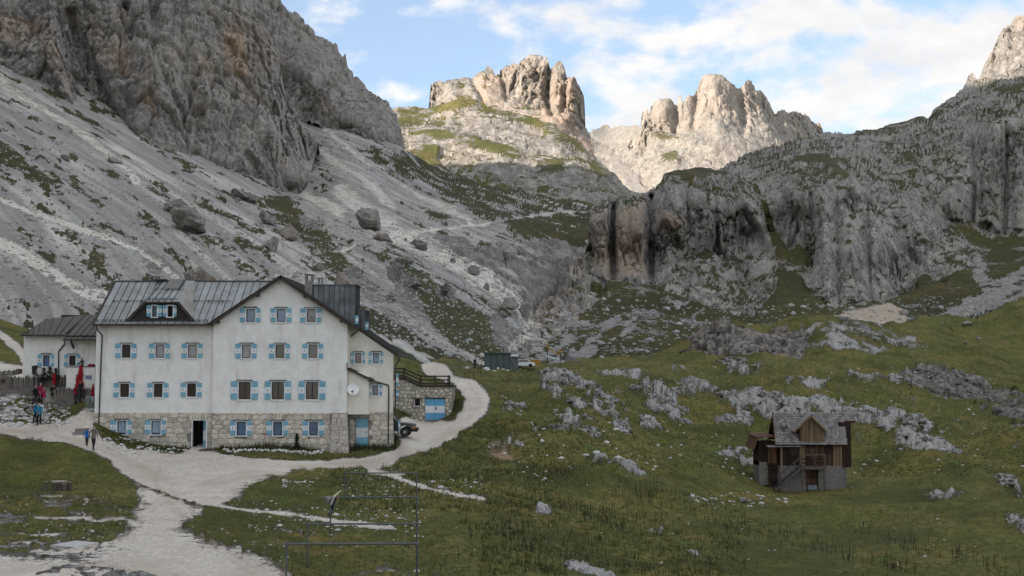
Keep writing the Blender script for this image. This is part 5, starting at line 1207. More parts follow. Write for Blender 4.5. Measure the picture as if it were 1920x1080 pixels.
def dz(y_): return Bv.z+(Ft.z-Bv.z)*(y_-Bv.y)/(Ft.y-Bv.y)
snow_guard(Bv.x+0.1, Cv.x-0.1, Df+0.1, dz, dormer, 0.55); snow_guard(wx(288, 92.2), wx(341, 92.2), 92.2, dz, dormer, 0.9)
# ribbed solar panel on brackets
p_ = [V(307, 545.5, 92.3), V(333, 545.5, 92.3), V(345.5, 525.5, 93.6), V(323.5, 525.5, 93.6)]
nn = (p_[1]-p_[0]).cross(p_[3]-p_[0]).normalized(); nn = nn if nn.z > 0 else -nn
mb = MB(); mb.slab([p+nn*0.12 for p in p_], 0.07, 0, nn); sp_ = mb.build('solar_panel', M_panel, hut)
for i in range(12):
    a = (i+0.5)/12; mb = MB(); mb.beam(p_[0].lerp(p_[3], a)+nn*0.14, p_[1].lerp(p_[2], a)+nn*0.14, 0.05, 0.03, up=nn); mb.build('rib', M_flash, sp_)
mb = MB(); mb.beam(p_[0], p_[1], 0.08, 0.2); mb.beam(p_[1], p_[2], 0.08, 0.2); mb.build('panel_support', M_seam, sp_)
# big clad dormer on the right slope, seen from the side, and a smaller one behind it
def side_dormer(px0, px1, pyt, D0, D1, n, shut):
    d = bpy.data.objects.new('dormer', None); COL.objects.link(d); d.parent = hut; d['_w'] = hut['_w']
    x0, x1 = wx(px0, D0), wx(px1, D0); zt = wz(pyt, D0)
    for i in range(n):
        a, b = x0+(x1-x0)*i/n, x0+(x1-x0)*(i+1)/n-0.01
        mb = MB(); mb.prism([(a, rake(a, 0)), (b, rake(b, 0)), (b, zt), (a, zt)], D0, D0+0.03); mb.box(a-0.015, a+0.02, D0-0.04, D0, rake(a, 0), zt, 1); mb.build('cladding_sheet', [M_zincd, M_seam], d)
    mb = MB(); mb.box(x0-0.1, x1+0.15, D0-0.08, D1, zt, zt+0.06); mb.build('dormer_roof', M_zincd, d)
    mb = MB(); mb.box(x1, x1+0.03, D0, D1, rake(x1, 0)-0.1, zt); mb.build('front', M_shingle, d)
    mb = MB(); z0, z1 = rake(x1, 0)+0.1, rake(x1, 0)+shut; h = (z1-z0)/3
    for k in range(3): mb.box(x1+0.03, x1+0.28, D0-0.04, D0+0.02, z0+h*k, z0+h*(k+1)-0.001, 1 if k == 1 else 0)
    mb.build('shutter', [M_blue, M_white], d); return d
side_dormer(586, 664.5, 534.5, 90.9, 93.6, 8, 0.75)
side_dormer(668, 683.5, 582.5, 92.2, 95, 2, 0.75)
# chimneys
def chimney(px0, px1, pyt, pyb, D, dep, slit=True, mt=M_conc):
    x0, x1 = wx(px0, D), wx(px1, D); zt, zb = wz(pyt, D), wz(pyb, D)
    h = 0.42 if slit else 0.0; mb = MB(); mb.box(x0, x1, D, D+dep, zb, zt-h-0.08)
    if slit:
        w = (x1-x0); p = w*0.24
        for a in (x0, x1-p):
            for b in (D, D+dep-p): mb.box(a, a+p, b, b+p, zt-h-0.08, zt-0.08)
    c = mb.build('chimney', mt, hut); mb = MB(); mb.box(x0-0.06, x1+0.06, D-0.06, D+dep+0.06, zt-0.08, zt); mb.build('chimney_cap', mt, c)
chimney(569.5, 584, 513.5, 560, 91.0, 0.6); chimney(594.5, 602, 520.5, 536, 93.5, 0.35); chimney(275.5, 292, 517.5, 532, 94.9, 0.6)
mb = MB(); mb.prism([(wx(286, 94), zRidge+0.05), (wx(311, 94), zRidge+0.05), (wx(308, 94), zRidge+0.17), (wx(289, 94), zRidge+0.17)], 93.9, 94.6); mb.build('ridge_vent', M_seam, roof)
# downpipes
def pipe(pts): mb = MB(); mb.path(pts, 0.055, 8); mb.build('downpipe', M_pipe, hut, smooth=False)
yq = DL-0.10
pipe([V(181, 612, yE+0.1), V(181.5, 618, yq), V(191.5, 628, yq), V(188.5, 700, yq), V(185, 800, yq)])
yq = DR-0.08
pipe([V(670.5, 616, yF+0.1), V(670, 621, yq-0.5), V(655.5, 632, yq), V(654, 640, yq), V(654, 690, yq)])
pipe([V(697, 711, DG+0.5), V(699, 714, yq), V(728, 722, yq), V(729, 730, yq), V(728, 832, yq)])
pipe([V(748, 668, DR-0.3), V(748, 676, DR-0.2), V(741.5, 684, yq), V(741.5, 770, yq), V(745, 790, yq-0.1), V(748, 825, yq-0.1)])
mb = MB(); mb.box(xgr-0.12, xgr+0.05, DR-0.6, DB+0.4, rake(xgr, 0)-0.2, rake(xgr, 0)-0.04); mb.build('gutter', M_fascia, roof)
# shutters standing open on the receding right-hand wall
for pxs, a, b in ((742.5, 700, 725), (746.5, 788, 808)):
    mb = MB(); x = wx(pxs, DR+0.6); z0, z1 = wz(b, DR+0.6), wz(a, DR+0.6); h = (z1-z0)/3
    for k in range(3): mb.box(x, x+0.20, DR+0.58, DR+0.62, z0+h*k, z0+h*(k+1)-0.001, 1 if k == 1 else 0)
    mb.build('shutter', [M_blue, M_white], hut)
# keep the stone arches over the ground floor openings
for pxc, D in ((230.5, DL), (294.5, DL), (376, DL), (454, DG), (522, DG), (589, DG)):
    for i in range(6):
        px_ = pxc-15+i*5.2; x = wx(px_, D); w = 0.09; t_ = (i-2.5)*0.035; z0, z1 = wz(787, D), wz(775.6, D)
        mb = MB(); mb.hexa([(x-w, D-0.12, z0), (x+w, D-0.12, z0), (x+w, D, z0), (x-w, D, z0), (x-w+t_, D-0.11, z1), (x+w+t_, D-0.11, z1), (x+w+t_, D, z1), (x-w+t_, D, z1)]); mb.build('arch_stone', M_stone, hut)

# ------------------------------------------------------------------ annex on the left
DA = 97.0
ann = thing('annex_building', (wx(110, DA), DA, wz(755, DA)), 'low white annex with dark brown metal roof, left of the big hut', 'building')
AW = [(80,92.6,666,687,70.4,100.7,'blue'),(129,141.5,666.5,686,120,150,'dark')]
xa0, xa1 = wx(43, DA), xL-0.01; zt_, zb_ = wz(627, DA), wz(768, DA)
mb = MB(); facade(mb, [(xa0, zb_), (xa1, zb_), (xa1, zt_), (xa0, zt_)], [hole(w, DA) for w in AW], DA)
mb.box(xa0, xa0+0.02, DA+0.01, DA+8, zb_, zt_); mb.box(xa0, xa1, DA+7.98, DA+8, zb_, zt_); mb.build('wall', M_plaster, ann, flipfix=False)
for w in AW: window(ann, w[0], w[1], w[2], w[3], DA, w[4], w[5], w[6])
ye = DA-0.6; zee = wz(627.5, ye); zrr = wz(590.5, DA+3.8)
ex0, ex1 = wx(38, ye), wx(178, ye)+1.2
hx = wx(112, DA+3.8)
sheets(ann, (wx(118, ye-0.5), ye-0.5, wz(636, ye-0.5)), (ex1, ye-0.5, wz(636, ye-0.5)), (ex1, DA+3.8, zrr), (wx(120, ye), DA+3.8, zrr), 0.5, M_brown)
n_ = 8
for i in range(n_):
    a, b = i/n_, (i+1)/n_
    e0 = Vector((ex0, ye, zee)).lerp(Vector((wx(119, ye), ye, zee)), a); e1 = Vector((ex0, ye, zee)).lerp(Vector((wx(119, ye), ye, zee)), b)
    def top(t_):
        k = min(1, t_/0.55); return Vector((ex0+0.2, ye+0.2, zee+0.05)).lerp(Vector((hx-1.0, DA+3.2, zrr-0.35)), k) if k < 1 else Vector((hx-1.0, DA+3.2, zrr-0.35)).lerp(Vector((wx(120, ye), DA+3.8, zrr)), (t_-0.55)/0.45)
    q = [e0, e1, top(b), top(a)]
    mb = MB(); mb.slab(q, 0.05, 0, Vector((0,-0.5,0.85)).normalized()); mb.beam(q[0]+Vector((0,0,0.04)), q[3]+Vector((0,0,0.04)), 0.035, 0.045, 1); mb.build('roof_sheet', [M_brown, M_seam], ann)
mb = MB(); mb.box(ex0-0.05, wx(119, ye), ye-0.12, ye, zee-0.12, zee-0.01); mb.box(wx(117, ye-0.5), ex1, ye-0.62, ye-0.5, wz(636, ye-0.5)-0.12, wz(636, ye-0.5)-0.01); mb.build('gutter', M_fascia, ann)
mb = MB(); mb.slab([(ex0, ye, zee-0.06), (ex1, ye, zee-0.06), (ex1, DA, zee-0.06), (ex0, DA, zee-0.06)], 0.03); mb.add([(ex0, ye, zee-0.05), (hx-1.0, DA+3.2, zrr-0.35), (hx-1.0, DA+8, zee-0.05)], [(0,1,2)]); mb.slab([(ex0, ye+8.5, zee), (ex1, ye+8.5, zee), (ex1, DA+3.8, zrr), (hx, DA+3.8, zrr)], 0.05, 0, Vector((0,0.6,0.8)).normalized()); mb.build('soffit', M_brown, ann)
mb = MB(); mb.path([V(122, 638, ye-0.3), V(121, 645, DA-0.1), V(110, 659, DA-0.1), V(109.5, 712, DA-0.1)], 0.055); mb.build('downpipe', M_pipe, ann)
mb = MB(); mb.beam(V(132, 636, ye-0.3), V(138, 653, DA-0.02), 0.12, 0.14); mb.build('roof_brace', M_fascia, ann)
mb = MB(); mb.box(wx(46, DA+2)-0.25, wx(46, DA+2)-0.02, DA+2, DA+2.5, zee, zee+0.5) if False else mb.box(wx(182.5, 96), wx(189.5, 96), 96.0, 96.5, wz(610, 96), wz(570.5, 96)); mb.build('chimney', M_conc, ann)
# terrace with white parapet in front of the annex
DT = 95.2
ter = thing('terrace', (wx(150, DT), DT, wz(740, DT)), 'white walled terrace before the annex, with brown handrail and blue sign', 'terrace')
tx0, tx1 = wx(124.5, DT), wx(177.6, DT)
mb = MB(); mb.box(tx0, tx1, DT, DT+1.75, wz(750, DT), wz(688.5, DT)); mb.build('wall', M_plaster, ter)
mb = MB(); mb.box(tx0-0.05, tx1, DT-0.06, DT+0.2, wz(688.4, DT), wz(687, DT)); mb.build('handrail', M_fascia, ter)
mb = MB(); x0, z1 = xz(161, 704, DT); x1, z0 = xz(172, 711, DT); mb.box(x0, x1, DT-0.03, DT-0.001, z0, z1); sg = mb.build('sign', mat('sign_blue', (0.03,0.09,0.25), 0.4), ter)
mb = MB()
for k in range(3):
    zz_ = z1-0.06-k*0.08; x = x0+0.06
    while x < x1-0.08:
        w_ = rs.uniform(0.02, 0.05); mb.box(x, x+w_, DT-0.036, DT-0.031, zz_-0.03, zz_); x += w_+0.02
mb.build('lettering', M_white, sg)
# ------------------------------------------------------------------ stone garage built into the bank
DK = 115.0
gar = thing('stone_garage', (wx(800, DK), DK, wz(786, DK)), 'rubble stone garage with blue and white double door beside the gravel road', 'garage')
gx0, gx1 = wx(736, DK), wx(847, DK); zt = wz(724.5, DK); ztl = wz(710, DK); gb = wz(795, DK)
gdoor = (wx(797.5, DK), wx(834.5, DK), wz(787, DK), wz(747.5, DK)); gwin = (wx(777, DK), wx(789, DK), wz(761, DK), wz(748.5, DK))
outl = [(gx0, gb), (gx1, gb), (gx1, zt), (wx(788, DK), zt), (wx(757, DK), ztl), (gx0, ztl)]
mb = MB(); facade(mb, outl, [gdoor, gwin], DK, 0.3); mb.box(gx1-0.02, gx1, DK, DK+7, gb, zt); mb.build('wall', M_mortar, gar, flipfix=False)
wall_ = [o for o in gar.children if o.name.startswith('wall')][0]
gh = [(gdoor[0]-0.06, gdoor[1]+0.06, gdoor[2]-3, gdoor[3]+0.1), (gwin[0]-0.08, gwin[1]+0.08, gwin[2]-0.1, gwin[3]+0.1)]
rubble([(wx(788, DK), gb), (gx1, gb), (gx1, zt), (wx(788, DK), zt)], gh, 0.42, 0.36, DK, wall_, M_stone2, seed=31, coursed=False, gap=0.07, jit=0.6, limit=110)
rubble([(gx0, gb), (wx(788, DK), gb), (wx(788, DK), zt), (wx(757, DK), ztl), (gx0, ztl)], gh, 0.42, 0.36, DK, wall_, M_stone2, seed=33, coursed=False, gap=0.07, jit=0.6, limit=170)
mb = MB(); x0, x1, z0, z1 = gdoor; hz = (z1-z0-0.02)/3
for k in range(3):
    for i in range(2):
        a, b = x0+(x1-x0)*i/2+0.008, x0+(x1-x0)*(i+1)/2-0.008
        mb.box(a, b, DK+0.06, DK+0.12, z0+hz*k+0.001, z0+hz*(k+1), 1 if k == 1 else 0)
d_ = mb.build('door', [M_dblue, M_white], gar)
mb = MB(); c = (x0+x1)/2+0.08; mb.box(c-0.04, c+0.04, DK+0.02, DK+0.06, z0+0.95, z0+1.25); mb.box(c-0.04, c+0.16, DK-0.02, DK+0.02, z0+1.08, z0+1.13); mb.build('handle', M_pipe, d_)
mb = MB(); mb.box(x0-0.08, x1+0.10, DK-0.05, DK+0.05, z1, z1+0.09); mb.box(gwin[0]-0.1, gwin[1]+0.1, DK-0.05, DK+0.05, gwin[3], gwin[3]+0.07); mb.build('lintel', M_dwood, gar)
mb = MB(); x0, x1, z0, z1 = gwin; mb.box(x0, x0+0.05, DK+0.02, DK+0.08, z0, z1); mb.box(x1-0.05, x1, DK+0.02, DK+0.08, z0, z1); mb.box(x0-0.05, x1+0.05, DK-0.06, DK+0.08, z0-0.06, z0-0.001); w_ = mb.build('window', M_white, gar)
mb = MB(); mb.box(x0+0.05, x1-0.05, DK+0.09, DK+0.11, z0, z1); mb.build('pane', M_gdark, w_)
mb = MB(); x0, z1 = xz(742, 733, DK); x1, z0 = xz(748.5, 745.5, DK); h = (z1-z0)/3
for k in range(3): mb.box(x0, x1, DK-0.12, DK-0.07, z0+h*k, z0+h*(k+1)-0.001, 1 if k == 1 else 0)
mb.build('hatch', [M_dblue, M_white], gar)
mb = MB(); mb.slab([(wx(788, DK), DK-0.15, zt+0.05), (gx1+0.15, DK-0.15, zt+0.05), (gx1+0.15, DK+7, zt+0.05), (wx(788, DK), DK+7, zt+0.05)], 0.10)
mb.slab([(gx0, DK-0.15, ztl+0.05), (wx(757, DK), DK-0.15, ztl+0.05), (wx(757, DK), DK+7, ztl+0.05), (gx0, DK+7, ztl+0.05)], 0.10)
mb.slab([(wx(757, DK), DK-0.15, ztl+0.05), (wx(788, DK), DK-0.15, zt+0.05), (wx(788, DK), DK+7, zt+0.05), (wx(757, DK), DK+7, ztl+0.05)], 0.10); mb.build('roof', M_dwood, gar)
mb = MB(); mb.slab([(wx(788, DK), DK+0.4, zt+0.10), (gx1, DK+0.4, zt+0.10), (gx1, DK+6.5, zt+0.25), (wx(788, DK), DK+6.5, zt+0.25)], 0.04); mb.slab([(gx0, DK+0.4, ztl+0.10), (wx(757, DK), DK+0.4, ztl+0.10), (wx(788, DK), DK+0.4, zt+0.10), (wx(788, DK), DK+6.5, zt+0.25), (gx0, DK+6.5, ztl+0.5)], 0.04, 0, Vector((0,0,1))); mb.build('turf_cover', mat('roof_turf', (0.07,0.075,0.03), 0.95, 0.5, 2, bump=0.1), gar)
rail = thing('wooden_railing', (wx(800, DK), DK+0.1, zt), 'dark wooden three-bar railing along the edge of the garage roof', 'railing')
def railseg(px0, px1, z0, z1):
    for k in (0.22, 0.58, 0.94):
        mb = MB(); mb.beam((wx(px0, DK+0.1), DK+0.1, z0+k), (wx(px1, DK+0.1), DK+0.1, z1+k), 0.05, 0.13); mb.build('rail', M_dwood, rail)
railseg(736, 757, ztl+0.05, ztl+0.05); railseg(757, 788, ztl+0.05, zt+0.05); railseg(788, 844, zt+0.05, zt+0.05)
for px_, z in ((757, ztl), (788.5, zt), (815.5, zt), (843, zt)):
    mb = MB(); x = wx(px_, DK+0.1); mb.box(x-0.08, x+0.08, DK+0.0, DK+0.16, z, z+1.08); mb.build('post', M_dwood, rail)
mb = MB(); x = wx(840, DK+0.1); mb.box(x-0.05, x+0.05, DK+0.03, DK+0.13, zt, zt+1.0); mb.build('post', M_dwood, rail)

# ------------------------------------------------------------------ jeep nose showing behind the hut
DJ = 93.6
car = thing('parked_car', (wx(755, DJ), DJ, wz(819, DJ)), 'dark blue off-road car nosing out behind the corner of the big hut', 'car')
M_car = mat('dark_blue_car_paint', (0.022,0.028,0.036), 0.3, 0.1, 2, spec=0.6); M_tyre = mat('black_tyre', (0.02,0.02,0.02), 0.85); M_rim = mat('alloy_rim', (0.35,0.35,0.36), 0.3, metal=0.8)
cx1 = wx(778.5, DJ); zg = wz(819.5, DJ); L = 4.3; x_ = lambda d: cx1-d
mb = MB()
prof = [(x_(0.02), zg+0.55), (x_(0.02), zg+0.88), (x_(0.10), zg+1.0), (x_(0.5), zg+1.07), (x_(1.35), zg+1.14), (x_(1.9), zg+1.72), (x_(3.9), zg+1.74), (x_(4.3), zg+1.2), (x_(4.3), zg+0.5), (x_(3.75), zg+0.5), (x_(3.6), zg+0.85), (x_(3.2), zg+0.92), (x_(2.85), zg+0.85), (x_(2.7), zg+0.45), (x_(1.35), zg+0.45), (x_(1.2), zg+0.82), (x_(0.8), zg+0.92), (x_(0.42), zg+0.82), (x_(0.30), zg+0.5)]
k = len(prof); vs = [(x, DJ, z) for x, z in prof]+[(x, DJ+1.7, z) for x, z in prof]
mb.add([(x, DJ-0.85+0.85, z) for x, z in prof]+[(x, DJ+1.7, z) for x, z in prof], [tuple(range(k)), tuple(range(2*k-1, k-1, -1))]+[(i, k+i, k+(i+1) % k, (i+1) % k) for i in range(k)])
mb.build('body', M_car, car)
mb = MB(); mb.hexa([(x_(1.95), DJ-0.012, zg+1.2), (x_(1.5), DJ-0.012, zg+1.2), (x_(1.5), DJ+0.01, zg+1.2), (x_(1.95), DJ+0.01, zg+1.2), (x_(2.7), DJ-0.012, zg+1.62), (x_(1.95), DJ-0.012, zg+1.62), (x_(1.95), DJ+0.01, zg+1.62), (x_(2.7), DJ+0.01, zg+1.62)]); mb.build('side_window', M_gdark, car)
mb = MB(); mb.box(x_(0.35), x_(-0.16), DJ-0.03, DJ+1.73, zg+0.42, zg+0.62); mb.box(x_(0.1), x_(-0.20), DJ+0.02, DJ+1.6, zg+0.60, zg+0.68); mb.build('bumper', M_tyre, car)
mb = MB(); mb.box(x_(0.22), x_(0.0), DJ-0.015, DJ+0.28, zg+0.68, zg+0.84); mb.build('headlight', mat('amber_lamp', (0.45,0.12,0.03), 0.3), car)
for xc, yc in ((x_(0.8), DJ+0.0), (x_(3.2), DJ+0.0), (x_(0.8), DJ+1.5), (x_(3.2), DJ+1.5)):
    mb = MB(); mb.tube((xc, yc-0.04, zg+0.40), (xc, yc+0.22, zg+0.40), 0.40, 20); w_ = mb.build('wheel', M_tyre, car)
    mb = MB(); mb.tube((xc, yc-0.05, zg+0.40), (xc, yc-0.02, zg+0.40), 0.10, 10)
    for a in range(6):
        t_ = a*math.pi/3; mb.beam((xc+0.06*math.cos(t_), yc-0.05, zg+0.40+0.06*math.sin(t_)), (xc+0.25*math.cos(t_), yc-0.05, zg+0.40+0.25*math.sin(t_)), 0.02, 0.07, up=(0,1,0))
    mb.build('rim', M_rim, w_)

# ------------------------------------------------------------------ green tin shed and clutter at the head of the meadow
DS = 190.0
gzs = wz(691.5, DS)
shed = thing('metal_shed', (wx(932, DS), DS, gzs), 'grey-green corrugated metal shed at the far edge of the meadow', 'shed')
M_tin = mat('grey_green_tin', (0.105,0.14,0.135), 0.6, 0.3, 1.5, stretch=(6,1,1), rnd=0.12, stains=((0.07,0.06,0.05), 0.4)); M_tind = mat('dark_green_tin', (0.05,0.065,0.055), 0.7, 0.2, 2)
edges = [909, 920.5, 932.5, 945, 956.5]
for a, b in zip(edges[:-1], edges[1:]):
    mb = MB(); x0, x1 = wx(a, DS), wx(b, DS)-0.08; n = 5; zt = wz(663, DS)
    for i in range(n): mb.box(x0+(x1-x0)*i/n, x0+(x1-x0)*(i+1)/n-0.03, DS-0.02*(i % 2), DS+0.05, gzs-0.2, zt)
    mb.build('wall_sheet', M_tin, shed)
mb = MB()
for a in edges: mb.box(wx(a, DS)-0.06, wx(a, DS)+0.04, DS-0.05, DS+0.1, gzs-0.2, wz(663, DS))
mb.box(wx(908, DS)-0.1, wx(957, DS)+0.1, DS-0.25, DS+3, wz(663, DS), wz(661.5, DS)); mb.box(wx(909, DS), wx(956.5, DS), DS+0.1, DS+2.8, gzs-0.2, wz(663.2, DS)); mb.box(wx(920.5, DS), wx(932.5, DS), DS-0.06, DS-0.02, wz(667.5, DS), wz(666, DS)); mb.build('frame', M_tind, shed)
ext = thing('metal_shed', (wx(964, DS), DS, gzs), 'small grey lean-to shed with pale roof, beside the green shed', 'shed')
mb = MB(); mb.box(wx(957.3, DS), wx(971.5, DS), DS+0.3, DS+2, gzs-0.2, wz(668, DS)); mb.build('wall', M_tin, ext)
mb = MB(); mb.slab([(wx(956.5, DS), DS-0.1, wz(668, DS)), (wx(972.5, DS), DS-0.1, wz(668, DS)), (wx(972, DS), DS+2, wz(664, DS)), (wx(957, DS), DS+2, wz(664, DS))], 0.08); mb.build('roof', mat('pale_tin', (0.42,0.45,0.47), 0.5, 0.2, 4), ext)
mb = MB(); mb.beam(V(957, 670, DS-0.6), V(971, 690, DS-0.9), 0.10, 0.10); solo(mb, 'plank', M_wood, 'long plank leaning across the front of the small grey shed', 'plank', V(971, 690, DS-0.9))
# white vehicles behind, an orange container, construction gear
def far_car(px, py, D, label):
    g = V(px, py, D); c = thing('parked_car', g, label, 'car')
    mb = MB(); pr = [(-1.9,0.3),(-1.9,0.75),(-1.2,0.85),(-0.7,1.35),(0.8,1.38),(1.3,0.9),(1.95,0.8),(2.0,0.3)]
    mb.prism([(g.x+a, g.z+b) for a, b in pr], D, D+1.6); mb.build('body', M_white, c)
    mb = MB(); mb.prism([(g.x-1.0, g.z+0.88), (g.x-0.62, g.z+1.28), (g.x+0.72, g.z+1.3), (g.x+1.1, g.z+0.9)], D-0.02, D-0.005); mb.build('side_window', M_gdark, c)
    for a in (-1.2, 1.2):
        mb = MB(); mb.tube((g.x+a, D-0.05, g.z+0.32), (g.x+a, D+0.15, g.z+0.32), 0.32, 12); mb.build('wheel', M_tyre, c)
far_car(981, 689, 196, 'white car parked behind the small grey shed')
g = V(1001, 685, 202); ct = thing('orange_container', g, 'orange steel container half hidden behind the rise right of the sheds', 'container'); M_or = mat('orange_steel', (0.42,0.22,0.03), 0.6, 0.3, 2)
mb = MB(); mb.box(g.x-1.1, g.x+1.1, 202, 204, g.z-0.3, g.z+0.95); mb.build('body', M_or, ct)
for i in range(5): mb = MB(); mb.box(g.x-1.0+i*0.45, g.x-0.9+i*0.45, 201.93, 201.99, g.z-0.2, g.z+0.9); mb.build('rib', M_or, ct)
M_yel = mat('yellow_steel', (0.50,0.27,0.04), 0.5, 0.2, 2)
g = V(1040, 676, 212)
cr = thing('cable_winch', g, 'yellow steel winch gantry with two heads, right of the sheds', 'winch')
for px_, pyt in ((1026.5, 649), (1051, 658)):
    b = V(px_, 677, 212); t_ = V(px_, pyt+3, 212); mb = MB(); mb.tube(b, t_, 0.09); mb.build('post', M_pipe, cr)
    mb = MB(); h_ = V(px_, pyt, 212); mb.box(h_.x-0.30, h_.x+0.35, 211.8, 212.2, h_.z-0.25, h_.z+0.0); mb.tube((h_.x-0.2, 211.7, h_.z+0.05), (h_.x-0.2, 211.9, h_.z+0.05), 0.14, 10); mb.tube((h_.x+0.3, 211.7, h_.z-0.15), (h_.x+0.3, 211.9, h_.z-0.15), 0.14, 10); mb.build('head', M_yel, cr)
mb = MB(); mb.beam(V(1027, 655, 211.9), V(1049, 664, 211.9), 0.12, 0.16); mb.build('boom', M_yel, cr)
mb = MB(); mb.slab([V(1023, 667, 212), V(1048, 673, 212), V(1048, 677, 210.5), V(1023, 670, 210.5)], 0.15); solo(mb, 'metal_sheet', mat('grey_sheet', (0.3,0.32,0.33), 0.5), 'pale grey metal sheet lying under the yellow winch', 'metal sheet', V(1035, 676, 211))
mb = MB(); c = V(1035, 668, 212.8)
for i in range(4): mb.tube(c+Vector((i*0.35-0.5, 0, -0.1)), c+Vector((i*0.35-0.5, 0.4, -0.1)), 0.3, 12)
solo(mb, 'tyre_pile', M_tyre, 'pile of black tyres behind the metal sheet by the winch', 'tyres', c)
mb = MB(); a = V(1064, 677, 210); mb.add([V(1062, 677, 210), V(1090, 677.5, 210), V(1064, 665, 210.5), V(1059, 677, 212), V(1084, 677, 212.5)], [(0,1,2),(0,2,3),(1,4,2),(3,2,4)]); solo(mb, 'tarpaulin_heap', mat('grey_tarpaulin', (0.17,0.165,0.16), 0.9, 0.3, 3), 'grey tarpaulin pitched like a low tent beside the yellow winch', 'tarpaulin', a)

# ------------------------------------------------------------------ wooden cabin in the meadow
DC = 115.0
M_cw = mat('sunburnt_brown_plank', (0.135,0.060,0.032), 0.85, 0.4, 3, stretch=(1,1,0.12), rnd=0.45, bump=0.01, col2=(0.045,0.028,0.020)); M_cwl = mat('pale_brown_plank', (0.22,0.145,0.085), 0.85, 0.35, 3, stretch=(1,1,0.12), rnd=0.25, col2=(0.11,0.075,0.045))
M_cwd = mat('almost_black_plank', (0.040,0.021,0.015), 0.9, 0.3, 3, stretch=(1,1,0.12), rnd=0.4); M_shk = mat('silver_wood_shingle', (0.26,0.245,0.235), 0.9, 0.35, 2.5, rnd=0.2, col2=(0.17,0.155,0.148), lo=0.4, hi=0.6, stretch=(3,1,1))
M_shk2 = mat('silver_wood_shingle_light', (0.31,0.29,0.278), 0.9, 0.35, 2.5, stretch=(3,1,1)); M_shk3 = mat('silver_wood_shingle_dark', (0.18,0.16,0.15), 0.9, 0.35, 2.5, stretch=(3,1,1))
M_cconc = mat('cabin_concrete', (0.20,0.185,0.165), 0.95, 0.3, 3, bump=0.02, stains=((0.09,0.085,0.075), 0.7))
M_cwood = mat('grey_brown_cabin_timber', (0.11,0.092,0.078), 0.9, 0.35, 5, stretch=(1,1,0.3), rnd=0.2)
cab = thing('wooden_cabin', (wx(1515, DC), DC, wz(917, DC)), 'small dark wooden cabin with shingled roof, stone base and front stairs on the meadow', 'cabin')
X = lambda px: wx(px, DC); Z = lambda py: wz(py, DC)
cz0, czm, cze = Z(926), Z(873.5), Z(833)
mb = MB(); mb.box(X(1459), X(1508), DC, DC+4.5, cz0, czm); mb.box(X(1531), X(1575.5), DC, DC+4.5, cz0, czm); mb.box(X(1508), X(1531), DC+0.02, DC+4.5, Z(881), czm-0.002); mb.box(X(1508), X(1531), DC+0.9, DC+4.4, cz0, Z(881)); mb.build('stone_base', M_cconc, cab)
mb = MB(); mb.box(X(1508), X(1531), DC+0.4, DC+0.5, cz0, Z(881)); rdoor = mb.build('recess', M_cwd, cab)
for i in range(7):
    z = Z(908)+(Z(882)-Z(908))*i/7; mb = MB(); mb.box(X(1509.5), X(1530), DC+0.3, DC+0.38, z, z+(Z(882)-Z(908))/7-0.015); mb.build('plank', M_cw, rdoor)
mb = MB(); mb.box(X(1511), X(1529), DC+0.1, DC+0.2, Z(919), Z(909.5)); mb.build('door_step', mat('blue_grey_board', (0.2,0.24,0.26), 0.8, 0.2, 3), cab)
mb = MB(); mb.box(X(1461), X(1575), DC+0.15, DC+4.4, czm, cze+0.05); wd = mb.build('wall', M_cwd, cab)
def planks(px0, px1, za, zb, y, parent, mt, w=0.17, horiz=False, seed=1, zf=None):
    r = random.Random(seed); a, b = X(px0), X(px1)
    if horiz:
        z = za
        while z < zb-0.02:
            mb = MB(); h = min(w, zb-z); mb.box(a, b, y-0.04-0.02*r.random(), y, z, z+h-0.015); mb.build('plank', mt, parent); z += w
        return
    x = a
    while x < b-0.02:
        w_ = min(w*r.uniform(0.8, 1.25), b-x); t1, t2 = (zb, zb) if zf is None else (zf(x), zf(x+w_))
        o_ = 0.03+0.03*r.random(); mb = MB(); mb.prism([(x, za), (x+w_-0.015, za), (x+w_-0.015, t2), (x, t1)], y-o_, y); mb.build('plank', mt, parent); x += w_
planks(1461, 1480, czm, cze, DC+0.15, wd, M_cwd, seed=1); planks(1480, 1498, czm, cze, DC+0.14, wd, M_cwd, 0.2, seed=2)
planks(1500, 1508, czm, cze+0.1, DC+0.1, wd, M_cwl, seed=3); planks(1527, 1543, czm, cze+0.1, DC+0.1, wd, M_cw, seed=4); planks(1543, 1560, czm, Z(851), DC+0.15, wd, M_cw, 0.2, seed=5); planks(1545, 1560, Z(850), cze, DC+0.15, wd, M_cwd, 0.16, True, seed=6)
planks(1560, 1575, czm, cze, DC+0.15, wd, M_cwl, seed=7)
mb = MB(); mb.box(X(1461), X(1465), DC+0.05, DC+0.15, czm-0.6, cze); mb.box(X(1573), X(1576), DC+0.05, DC+0.15, czm, cze); mb.box(X(1497), X(1500), DC+0.05, DC+0.15, czm, cze); mb.build('corner_post', M_cwl, cab)
# cabin door and window recesses upstairs
mb = MB(); mb.box(X(1509), X(1526), DC+0.02, DC+0.09, czm, cze); dk = mb.build('door', M_cwd, cab); planks(1510, 1525, Z(862), Z(841), DC+0.01, dk, M_cw, 0.2, True, seed=8)
mb = MB(); mb.box(X(1479), X(1494), DC+0.02, DC+0.08, Z(858), Z(838)); wn = mb.build('window', M_gdark, cab)
mb = MB(); mb.box(X(1479), X(1494), DC-0.02, DC+0.02, Z(848.6), Z(847.6)); mb.box(X(1486), X(1487), DC-0.018, DC+0.019, Z(858), Z(838)); mb.build('frame', M_cwd, wn)
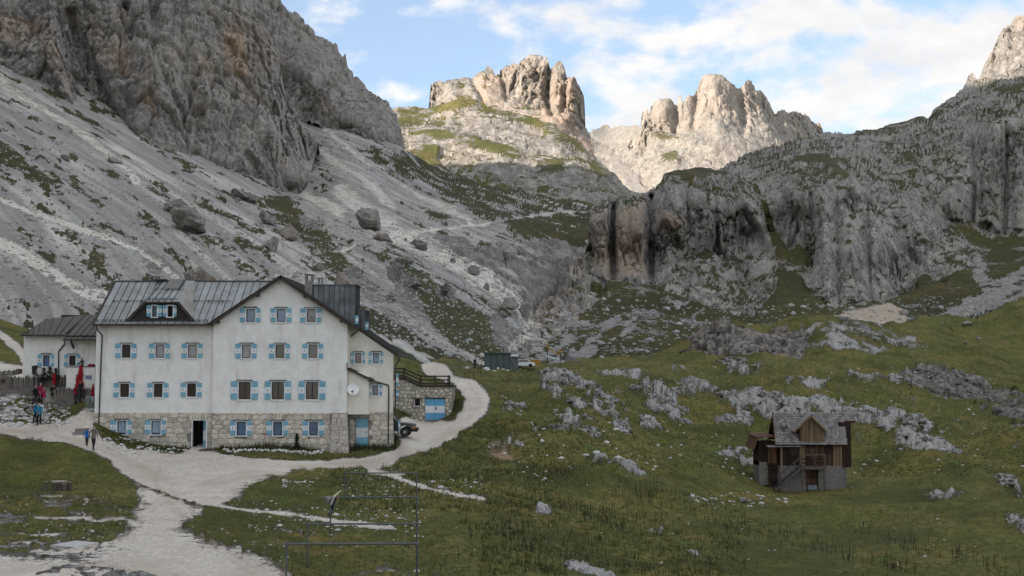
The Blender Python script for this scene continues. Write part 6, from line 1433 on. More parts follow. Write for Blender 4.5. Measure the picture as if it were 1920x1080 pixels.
# rear part, wider to the right, black boards
rxx = wx(1593, DC+0.9); mb = MB(); mb.box(X(1575.5), rxx, DC+0.9, DC+4.3, wz(876, DC+0.9), wz(791, DC+1.5)); rw = mb.build('side_wall', M_cwd, cab)
planks(1576, 1593+4.5, wz(876, DC+0.9), wz(792, DC+1.5), DC+0.9, rw, M_cwd, 0.16, seed=11)
mb = MB(); mb.box(X(1576), X(1589), DC+1.0, DC+4, cz0, Z(876)); mb.box(X(1575.6), X(1580), DC+0.2, DC+0.3, Z(891), Z(883)); mb.build('side_base', M_cconc, cab)
# left annex with its own small roof
mb = MB(); mb.box(X(1426), X(1460), DC+1.3, DC+4.2, Z(875), Z(830)); lw_ = mb.build('annex_wall', M_cwd, cab)
planks(1426, 1441, Z(868), Z(828), DC+1.3, lw_, M_cwd, 0.2, seed=12); planks(1441, 1459, Z(870), Z(836), DC+0.9, lw_, M_cw, 0.22, seed=13); planks(1441, 1459, Z(905), Z(871), DC+1.0, lw_, M_cwd, 0.2, True, seed=14)
mb = MB(); mb.box(X(1426), X(1441), DC+1.25, DC+4.2, Z(912), Z(868)); mb.build('annex_base', M_cconc, cab)
mb = MB(); mb.slab([(X(1412), DC+0.5, Z(843)), (X(1419.5), DC+0.5, Z(820)), (X(1419.5), DC+4.5, Z(820)), (X(1412), DC+4.5, Z(843))], 0.12, 0, Vector((-1,0,0.4)).normalized()); mb.slab([(X(1418), DC+0.5, Z(819.5)), (X(1453), DC+0.5, Z(818)), (X(1453), DC+4.5, Z(815)), (X(1418), DC+4.5, Z(817))], 0.14); mb.build('annex_roof', M_cw, cab)
mb = MB(); mb.slab([(X(1436), DC-0.5, Z(836.5)), (X(1497.5), DC-0.5, Z(835.5)), (X(1497.5), DC+0.3, Z(834.3)), (X(1436), DC+0.3, Z(835.2))], 0.07); mb.build('porch_roof', M_shk, cab)
# main roof: one slope toward us, laid shingle courses
yE2, yR2 = DC-0.5, DC+2.0
def cz(t): return Z(833.5)+(wz(773.5, yR2)-Z(833.5))*t
def cy(t): return yE2+(yR2-yE2)*t
cr_ = bpy.data.objects.new('roof', None); COL.objects.link(cr_); cr_.parent = cab; cr_['_w'] = cab['_w']
L0, L1 = wx(1452, yE2), wx(1447.5, yR2); R0a, R1a = wx(1586, yE2), wx(1580.5, yR2)
ntop = wx(1598.5, yR2)
mb = MB(); mb.slab([(L0, yE2, cz(0)), (R0a, yE2, cz(0)), (R1a, yR2, cz(1)), (L1, yR2, cz(1))], 0.10); mb.slab([(R1a-0.3, cy(0.70), cz(0.70)), (ntop, cy(0.70), cz(0.70)), (ntop, yR2, cz(1)), (R1a-0.3, yR2, cz(1))], 0.11)
mb.slab([(L1, yR2, cz(1)), (ntop, yR2, cz(1)), (ntop, yR2+2.7, cz(0.1)), (L1, yR2+2.7, cz(0.1))], 0.10); mb.build('roof_boards', M_cwd, cr_)
mb = MB(); ncr = 15; r = random.Random(8); nrm = Vector((0, -(cz(1)-cz(0)), yR2-yE2)).normalized()
for i in range(ncr):
    t0, t1 = i/ncr, (i+1.12)/ncr
    la, ra = L0+(L1-L0)*t0, R0a+(R1a-R0a)*t0
    if t0 >= 0.69: ra = ntop
    x = la-0.02
    while x < ra:
        w_ = r.uniform(0.14, 0.26); x2 = min(x+w_, ra+0.03); tt = min(1.01, t1); dzz = r.uniform(-0.02, 0.02); lift = 0.055+r.uniform(0, 0.02)
        a = Vector((x+0.006, cy(t0), cz(t0)+dzz))+nrm*lift; b = Vector((x2-0.006, cy(t0), cz(t0)+dzz))+nrm*lift
        c = Vector((x2-0.006, cy(tt), cz(tt)))+nrm*0.015; d = Vector((x+0.006, cy(tt), cz(tt)))+nrm*0.015
        mb.slab([a, b, c, d], 0.03, r.choice([0, 0, 1, 2]), nrm); x = x2
o_ = mb.build('shingles', [M_shk, M_shk2, M_shk3], cr_); o_['kind'] = 'stuff'
mb = MB(); mb.beam((L0-0.02, yE2, cz(0)-0.02), (L1-0.02, yR2, cz(1)-0.02), 0.08, 0.22); mb.build('verge_board', M_cw, cr_)
mb = MB(); c = V(1469.5, 808, cy(0.42)); mb.box(c.x-0.10, c.x+0.10, c.y-0.1, c.y+0.1, c.z-0.5, c.z+0.35); mb.box(c.x-0.32, c.x+0.32, c.y-0.12, c.y-0.02, c.z+0.3, c.z+0.42); mb.box(c.x-0.32, c.x-0.22, c.y-0.12, c.y-0.02, c.z+0.3, c.z+0.65); mb.box(c.x+0.2, c.x+0.32, c.y-0.12, c.y-0.02, c.z+0.3, c.z+0.65); mb.build('flue', M_pipe, cab)
# gabled dormer over the door
yD = DC-0.62
ax, az = wx(1519.5, yD), wz(778, yD); lx, lz = wx(1486, yD), wz(809, yD); rx, rz = wx(1550.5, yD), wz(810, yD)
dd = bpy.data.objects.new('dormer', None); COL.objects.link(dd); dd.parent = cab; dd['_w'] = cab['_w']
mb = MB(); mb.prism([(wx(1498, yD), wz(831, yD)), (wx(1542, yD), wz(831, yD)), (wx(1542, yD), wz(805, yD)), (ax, az-0.15), (wx(1498, yD), wz(803, yD))], yD+0.32, DC+1.6); dw = mb.build('front', M_cwd, dd)
def zg_(x): return az-0.22-(az-lz)/(ax-lx)*abs(x-ax)
planks(1498, 1542, wz(831, yD), 0, yD+0.30, dw, M_cwl, 0.16, seed=15, zf=lambda x: zg_(x))
for sx_, ex_, ez_ in ((-1, lx, lz), (1, rx, rz)):
    mb = MB(); mb.slab([(ax, yD, az), (ex_, yD, ez_), (ex_, DC+1.3, ez_), (ax, DC+1.8, az)], 0.09, 0, Vector((sx_*0.7, 0, 0.7)).normalized()); s_ = mb.build('roof_slope', M_shk3, dd)
    mb = MB(); r = random.Random(20+sx_); n1 = 9
    for i in range(n1):
        t0, t1 = i/n1, (i+1.15)/n1; y = yD-0.03
        while y < DC+1.2:
            w_ = r.uniform(0.15, 0.25); nn = Vector((sx_*0.68, 0, 0.73)); q = lambda t, yy: Vector((ex_+(ax-ex_)*min(t, 1), yy, ez_+(az-ez_)*min(t, 1)))+nn*(0.05 if t == t0 else 0.02)
            mb.slab([q(t0, y), q(t0, y+w_-0.01), q(t1, y+w_-0.01), q(t1, y)], 0.03, r.choice([0, 1, 1]), nn); y += w_
    o_ = mb.build('shingles', [M_shk, M_shk2], s_); o_['kind'] = 'stuff'
    mb = MB(); mb.beam((ax, yD-0.02, az-0.10), (ex_, yD-0.02, ez_-0.10), 0.07, 0.16); mb.build('verge_board', M_cwl, dd)
# balcony and stairs
by0 = DC-1.1
bal = bpy.data.objects.new('balcony', None); COL.objects.link(bal); bal.parent = cab; bal['_w'] = cab['_w']
BX = lambda px: wx(px, by0); BZ = lambda py: wz(py, by0)
mb = MB(); mb.box(BX(1499), BX(1545), by0, DC, BZ(880), BZ(876)); mb.build('floor', M_cwood, bal)
for py_ in (852.5, 860.5, 868): mb = MB(); mb.box(BX(1499), BX(1544.5), by0-0.03, by0+0.03, BZ(py_+1.1), BZ(py_-1.1)); mb.build('rail', M_cwood if py_ < 855 else M_cwd, bal)
for px_ in (1500, 1524.5, 1543.5): mb = MB(); mb.box(BX(px_)-0.05, BX(px_)+0.05, by0-0.05, by0+0.05, BZ(876), BZ(851)); mb.build('baluster', M_cwood, bal)
for px_ in (1502, 1543): mb = MB(); mb.box(BX(px_)-0.07, BX(px_)+0.07, by0+0.05, by0+0.2, BZ(921), BZ(880)); mb.build('post', M_cwood, bal)
st = bpy.data.objects.new('stairs', None); COL.objects.link(st); st.parent = cab; st['_w'] = cab['_w']
s0, s1 = Vector((BX(1499), by0, BZ(877))), Vector((BX(1451), by0, BZ(919)))
for yy in (by0, by0+0.85): mb = MB(); mb.beam((s0.x, yy, s0.z), (s1.x, yy, s1.z), 0.06, 0.24); mb.build('stringer', M_cwood, st)
for i in range(11):
    p = s0.lerp(s1, (i+0.5)/11); mb = MB(); mb.box(p.x-0.13, p.x+0.13, by0, by0+0.85, p.z+0.03, p.z+0.07); mb.build('tread', M_cwood, st)
mb = MB(); mb.beam(Vector((BX(1498), by0, BZ(857))), Vector((BX(1454), by0, BZ(894))), 0.06, 0.11); mb.build('handrail', M_cwood, st)
for a in (0.25, 0.8): p = s0.lerp(s1, a); mb = MB(); mb.box(p.x-0.05, p.x+0.05, by0-0.05, by0+0.05, p.z-0.1, p.z+1.0); mb.build('newel', M_cwood, st)
# ------------------------------------------------------------------ drying frames and washing
M_foot = mat('concrete_footing', (0.55,0.53,0.50), 0.9, 0.2, 5)
FR = [(649.5,782.5,887,66,942,942,'rearmost of the four pipe drying frames, nearest to the hut'),(622.5,783,932.5,55,1005,1006,'second drying frame from the rear, with washing hung at its left corner'),
      (580.5,783.5,982.5,44,1071,1072,'third drying frame from the rear, grey pipe'),(541.5,784,1020,36.5,1100,1100,'nearest and widest of the four drying frames')]
for k, (pl, pr, pyt, D, pb0, pb1, lab) in enumerate(FR):
    xl, xr, zt = wx(pl, D), wx(pr, D), wz(pyt, D); g0, g1 = min(wz(pb0, D), gz(xl, D)+0.05), min(wz(pb1, D), gz(xr, D)+0.05)
    f = thing('drying_frame', ((xl+xr)/2, D, (g0+g1)/2), lab, 'drying frame', 'pipe frames for drying washing on the lawn')
    r = 0.036
    for x, g in ((xl, g0), (xr, g1)):
        mb = MB(); mb.tube((x, D, g-0.1), (x, D, zt-0.02), r, 10); mb.build('post', M_metalg, f, smooth=False)
        mb = MB(); mb.tube((x, D, zt-0.10), (x, D, zt+0.035), r*1.45, 10); mb.tube((x-0.06, D, zt), (x+0.06, D, zt), r*1.45, 10); mb.build('elbow', M_metalg, f)
        mb = MB(); mb.hexa([(x-0.13, D-0.14, g-0.05), (x+0.13, D-0.12, g-0.05), (x+0.12, D+0.12, g-0.05), (x-0.12, D+0.13, g-0.05), (x-0.10, D-0.10, g+0.07), (x+0.09, D-0.08, g+0.06), (x+0.09, D+0.09, g+0.07), (x-0.09, D+0.09, g+0.06)]); mb.build('footing', M_foot, f)
    mb = MB(); mb.tube((xl, D, zt), (xr, D, zt+0.01), r*0.95, 10); mb.build('crossbar', M_metalg, f)
    for i in range(5):
        u = xl+(xr-xl)*(i+0.5)/5; mb = MB(); mb.tube((u, D-0.005, zt-0.045), (u, D+0.005, zt+0.045), 0.012, 6); mb.build('hook', M_metalg, f)
M_line = mat('thin_washing_line', (0.4,0.42,0.42), 0.6)
for i in range(5):
    mb = MB(); pts = []
    for (pl, pr, pyt, D, *_r) in FR:
        xl, xr = wx(pl, D), wx(pr, D); pts.append(Vector((xl+(xr-xl)*(i+0.5)/5, D, wz(pyt, D)-0.03)))
    q = []
    for a, b in zip(pts[:-1], pts[1:]):
        for s_ in range(6): t_ = s_/6; p = a.lerp(b, t_); p.z -= 0.35*4*t_*(1-t_)*0.3; q.append(p)
    q.append(pts[-1]); mb.path(q, 0.0022, 4)
    solo(mb, 'washing_line', M_line, ('leftmost', 'second from the left', 'middle', 'second from the right', 'rightmost')[i]+' of the five thin washing lines between the pipe frames', 'washing line', (q[0].x, q[0].y, gz(q[0].x, q[0].y)), 'washing lines between the pipe frames')
def cloth(pts, D, th, m, name, label, folds=0.05, seed=0, nu=14, nv=10):
    """pts: four photo-pixel corners tl,tr,br,bl of a hanging cloth; real folds and thickness"""
    c = [V(px, py, D+dd) for px, py, dd in pts]; P = np.zeros((nv+1, nu+1, 3)); rr = random.Random(seed); ph = rr.random()*6
    for j in range(nv+1):
        for i in range(nu+1):
            u, v = i/nu, j/nv; p = c[0].lerp(c[1], u).lerp(c[3].lerp(c[2], u), v)
            bul = math.sin(math.pi*u)*math.sin(math.pi*min(1, v+0.15))
            p = p+Vector((0.25*folds*math.sin(9*v+ph), -folds*(math.sin(7*u+ph+2*v)+0.6*math.sin(15*u-3*v))-bul*folds*2, folds*0.6*math.sin(5*u+ph)))
            P[j, i] = p
    mb = MB(); n = (nu+1)*(nv+1); idx = lambda j, i: j*(nu+1)+i
    vs = [tuple(p) for p in P.reshape(-1, 3)]; vb = [(x, y+th, z) for x, y, z in vs]
    fs = [(idx(j,i), idx(j,i+1), idx(j+1,i+1), idx(j+1,i)) for j in range(nv) for i in range(nu)]
    mb.add(vs+vb, fs+[tuple(n+k for k in f[::-1]) for f in fs]+[(idx(0,i), n+idx(0,i), n+idx(0,i+1), idx(0,i+1)) for i in range(nu)]+[(idx(nv,i), idx(nv,i+1), n+idx(nv,i+1), n+idx(nv,i)) for i in range(nu)]+[(idx(j,0), idx(j+1,0), n+idx(j+1,0), n+idx(j,0)) for j in range(nv)]+[(idx(j,nu), n+idx(j,nu), n+idx(j+1,nu), idx(j+1,nu)) for j in range(nv)])
    return solo(mb, name, m, label, 'washing', c[0], 'washing on the second drying frame', smooth=True)
cloth([(606,933,0.0),(624,929,-0.1),(616,944,0.1),(607,939,0.1)], 54.9, 0.02, mat('mauve_cloth', (0.34,0.30,0.35), 0.9, 0.1, 8), 'cloth', 'mauve cloth blown out to the left of the drying frame post', 0.05, 1)
cloth([(622,932,0.0),(637,920.5,0.2),(641.5,918.5,0.2),(627,932.5,0.0)], 54.9, 0.02, mat('pale_yellow_towel', (0.62,0.66,0.45), 0.9, 0.1, 8), 'towel', 'pale yellow towel blown up and to the right above the crossbar', 0.02, 2)
cloth([(627,931,0.0),(632,930,0.1),(620.5,969,0.2),(614.5,967,0.2)], 55.05, 0.05, mat('navy_trousers', (0.018,0.028,0.055), 0.9, 0.2, 8), 'trousers', 'dark navy trousers hanging slanted below the crossbar', 0.02, 3)
cloth([(625,931,-0.1),(629,931,0),(622,948,0.1),(618,945,0.1)], 54.85, 0.015, mat('white_shirt', (0.65,0.60,0.57), 0.9, 0.2, 8), 'shirt', 'small white and pink shirt between the mauve cloth and the trousers', 0.02, 4)
cloth([(631,931,0.0),(635,925,0),(635,930,0.1),(633,937,0.1)], 54.85, 0.015, mat('salmon_cloth', (0.55,0.25,0.22), 0.9, 0.2, 8), 'cloth', 'small salmon pink cloth pegged just right of the frame corner', 0.02, 5)

# ------------------------------------------------------------------ people
def seg_d(p, a, b):
    ab = b-a; t = max(0, min(1, (p-a).dot(ab)/max(ab.dot(ab), 1e-9))); return (p-(a+ab*t)).length
_mc = {}
def cmat(c):
    if c not in _mc: _mc[c] = mat('cloth_colour' if c != SKIN else 'skin', c, 0.85, 0.2, 12)
    return _mc[c]
SKIN = (0.42,0.25,0.18)
def person(loc, h, face, label, top, legs, hair, pose='stand', hat=None, shoes=(0.03,0.025,0.02), pack=None, group=None, lod=1, stride=0.0):
    """one continuous skinned body; face = heading in degrees (0 looks at the camera)"""
    loc = Vector(loc); p = thing('person', loc, label, 'person', group); s = h/1.75; k = lambda x, y, z: Vector((x*s, y*s, z*s))
    sit = pose == 'sit'; hz = 0.94 if not sit else 0.46
    J = {'pel': k(0,0,hz), 'bel': k(0,-0.01,hz+0.18), 'che': k(0,0.0,hz+0.40), 'nb': k(0,0.01,hz+0.53), 'neck': k(0,-0.005,hz+0.60), 'he': k(0,-0.02,hz+0.68), 'top': k(0,-0.01,hz+0.775)}
    arm = {'stand': ((0.25,0.03,0.24),(0.24,-0.06,0.0)), 'front': ((0.25,-0.03,0.24),(0.06,-0.20,0.12)), 'swing': ((0.25,0.06,0.24),(0.25,0.02,0.0)), 'sit': ((0.25,-0.05,0.24),(0.12,-0.28,0.22)), 'pocket': ((0.29,0.05,0.24),(0.20,-0.06,0.06)), 'hold': ((0.25,-0.10,0.27),(0.12,-0.30,0.26))}[pose]
    for sg, n in ((1, 'R'), (-1, 'L')):
        J['sh'+n] = k(0.185*sg, 0.01, hz+0.49); sw = stride*0.15*sg
        J['el'+n] = k(arm[0][0]*sg, arm[0][1]+sw, hz+arm[0][2]); J['wr'+n] = k(arm[1][0]*sg, arm[1][1]+sw*1.8, hz+arm[1][2]+0.02); J['ha'+n] = k(arm[1][0]*sg*0.96, arm[1][1]+sw*2-0.015, hz+arm[1][2]-0.08); J['fi'+n] = k(arm[1][0]*sg*0.92, arm[1][1]+sw*2-0.03, hz+arm[1][2]-0.15)
        J['th'+n] = k(arm[1][0]*sg*0.78, arm[1][1]+sw*2-0.05, hz+arm[1][2]-0.07)
        J['hi'+n] = k(0.095*sg, 0.0, hz-0.06); st_ = -stride*0.3*sg
        if sit: J['kn'+n] = k(0.12*sg, -0.42, 0.48); J['an'+n] = k(0.12*sg, -0.45, 0.08); J['to'+n] = k(0.13*sg, -0.62, 0.03)
        else: J['kn'+n] = k(0.10*sg, -0.03+st_*0.5, 0.50); J['an'+n] = k(0.10*sg, 0.02+st_+max(0,-sg*stride)*0.05, 0.08+max(0, st_)*0.25); J['to'+n] = k(0.12*sg, -0.15+st_, 0.035+max(0, st_)*0.1)
    B = [('pel','bel','t'),('bel','che','t'),('che','nb','t'),('nb','neck','s'),('neck','he','s'),('he','top','h')]
    for n in 'RL': B += [('nb','sh'+n,'t'),('sh'+n,'el'+n,'t'),('el'+n,'wr'+n,'t'),('wr'+n,'ha'+n,'s'),('ha'+n,'fi'+n,'s'),('ha'+n,'th'+n,'s'),('pel','hi'+n,'l'),('hi'+n,'kn'+n,'l'),('kn'+n,'an'+n,'l'),('an'+n,'to'+n,'f')]
    rad = {'pel': (0.155,0.115), 'bel': (0.145,0.105), 'che': (0.165,0.12), 'nb': (0.10,0.075), 'neck': (0.052,0.055), 'he': (0.078,0.095), 'top': (0.062,0.07), 'sh': (0.068,0.065), 'el': (0.048,0.048), 'wr': (0.036,0.034), 'ha': (0.040,0.022), 'fi': (0.024,0.014), 'th': (0.014,0.013), 'hi': (0.095,0.10), 'kn': (0.068,0.068), 'an': (0.052,0.055), 'to': (0.048,0.035)}
    names = list(J); me = bpy.data.meshes.new('body'); bm = bmesh.new(); sk = bm.verts.layers.skin.verify(); vs = {}
    for n in names:
        v = bm.verts.new(J[n]); r = rad.get(n) or rad[n[:2]]; v[sk].radius = (r[0]*s, r[1]*s); v[sk].use_root = (n == 'pel'); vs[n] = v
    for a, b, _ in B: bm.edges.new((vs[a], vs[b]))
    bm.to_mesh(me); bm.free()
    tmp = bpy.data.objects.new('body', me); COL.objects.link(tmp)
    m1 = tmp.modifiers.new('s', 'SKIN'); m1.use_smooth_shade = True; m2 = tmp.modifiers.new('u', 'SUBSURF'); m2.levels = lod; m2.render_levels = lod
    dg = bpy.context.evaluated_depsgraph_get(); me2 = bpy.data.meshes.new_from_object(tmp.evaluated_get(dg)); bpy.data.objects.remove(tmp)
    me2.materials.clear(); cols = {'t': top, 's': SKIN, 'h': hair, 'l': legs, 'f': shoes}; order = ['t','s','h','l','f']
    for c in order: me2.materials.append(cmat(cols[c]))
    head = J['he']
    for f in me2.polygons:
        c = f.center; best = min(B, key=lambda b: seg_d(c, J[b[0]], J[b[1]])-0.4*(rad.get(b[0]) or rad[b[0][:2]])[0]*s)
        t = best[2]
        if best[1] in ('he', 'top'):
            t = 'h' if (c.z > head.z+0.045*s or c.y > head.y+0.02*s and c.z > head.z-0.05*s) else 's'
        f.material_index = order.index(t); f.use_smooth = True
    # facial relief: nose and brow pushed out of the head surface
    for v in me2.vertices:
        d = (v.co-(head+Vector((0,-0.09*s,-0.005*s)))).length
        if d < 0.035*s: v.co.y -= 0.018*s
    o = bpy.data.objects.new('body', me2); COL.objects.link(o); o.parent = p
    if hat:
        mb = MB(); hc = loc+J['he']+Vector((0,0.005*s,0.055*s)); n = 10; vs = []
        for j in range(4):
            a = j/3*math.pi/2
            for i in range(n): t = 2*math.pi*i/n; vs.append(hc+Vector((math.cos(t)*0.100*s*math.cos(a), math.sin(t)*0.115*s*math.cos(a), 0.085*s*math.sin(a))))
        mb.add(vs, [(j*n+i, j*n+(i+1) % n, (j+1)*n+(i+1) % n, (j+1)*n+i) for j in range(3) for i in range(n)]+[tuple(range(n))]); mb.build('hat', cmat(hat), p, smooth=True)
    # coat hem / jumper waistband
    mb = MB(); c0 = loc+J['pel']; n = 12
    if not sit:
        vs = [c0+Vector((math.cos(2*math.pi*i/n)*(0.178 if j else 0.185)*s, math.sin(2*math.pi*i/n)*(0.135 if j else 0.145)*s, (0.10 if j else -0.10)*s)) for j in (0,1) for i in range(n)]
        mb.add(vs, [(i, (i+1) % n, n+(i+1) % n, n+i) for i in range(n)]); mb.build('jacket_hem', cmat(top), p, smooth=True, flipfix=False)
    if pack:
        mb = MB(); q = loc+J['che']+Vector((0,0.20*s,-0.05*s)); mb.hexa([(q.x-0.14*s,q.y-0.09*s,q.z-0.25*s),(q.x+0.14*s,q.y-0.09*s,q.z-0.25*s),(q.x+0.13*s,q.y+0.12*s,q.z-0.22*s),(q.x-0.13*s,q.y+0.12*s,q.z-0.22*s),(q.x-0.12*s,q.y-0.09*s,q.z+0.22*s),(q.x+0.12*s,q.y-0.09*s,q.z+0.22*s),(q.x+0.10*s,q.y+0.06*s,q.z+0.20*s),(q.x-0.10*s,q.y+0.06*s,q.z+0.20*s)]); mb.build('rucksack', cmat(pack), p)
    p.rotation_euler = (0, 0, R_(face)); return p
def gp(px, D): x = wx(px, D); return (x, D, gz(x, D))
person(gp(178.5, 84), 1.76, 165, 'man in brown jumper and dark jeans walking away beside a child in blue', (0.185,0.155,0.13), (0.022,0.026,0.036), (0.30,0.28,0.26), 'swing', stride=0.5, lod=2)
person(gp(166.0, 85), 1.30, 185, 'child in bright blue jacket walking beside the man in the brown jumper', (0.01,0.13,0.42), (0.022,0.02,0.026), (0.04,0.025,0.018), 'swing', stride=0.8, lod=2, shoes=(0.10,0.18,0.28))
person(gp(75.8, 91), 1.66, 5, 'woman in turquoise jacket and white cap facing the camera, hands clasped', (0.02,0.20,0.32), (0.012,0.012,0.014), (0.5,0.48,0.45), 'front', hat=(0.62,0.60,0.56), lod=2)
person(gp(68.5, 91.5), 1.66, -60, 'person in blue jacket and black trousers just left of the woman in turquoise', (0.01,0.14,0.28), (0.012,0.012,0.016), (0.06,0.05,0.05), 'swing', stride=0.6, lod=2)
person(gp(67.5, 94.5), 1.78, 70, 'grey-haired man in black jacket standing left in the group by the fence', (0.018,0.018,0.025), (0.06,0.06,0.07), (0.40,0.37,0.34), 'stand')
person(gp(77, 95), 1.70, 20, 'white-haired woman in red jacket in the middle of the group by the fence', (0.33,0.02,0.07), (0.02,0.018,0.025), (0.62,0.60,0.56), 'front', hat=(0.62,0.60,0.56))
person(gp(84, 94.5), 1.64, -70, 'woman in crimson jacket and beige trousers standing right in the group by the fence', (0.45,0.02,0.10), (0.25,0.215,0.18), (0.08,0.06,0.05), 'hold', hat=(0.4,0.3,0.28))
person(gp(100, 95), 1.74, 175, 'person in black top and beige trousers standing alone before the picket fence', (0.02,0.014,0.016), (0.20,0.18,0.155), (0.10,0.05,0.04), 'front')
person(gp(142.5, 94.5), 1.62, -80, 'woman in red jacket with a dark skirt-like wrap, facing her companion by the fence', (0.30,0.012,0.04), (0.05,0.035,0.05), (0.09,0.06,0.045), 'hold')
person(gp(151, 94.6), 1.72, 80, 'man in dark clothes facing the woman in red by the fence', (0.022,0.022,0.028), (0.045,0.047,0.055), (0.03,0.025,0.022), 'hold')
yb_ = 96.1; zb_ = wz(688, DT)-0.95
person((wx(153.5, yb_), yb_, zb_), 1.75, -40, 'dark-haired man leaning on the terrace rail above the red umbrellas', (0.06,0.06,0.055), (0.03,0.03,0.03), (0.02,0.016,0.014), 'hold')
mb = MB()
for i in range(6): c = Vector((wx(167+i*1.6, 95.6), 95.6+0.1*(i % 2), wz(686.5, 95.6)+0.05)); mb.hexa([(c.x-0.14,c.y-0.1,c.z-0.1),(c.x+0.14,c.y-0.1,c.z-0.12),(c.x+0.12,c.y+0.1,c.z-0.1),(c.x-0.13,c.y+0.1,c.z-0.1),(c.x-0.08,c.y-0.06,c.z+0.08+0.05*(i%3)),(c.x+0.07,c.y-0.05,c.z+0.1),(c.x+0.06,c.y+0.05,c.z+0.08),(c.x-0.07,c.y+0.06,c.z+0.06)], i % 2)
solo(mb, 'rucksack_pile', [cmat((0.30,0.02,0.06)), cmat((0.02,0.02,0.03))], 'red and black rucksacks piled on the terrace rail right of the leaning man', 'rucksacks', (wx(170, 95.6), 95.6, wz(688, 95.6)))
person((lambda v: (v.x, v.y, v.z))(gpt(889.5, 691.5)), 1.75, 30, 'person in dark clothes standing on the track left of the green metal shed', (0.015,0.014,0.018), (0.02,0.02,0.025), (0.02,0.02,0.02), 'front')
person(gpt(155.5, 424, sdt), 1.75, -70, 'hiker in navy jacket and red trousers on the pale path high on the scree', (0.015,0.018,0.05), (0.25,0.02,0.03), (0.03,0.02,0.02), 'hold', pack=(0.02,0.03,0.07), stride=0.4)
person(gpt(8.5, 370, sdt), 1.72, -60, 'hiker with white cap and dark red rucksack on the scree path at the left edge', (0.55,0.55,0.52), (0.32,0.27,0.12), (0.5,0.5,0.48), 'hold', hat=(0.6,0.6,0.58), pack=(0.10,0.015,0.03), stride=0.5)
person(gpt(368, 527, sdt), 1.7, 10, 'person in bright yellow cap just showing above the hut roof by the boulder', (0.45,0.40,0.02), (0.30,0.03,0.02), (0.50,0.48,0.02), 'sit', hat=(0.5,0.48,0.02))

# ------------------------------------------------------------------ picket fences, umbrellas, log animals, tree
def picket(pts, D0, label, hgt, seed, n, wallh=0.0):
    """pts: (px, py_foot) along the fence, every picket its own piece"""
    r = random.Random(seed); base = V(pts[0][0], pts[0][1], D0[0]); f = thing('picket_fence', base, label, 'fence', None)
    pl = [V(px, py, d) for (px, py), d in zip(pts, D0)]
    for i in range(n):
        t = i/(n-1)*(len(pl)-1); k = min(int(t), len(pl)-2); c = pl[k].lerp(pl[k+1], t-k); h = hgt*r.uniform(0.88, 1.12); w = r.uniform(0.045, 0.065); ln = r.uniform(-0.04, 0.04)
        mb = MB(); mb.add([(c.x-w,c.y,c.z),(c.x+w,c.y,c.z),(c.x+w+ln,c.y,c.z+h*0.88),(c.x+ln,c.y,c.z+h),(c.x-w+ln,c.y,c.z+h*0.88)]+[(a,b+0.035,d) for a,b,d in [(c.x-w,c.y,c.z),(c.x+w,c.y,c.z),(c.x+w+ln,c.y,c.z+h*0.88),(c.x+ln,c.y,c.z+h),(c.x-w+ln,c.y,c.z+h*0.88)]],
               [(0,1,2,3,4),(9,8,7,6,5),(0,5,6,1),(1,6,7,2),(2,7,8,3),(3,8,9,4),(4,9,5,0)]); mb.build('picket', M_wood, f)
    for zz_ in (0.25, 0.75):
        mb = MB()
        for a, b in zip(pl[:-1], pl[1:]): mb.beam(a+Vector((0,0.06,hgt*zz_)), b+Vector((0,0.06,hgt*zz_)), 0.05, 0.08)
        mb.build('rail', M_wood, f)
    return f
M_lowwall = mat('low_wall_render', (0.20,0.185,0.165), 0.95, 0.4, 3, bump=0.03)
fA = picket([(-60,730),(0,729),(70,729)], [96.2,96.2,96.2], 'long weathered picket fence running in from the left edge', 1.05, 1, 62)
fB = picket([(0,705.5),(24,704),(40,701)], [98.3,98.3,98.3], 'short stretch of darker picket fence rising behind the long one at the left edge', 0.45, 2, 16)
fC = picket([(70,727),(100,727),(124,726)], [96.0,96.0,96.0], 'brownish picket fence between the dead tree and the terrace wall', 0.95, 3, 30)
fD = picket([(100,748),(140,748),(176,748)], [94.9,94.9,94.9], 'picket fence in front of the red umbrellas and the terrace wall', 0.85, 4, 36)
mb = MB(); x0, x1 = wx(-60, 96.1), wx(70, 96.1); mb.box(x0, x1, 96.0, 96.3, wz(745, 96), wz(729.5, 96)); solo(mb, 'low_wall', M_lowwall, 'low grey wall under the long picket fence', 'wall', (x0, 96.1, wz(745, 96)))
mb = MB(); x0, x1 = wx(100, 94.8), wx(176, 94.8); mb.box(x0, x1, 94.7, 95.0, wz(762, 94.8), wz(748.3, 94.8)); solo(mb, 'low_wall', M_lowwall, 'low grey wall under the picket fence by the red umbrellas', 'wall', (x0, 94.8, wz(762, 94.8)))
mb = MB(); x0, z1 = xz(2, 711, 96.1); x1, z0 = xz(10, 717, 96.1); mb.box(x0, x1, 96.10, 96.13, z0, z1); solo(mb, 'notice_board', M_frame, 'small brown board fixed to the picket fence at the left edge', 'board', (x0, 96.1, z0))
M_red = mat('red_umbrella_cloth', (0.36,0.012,0.025), 0.8, 0.25, 5)
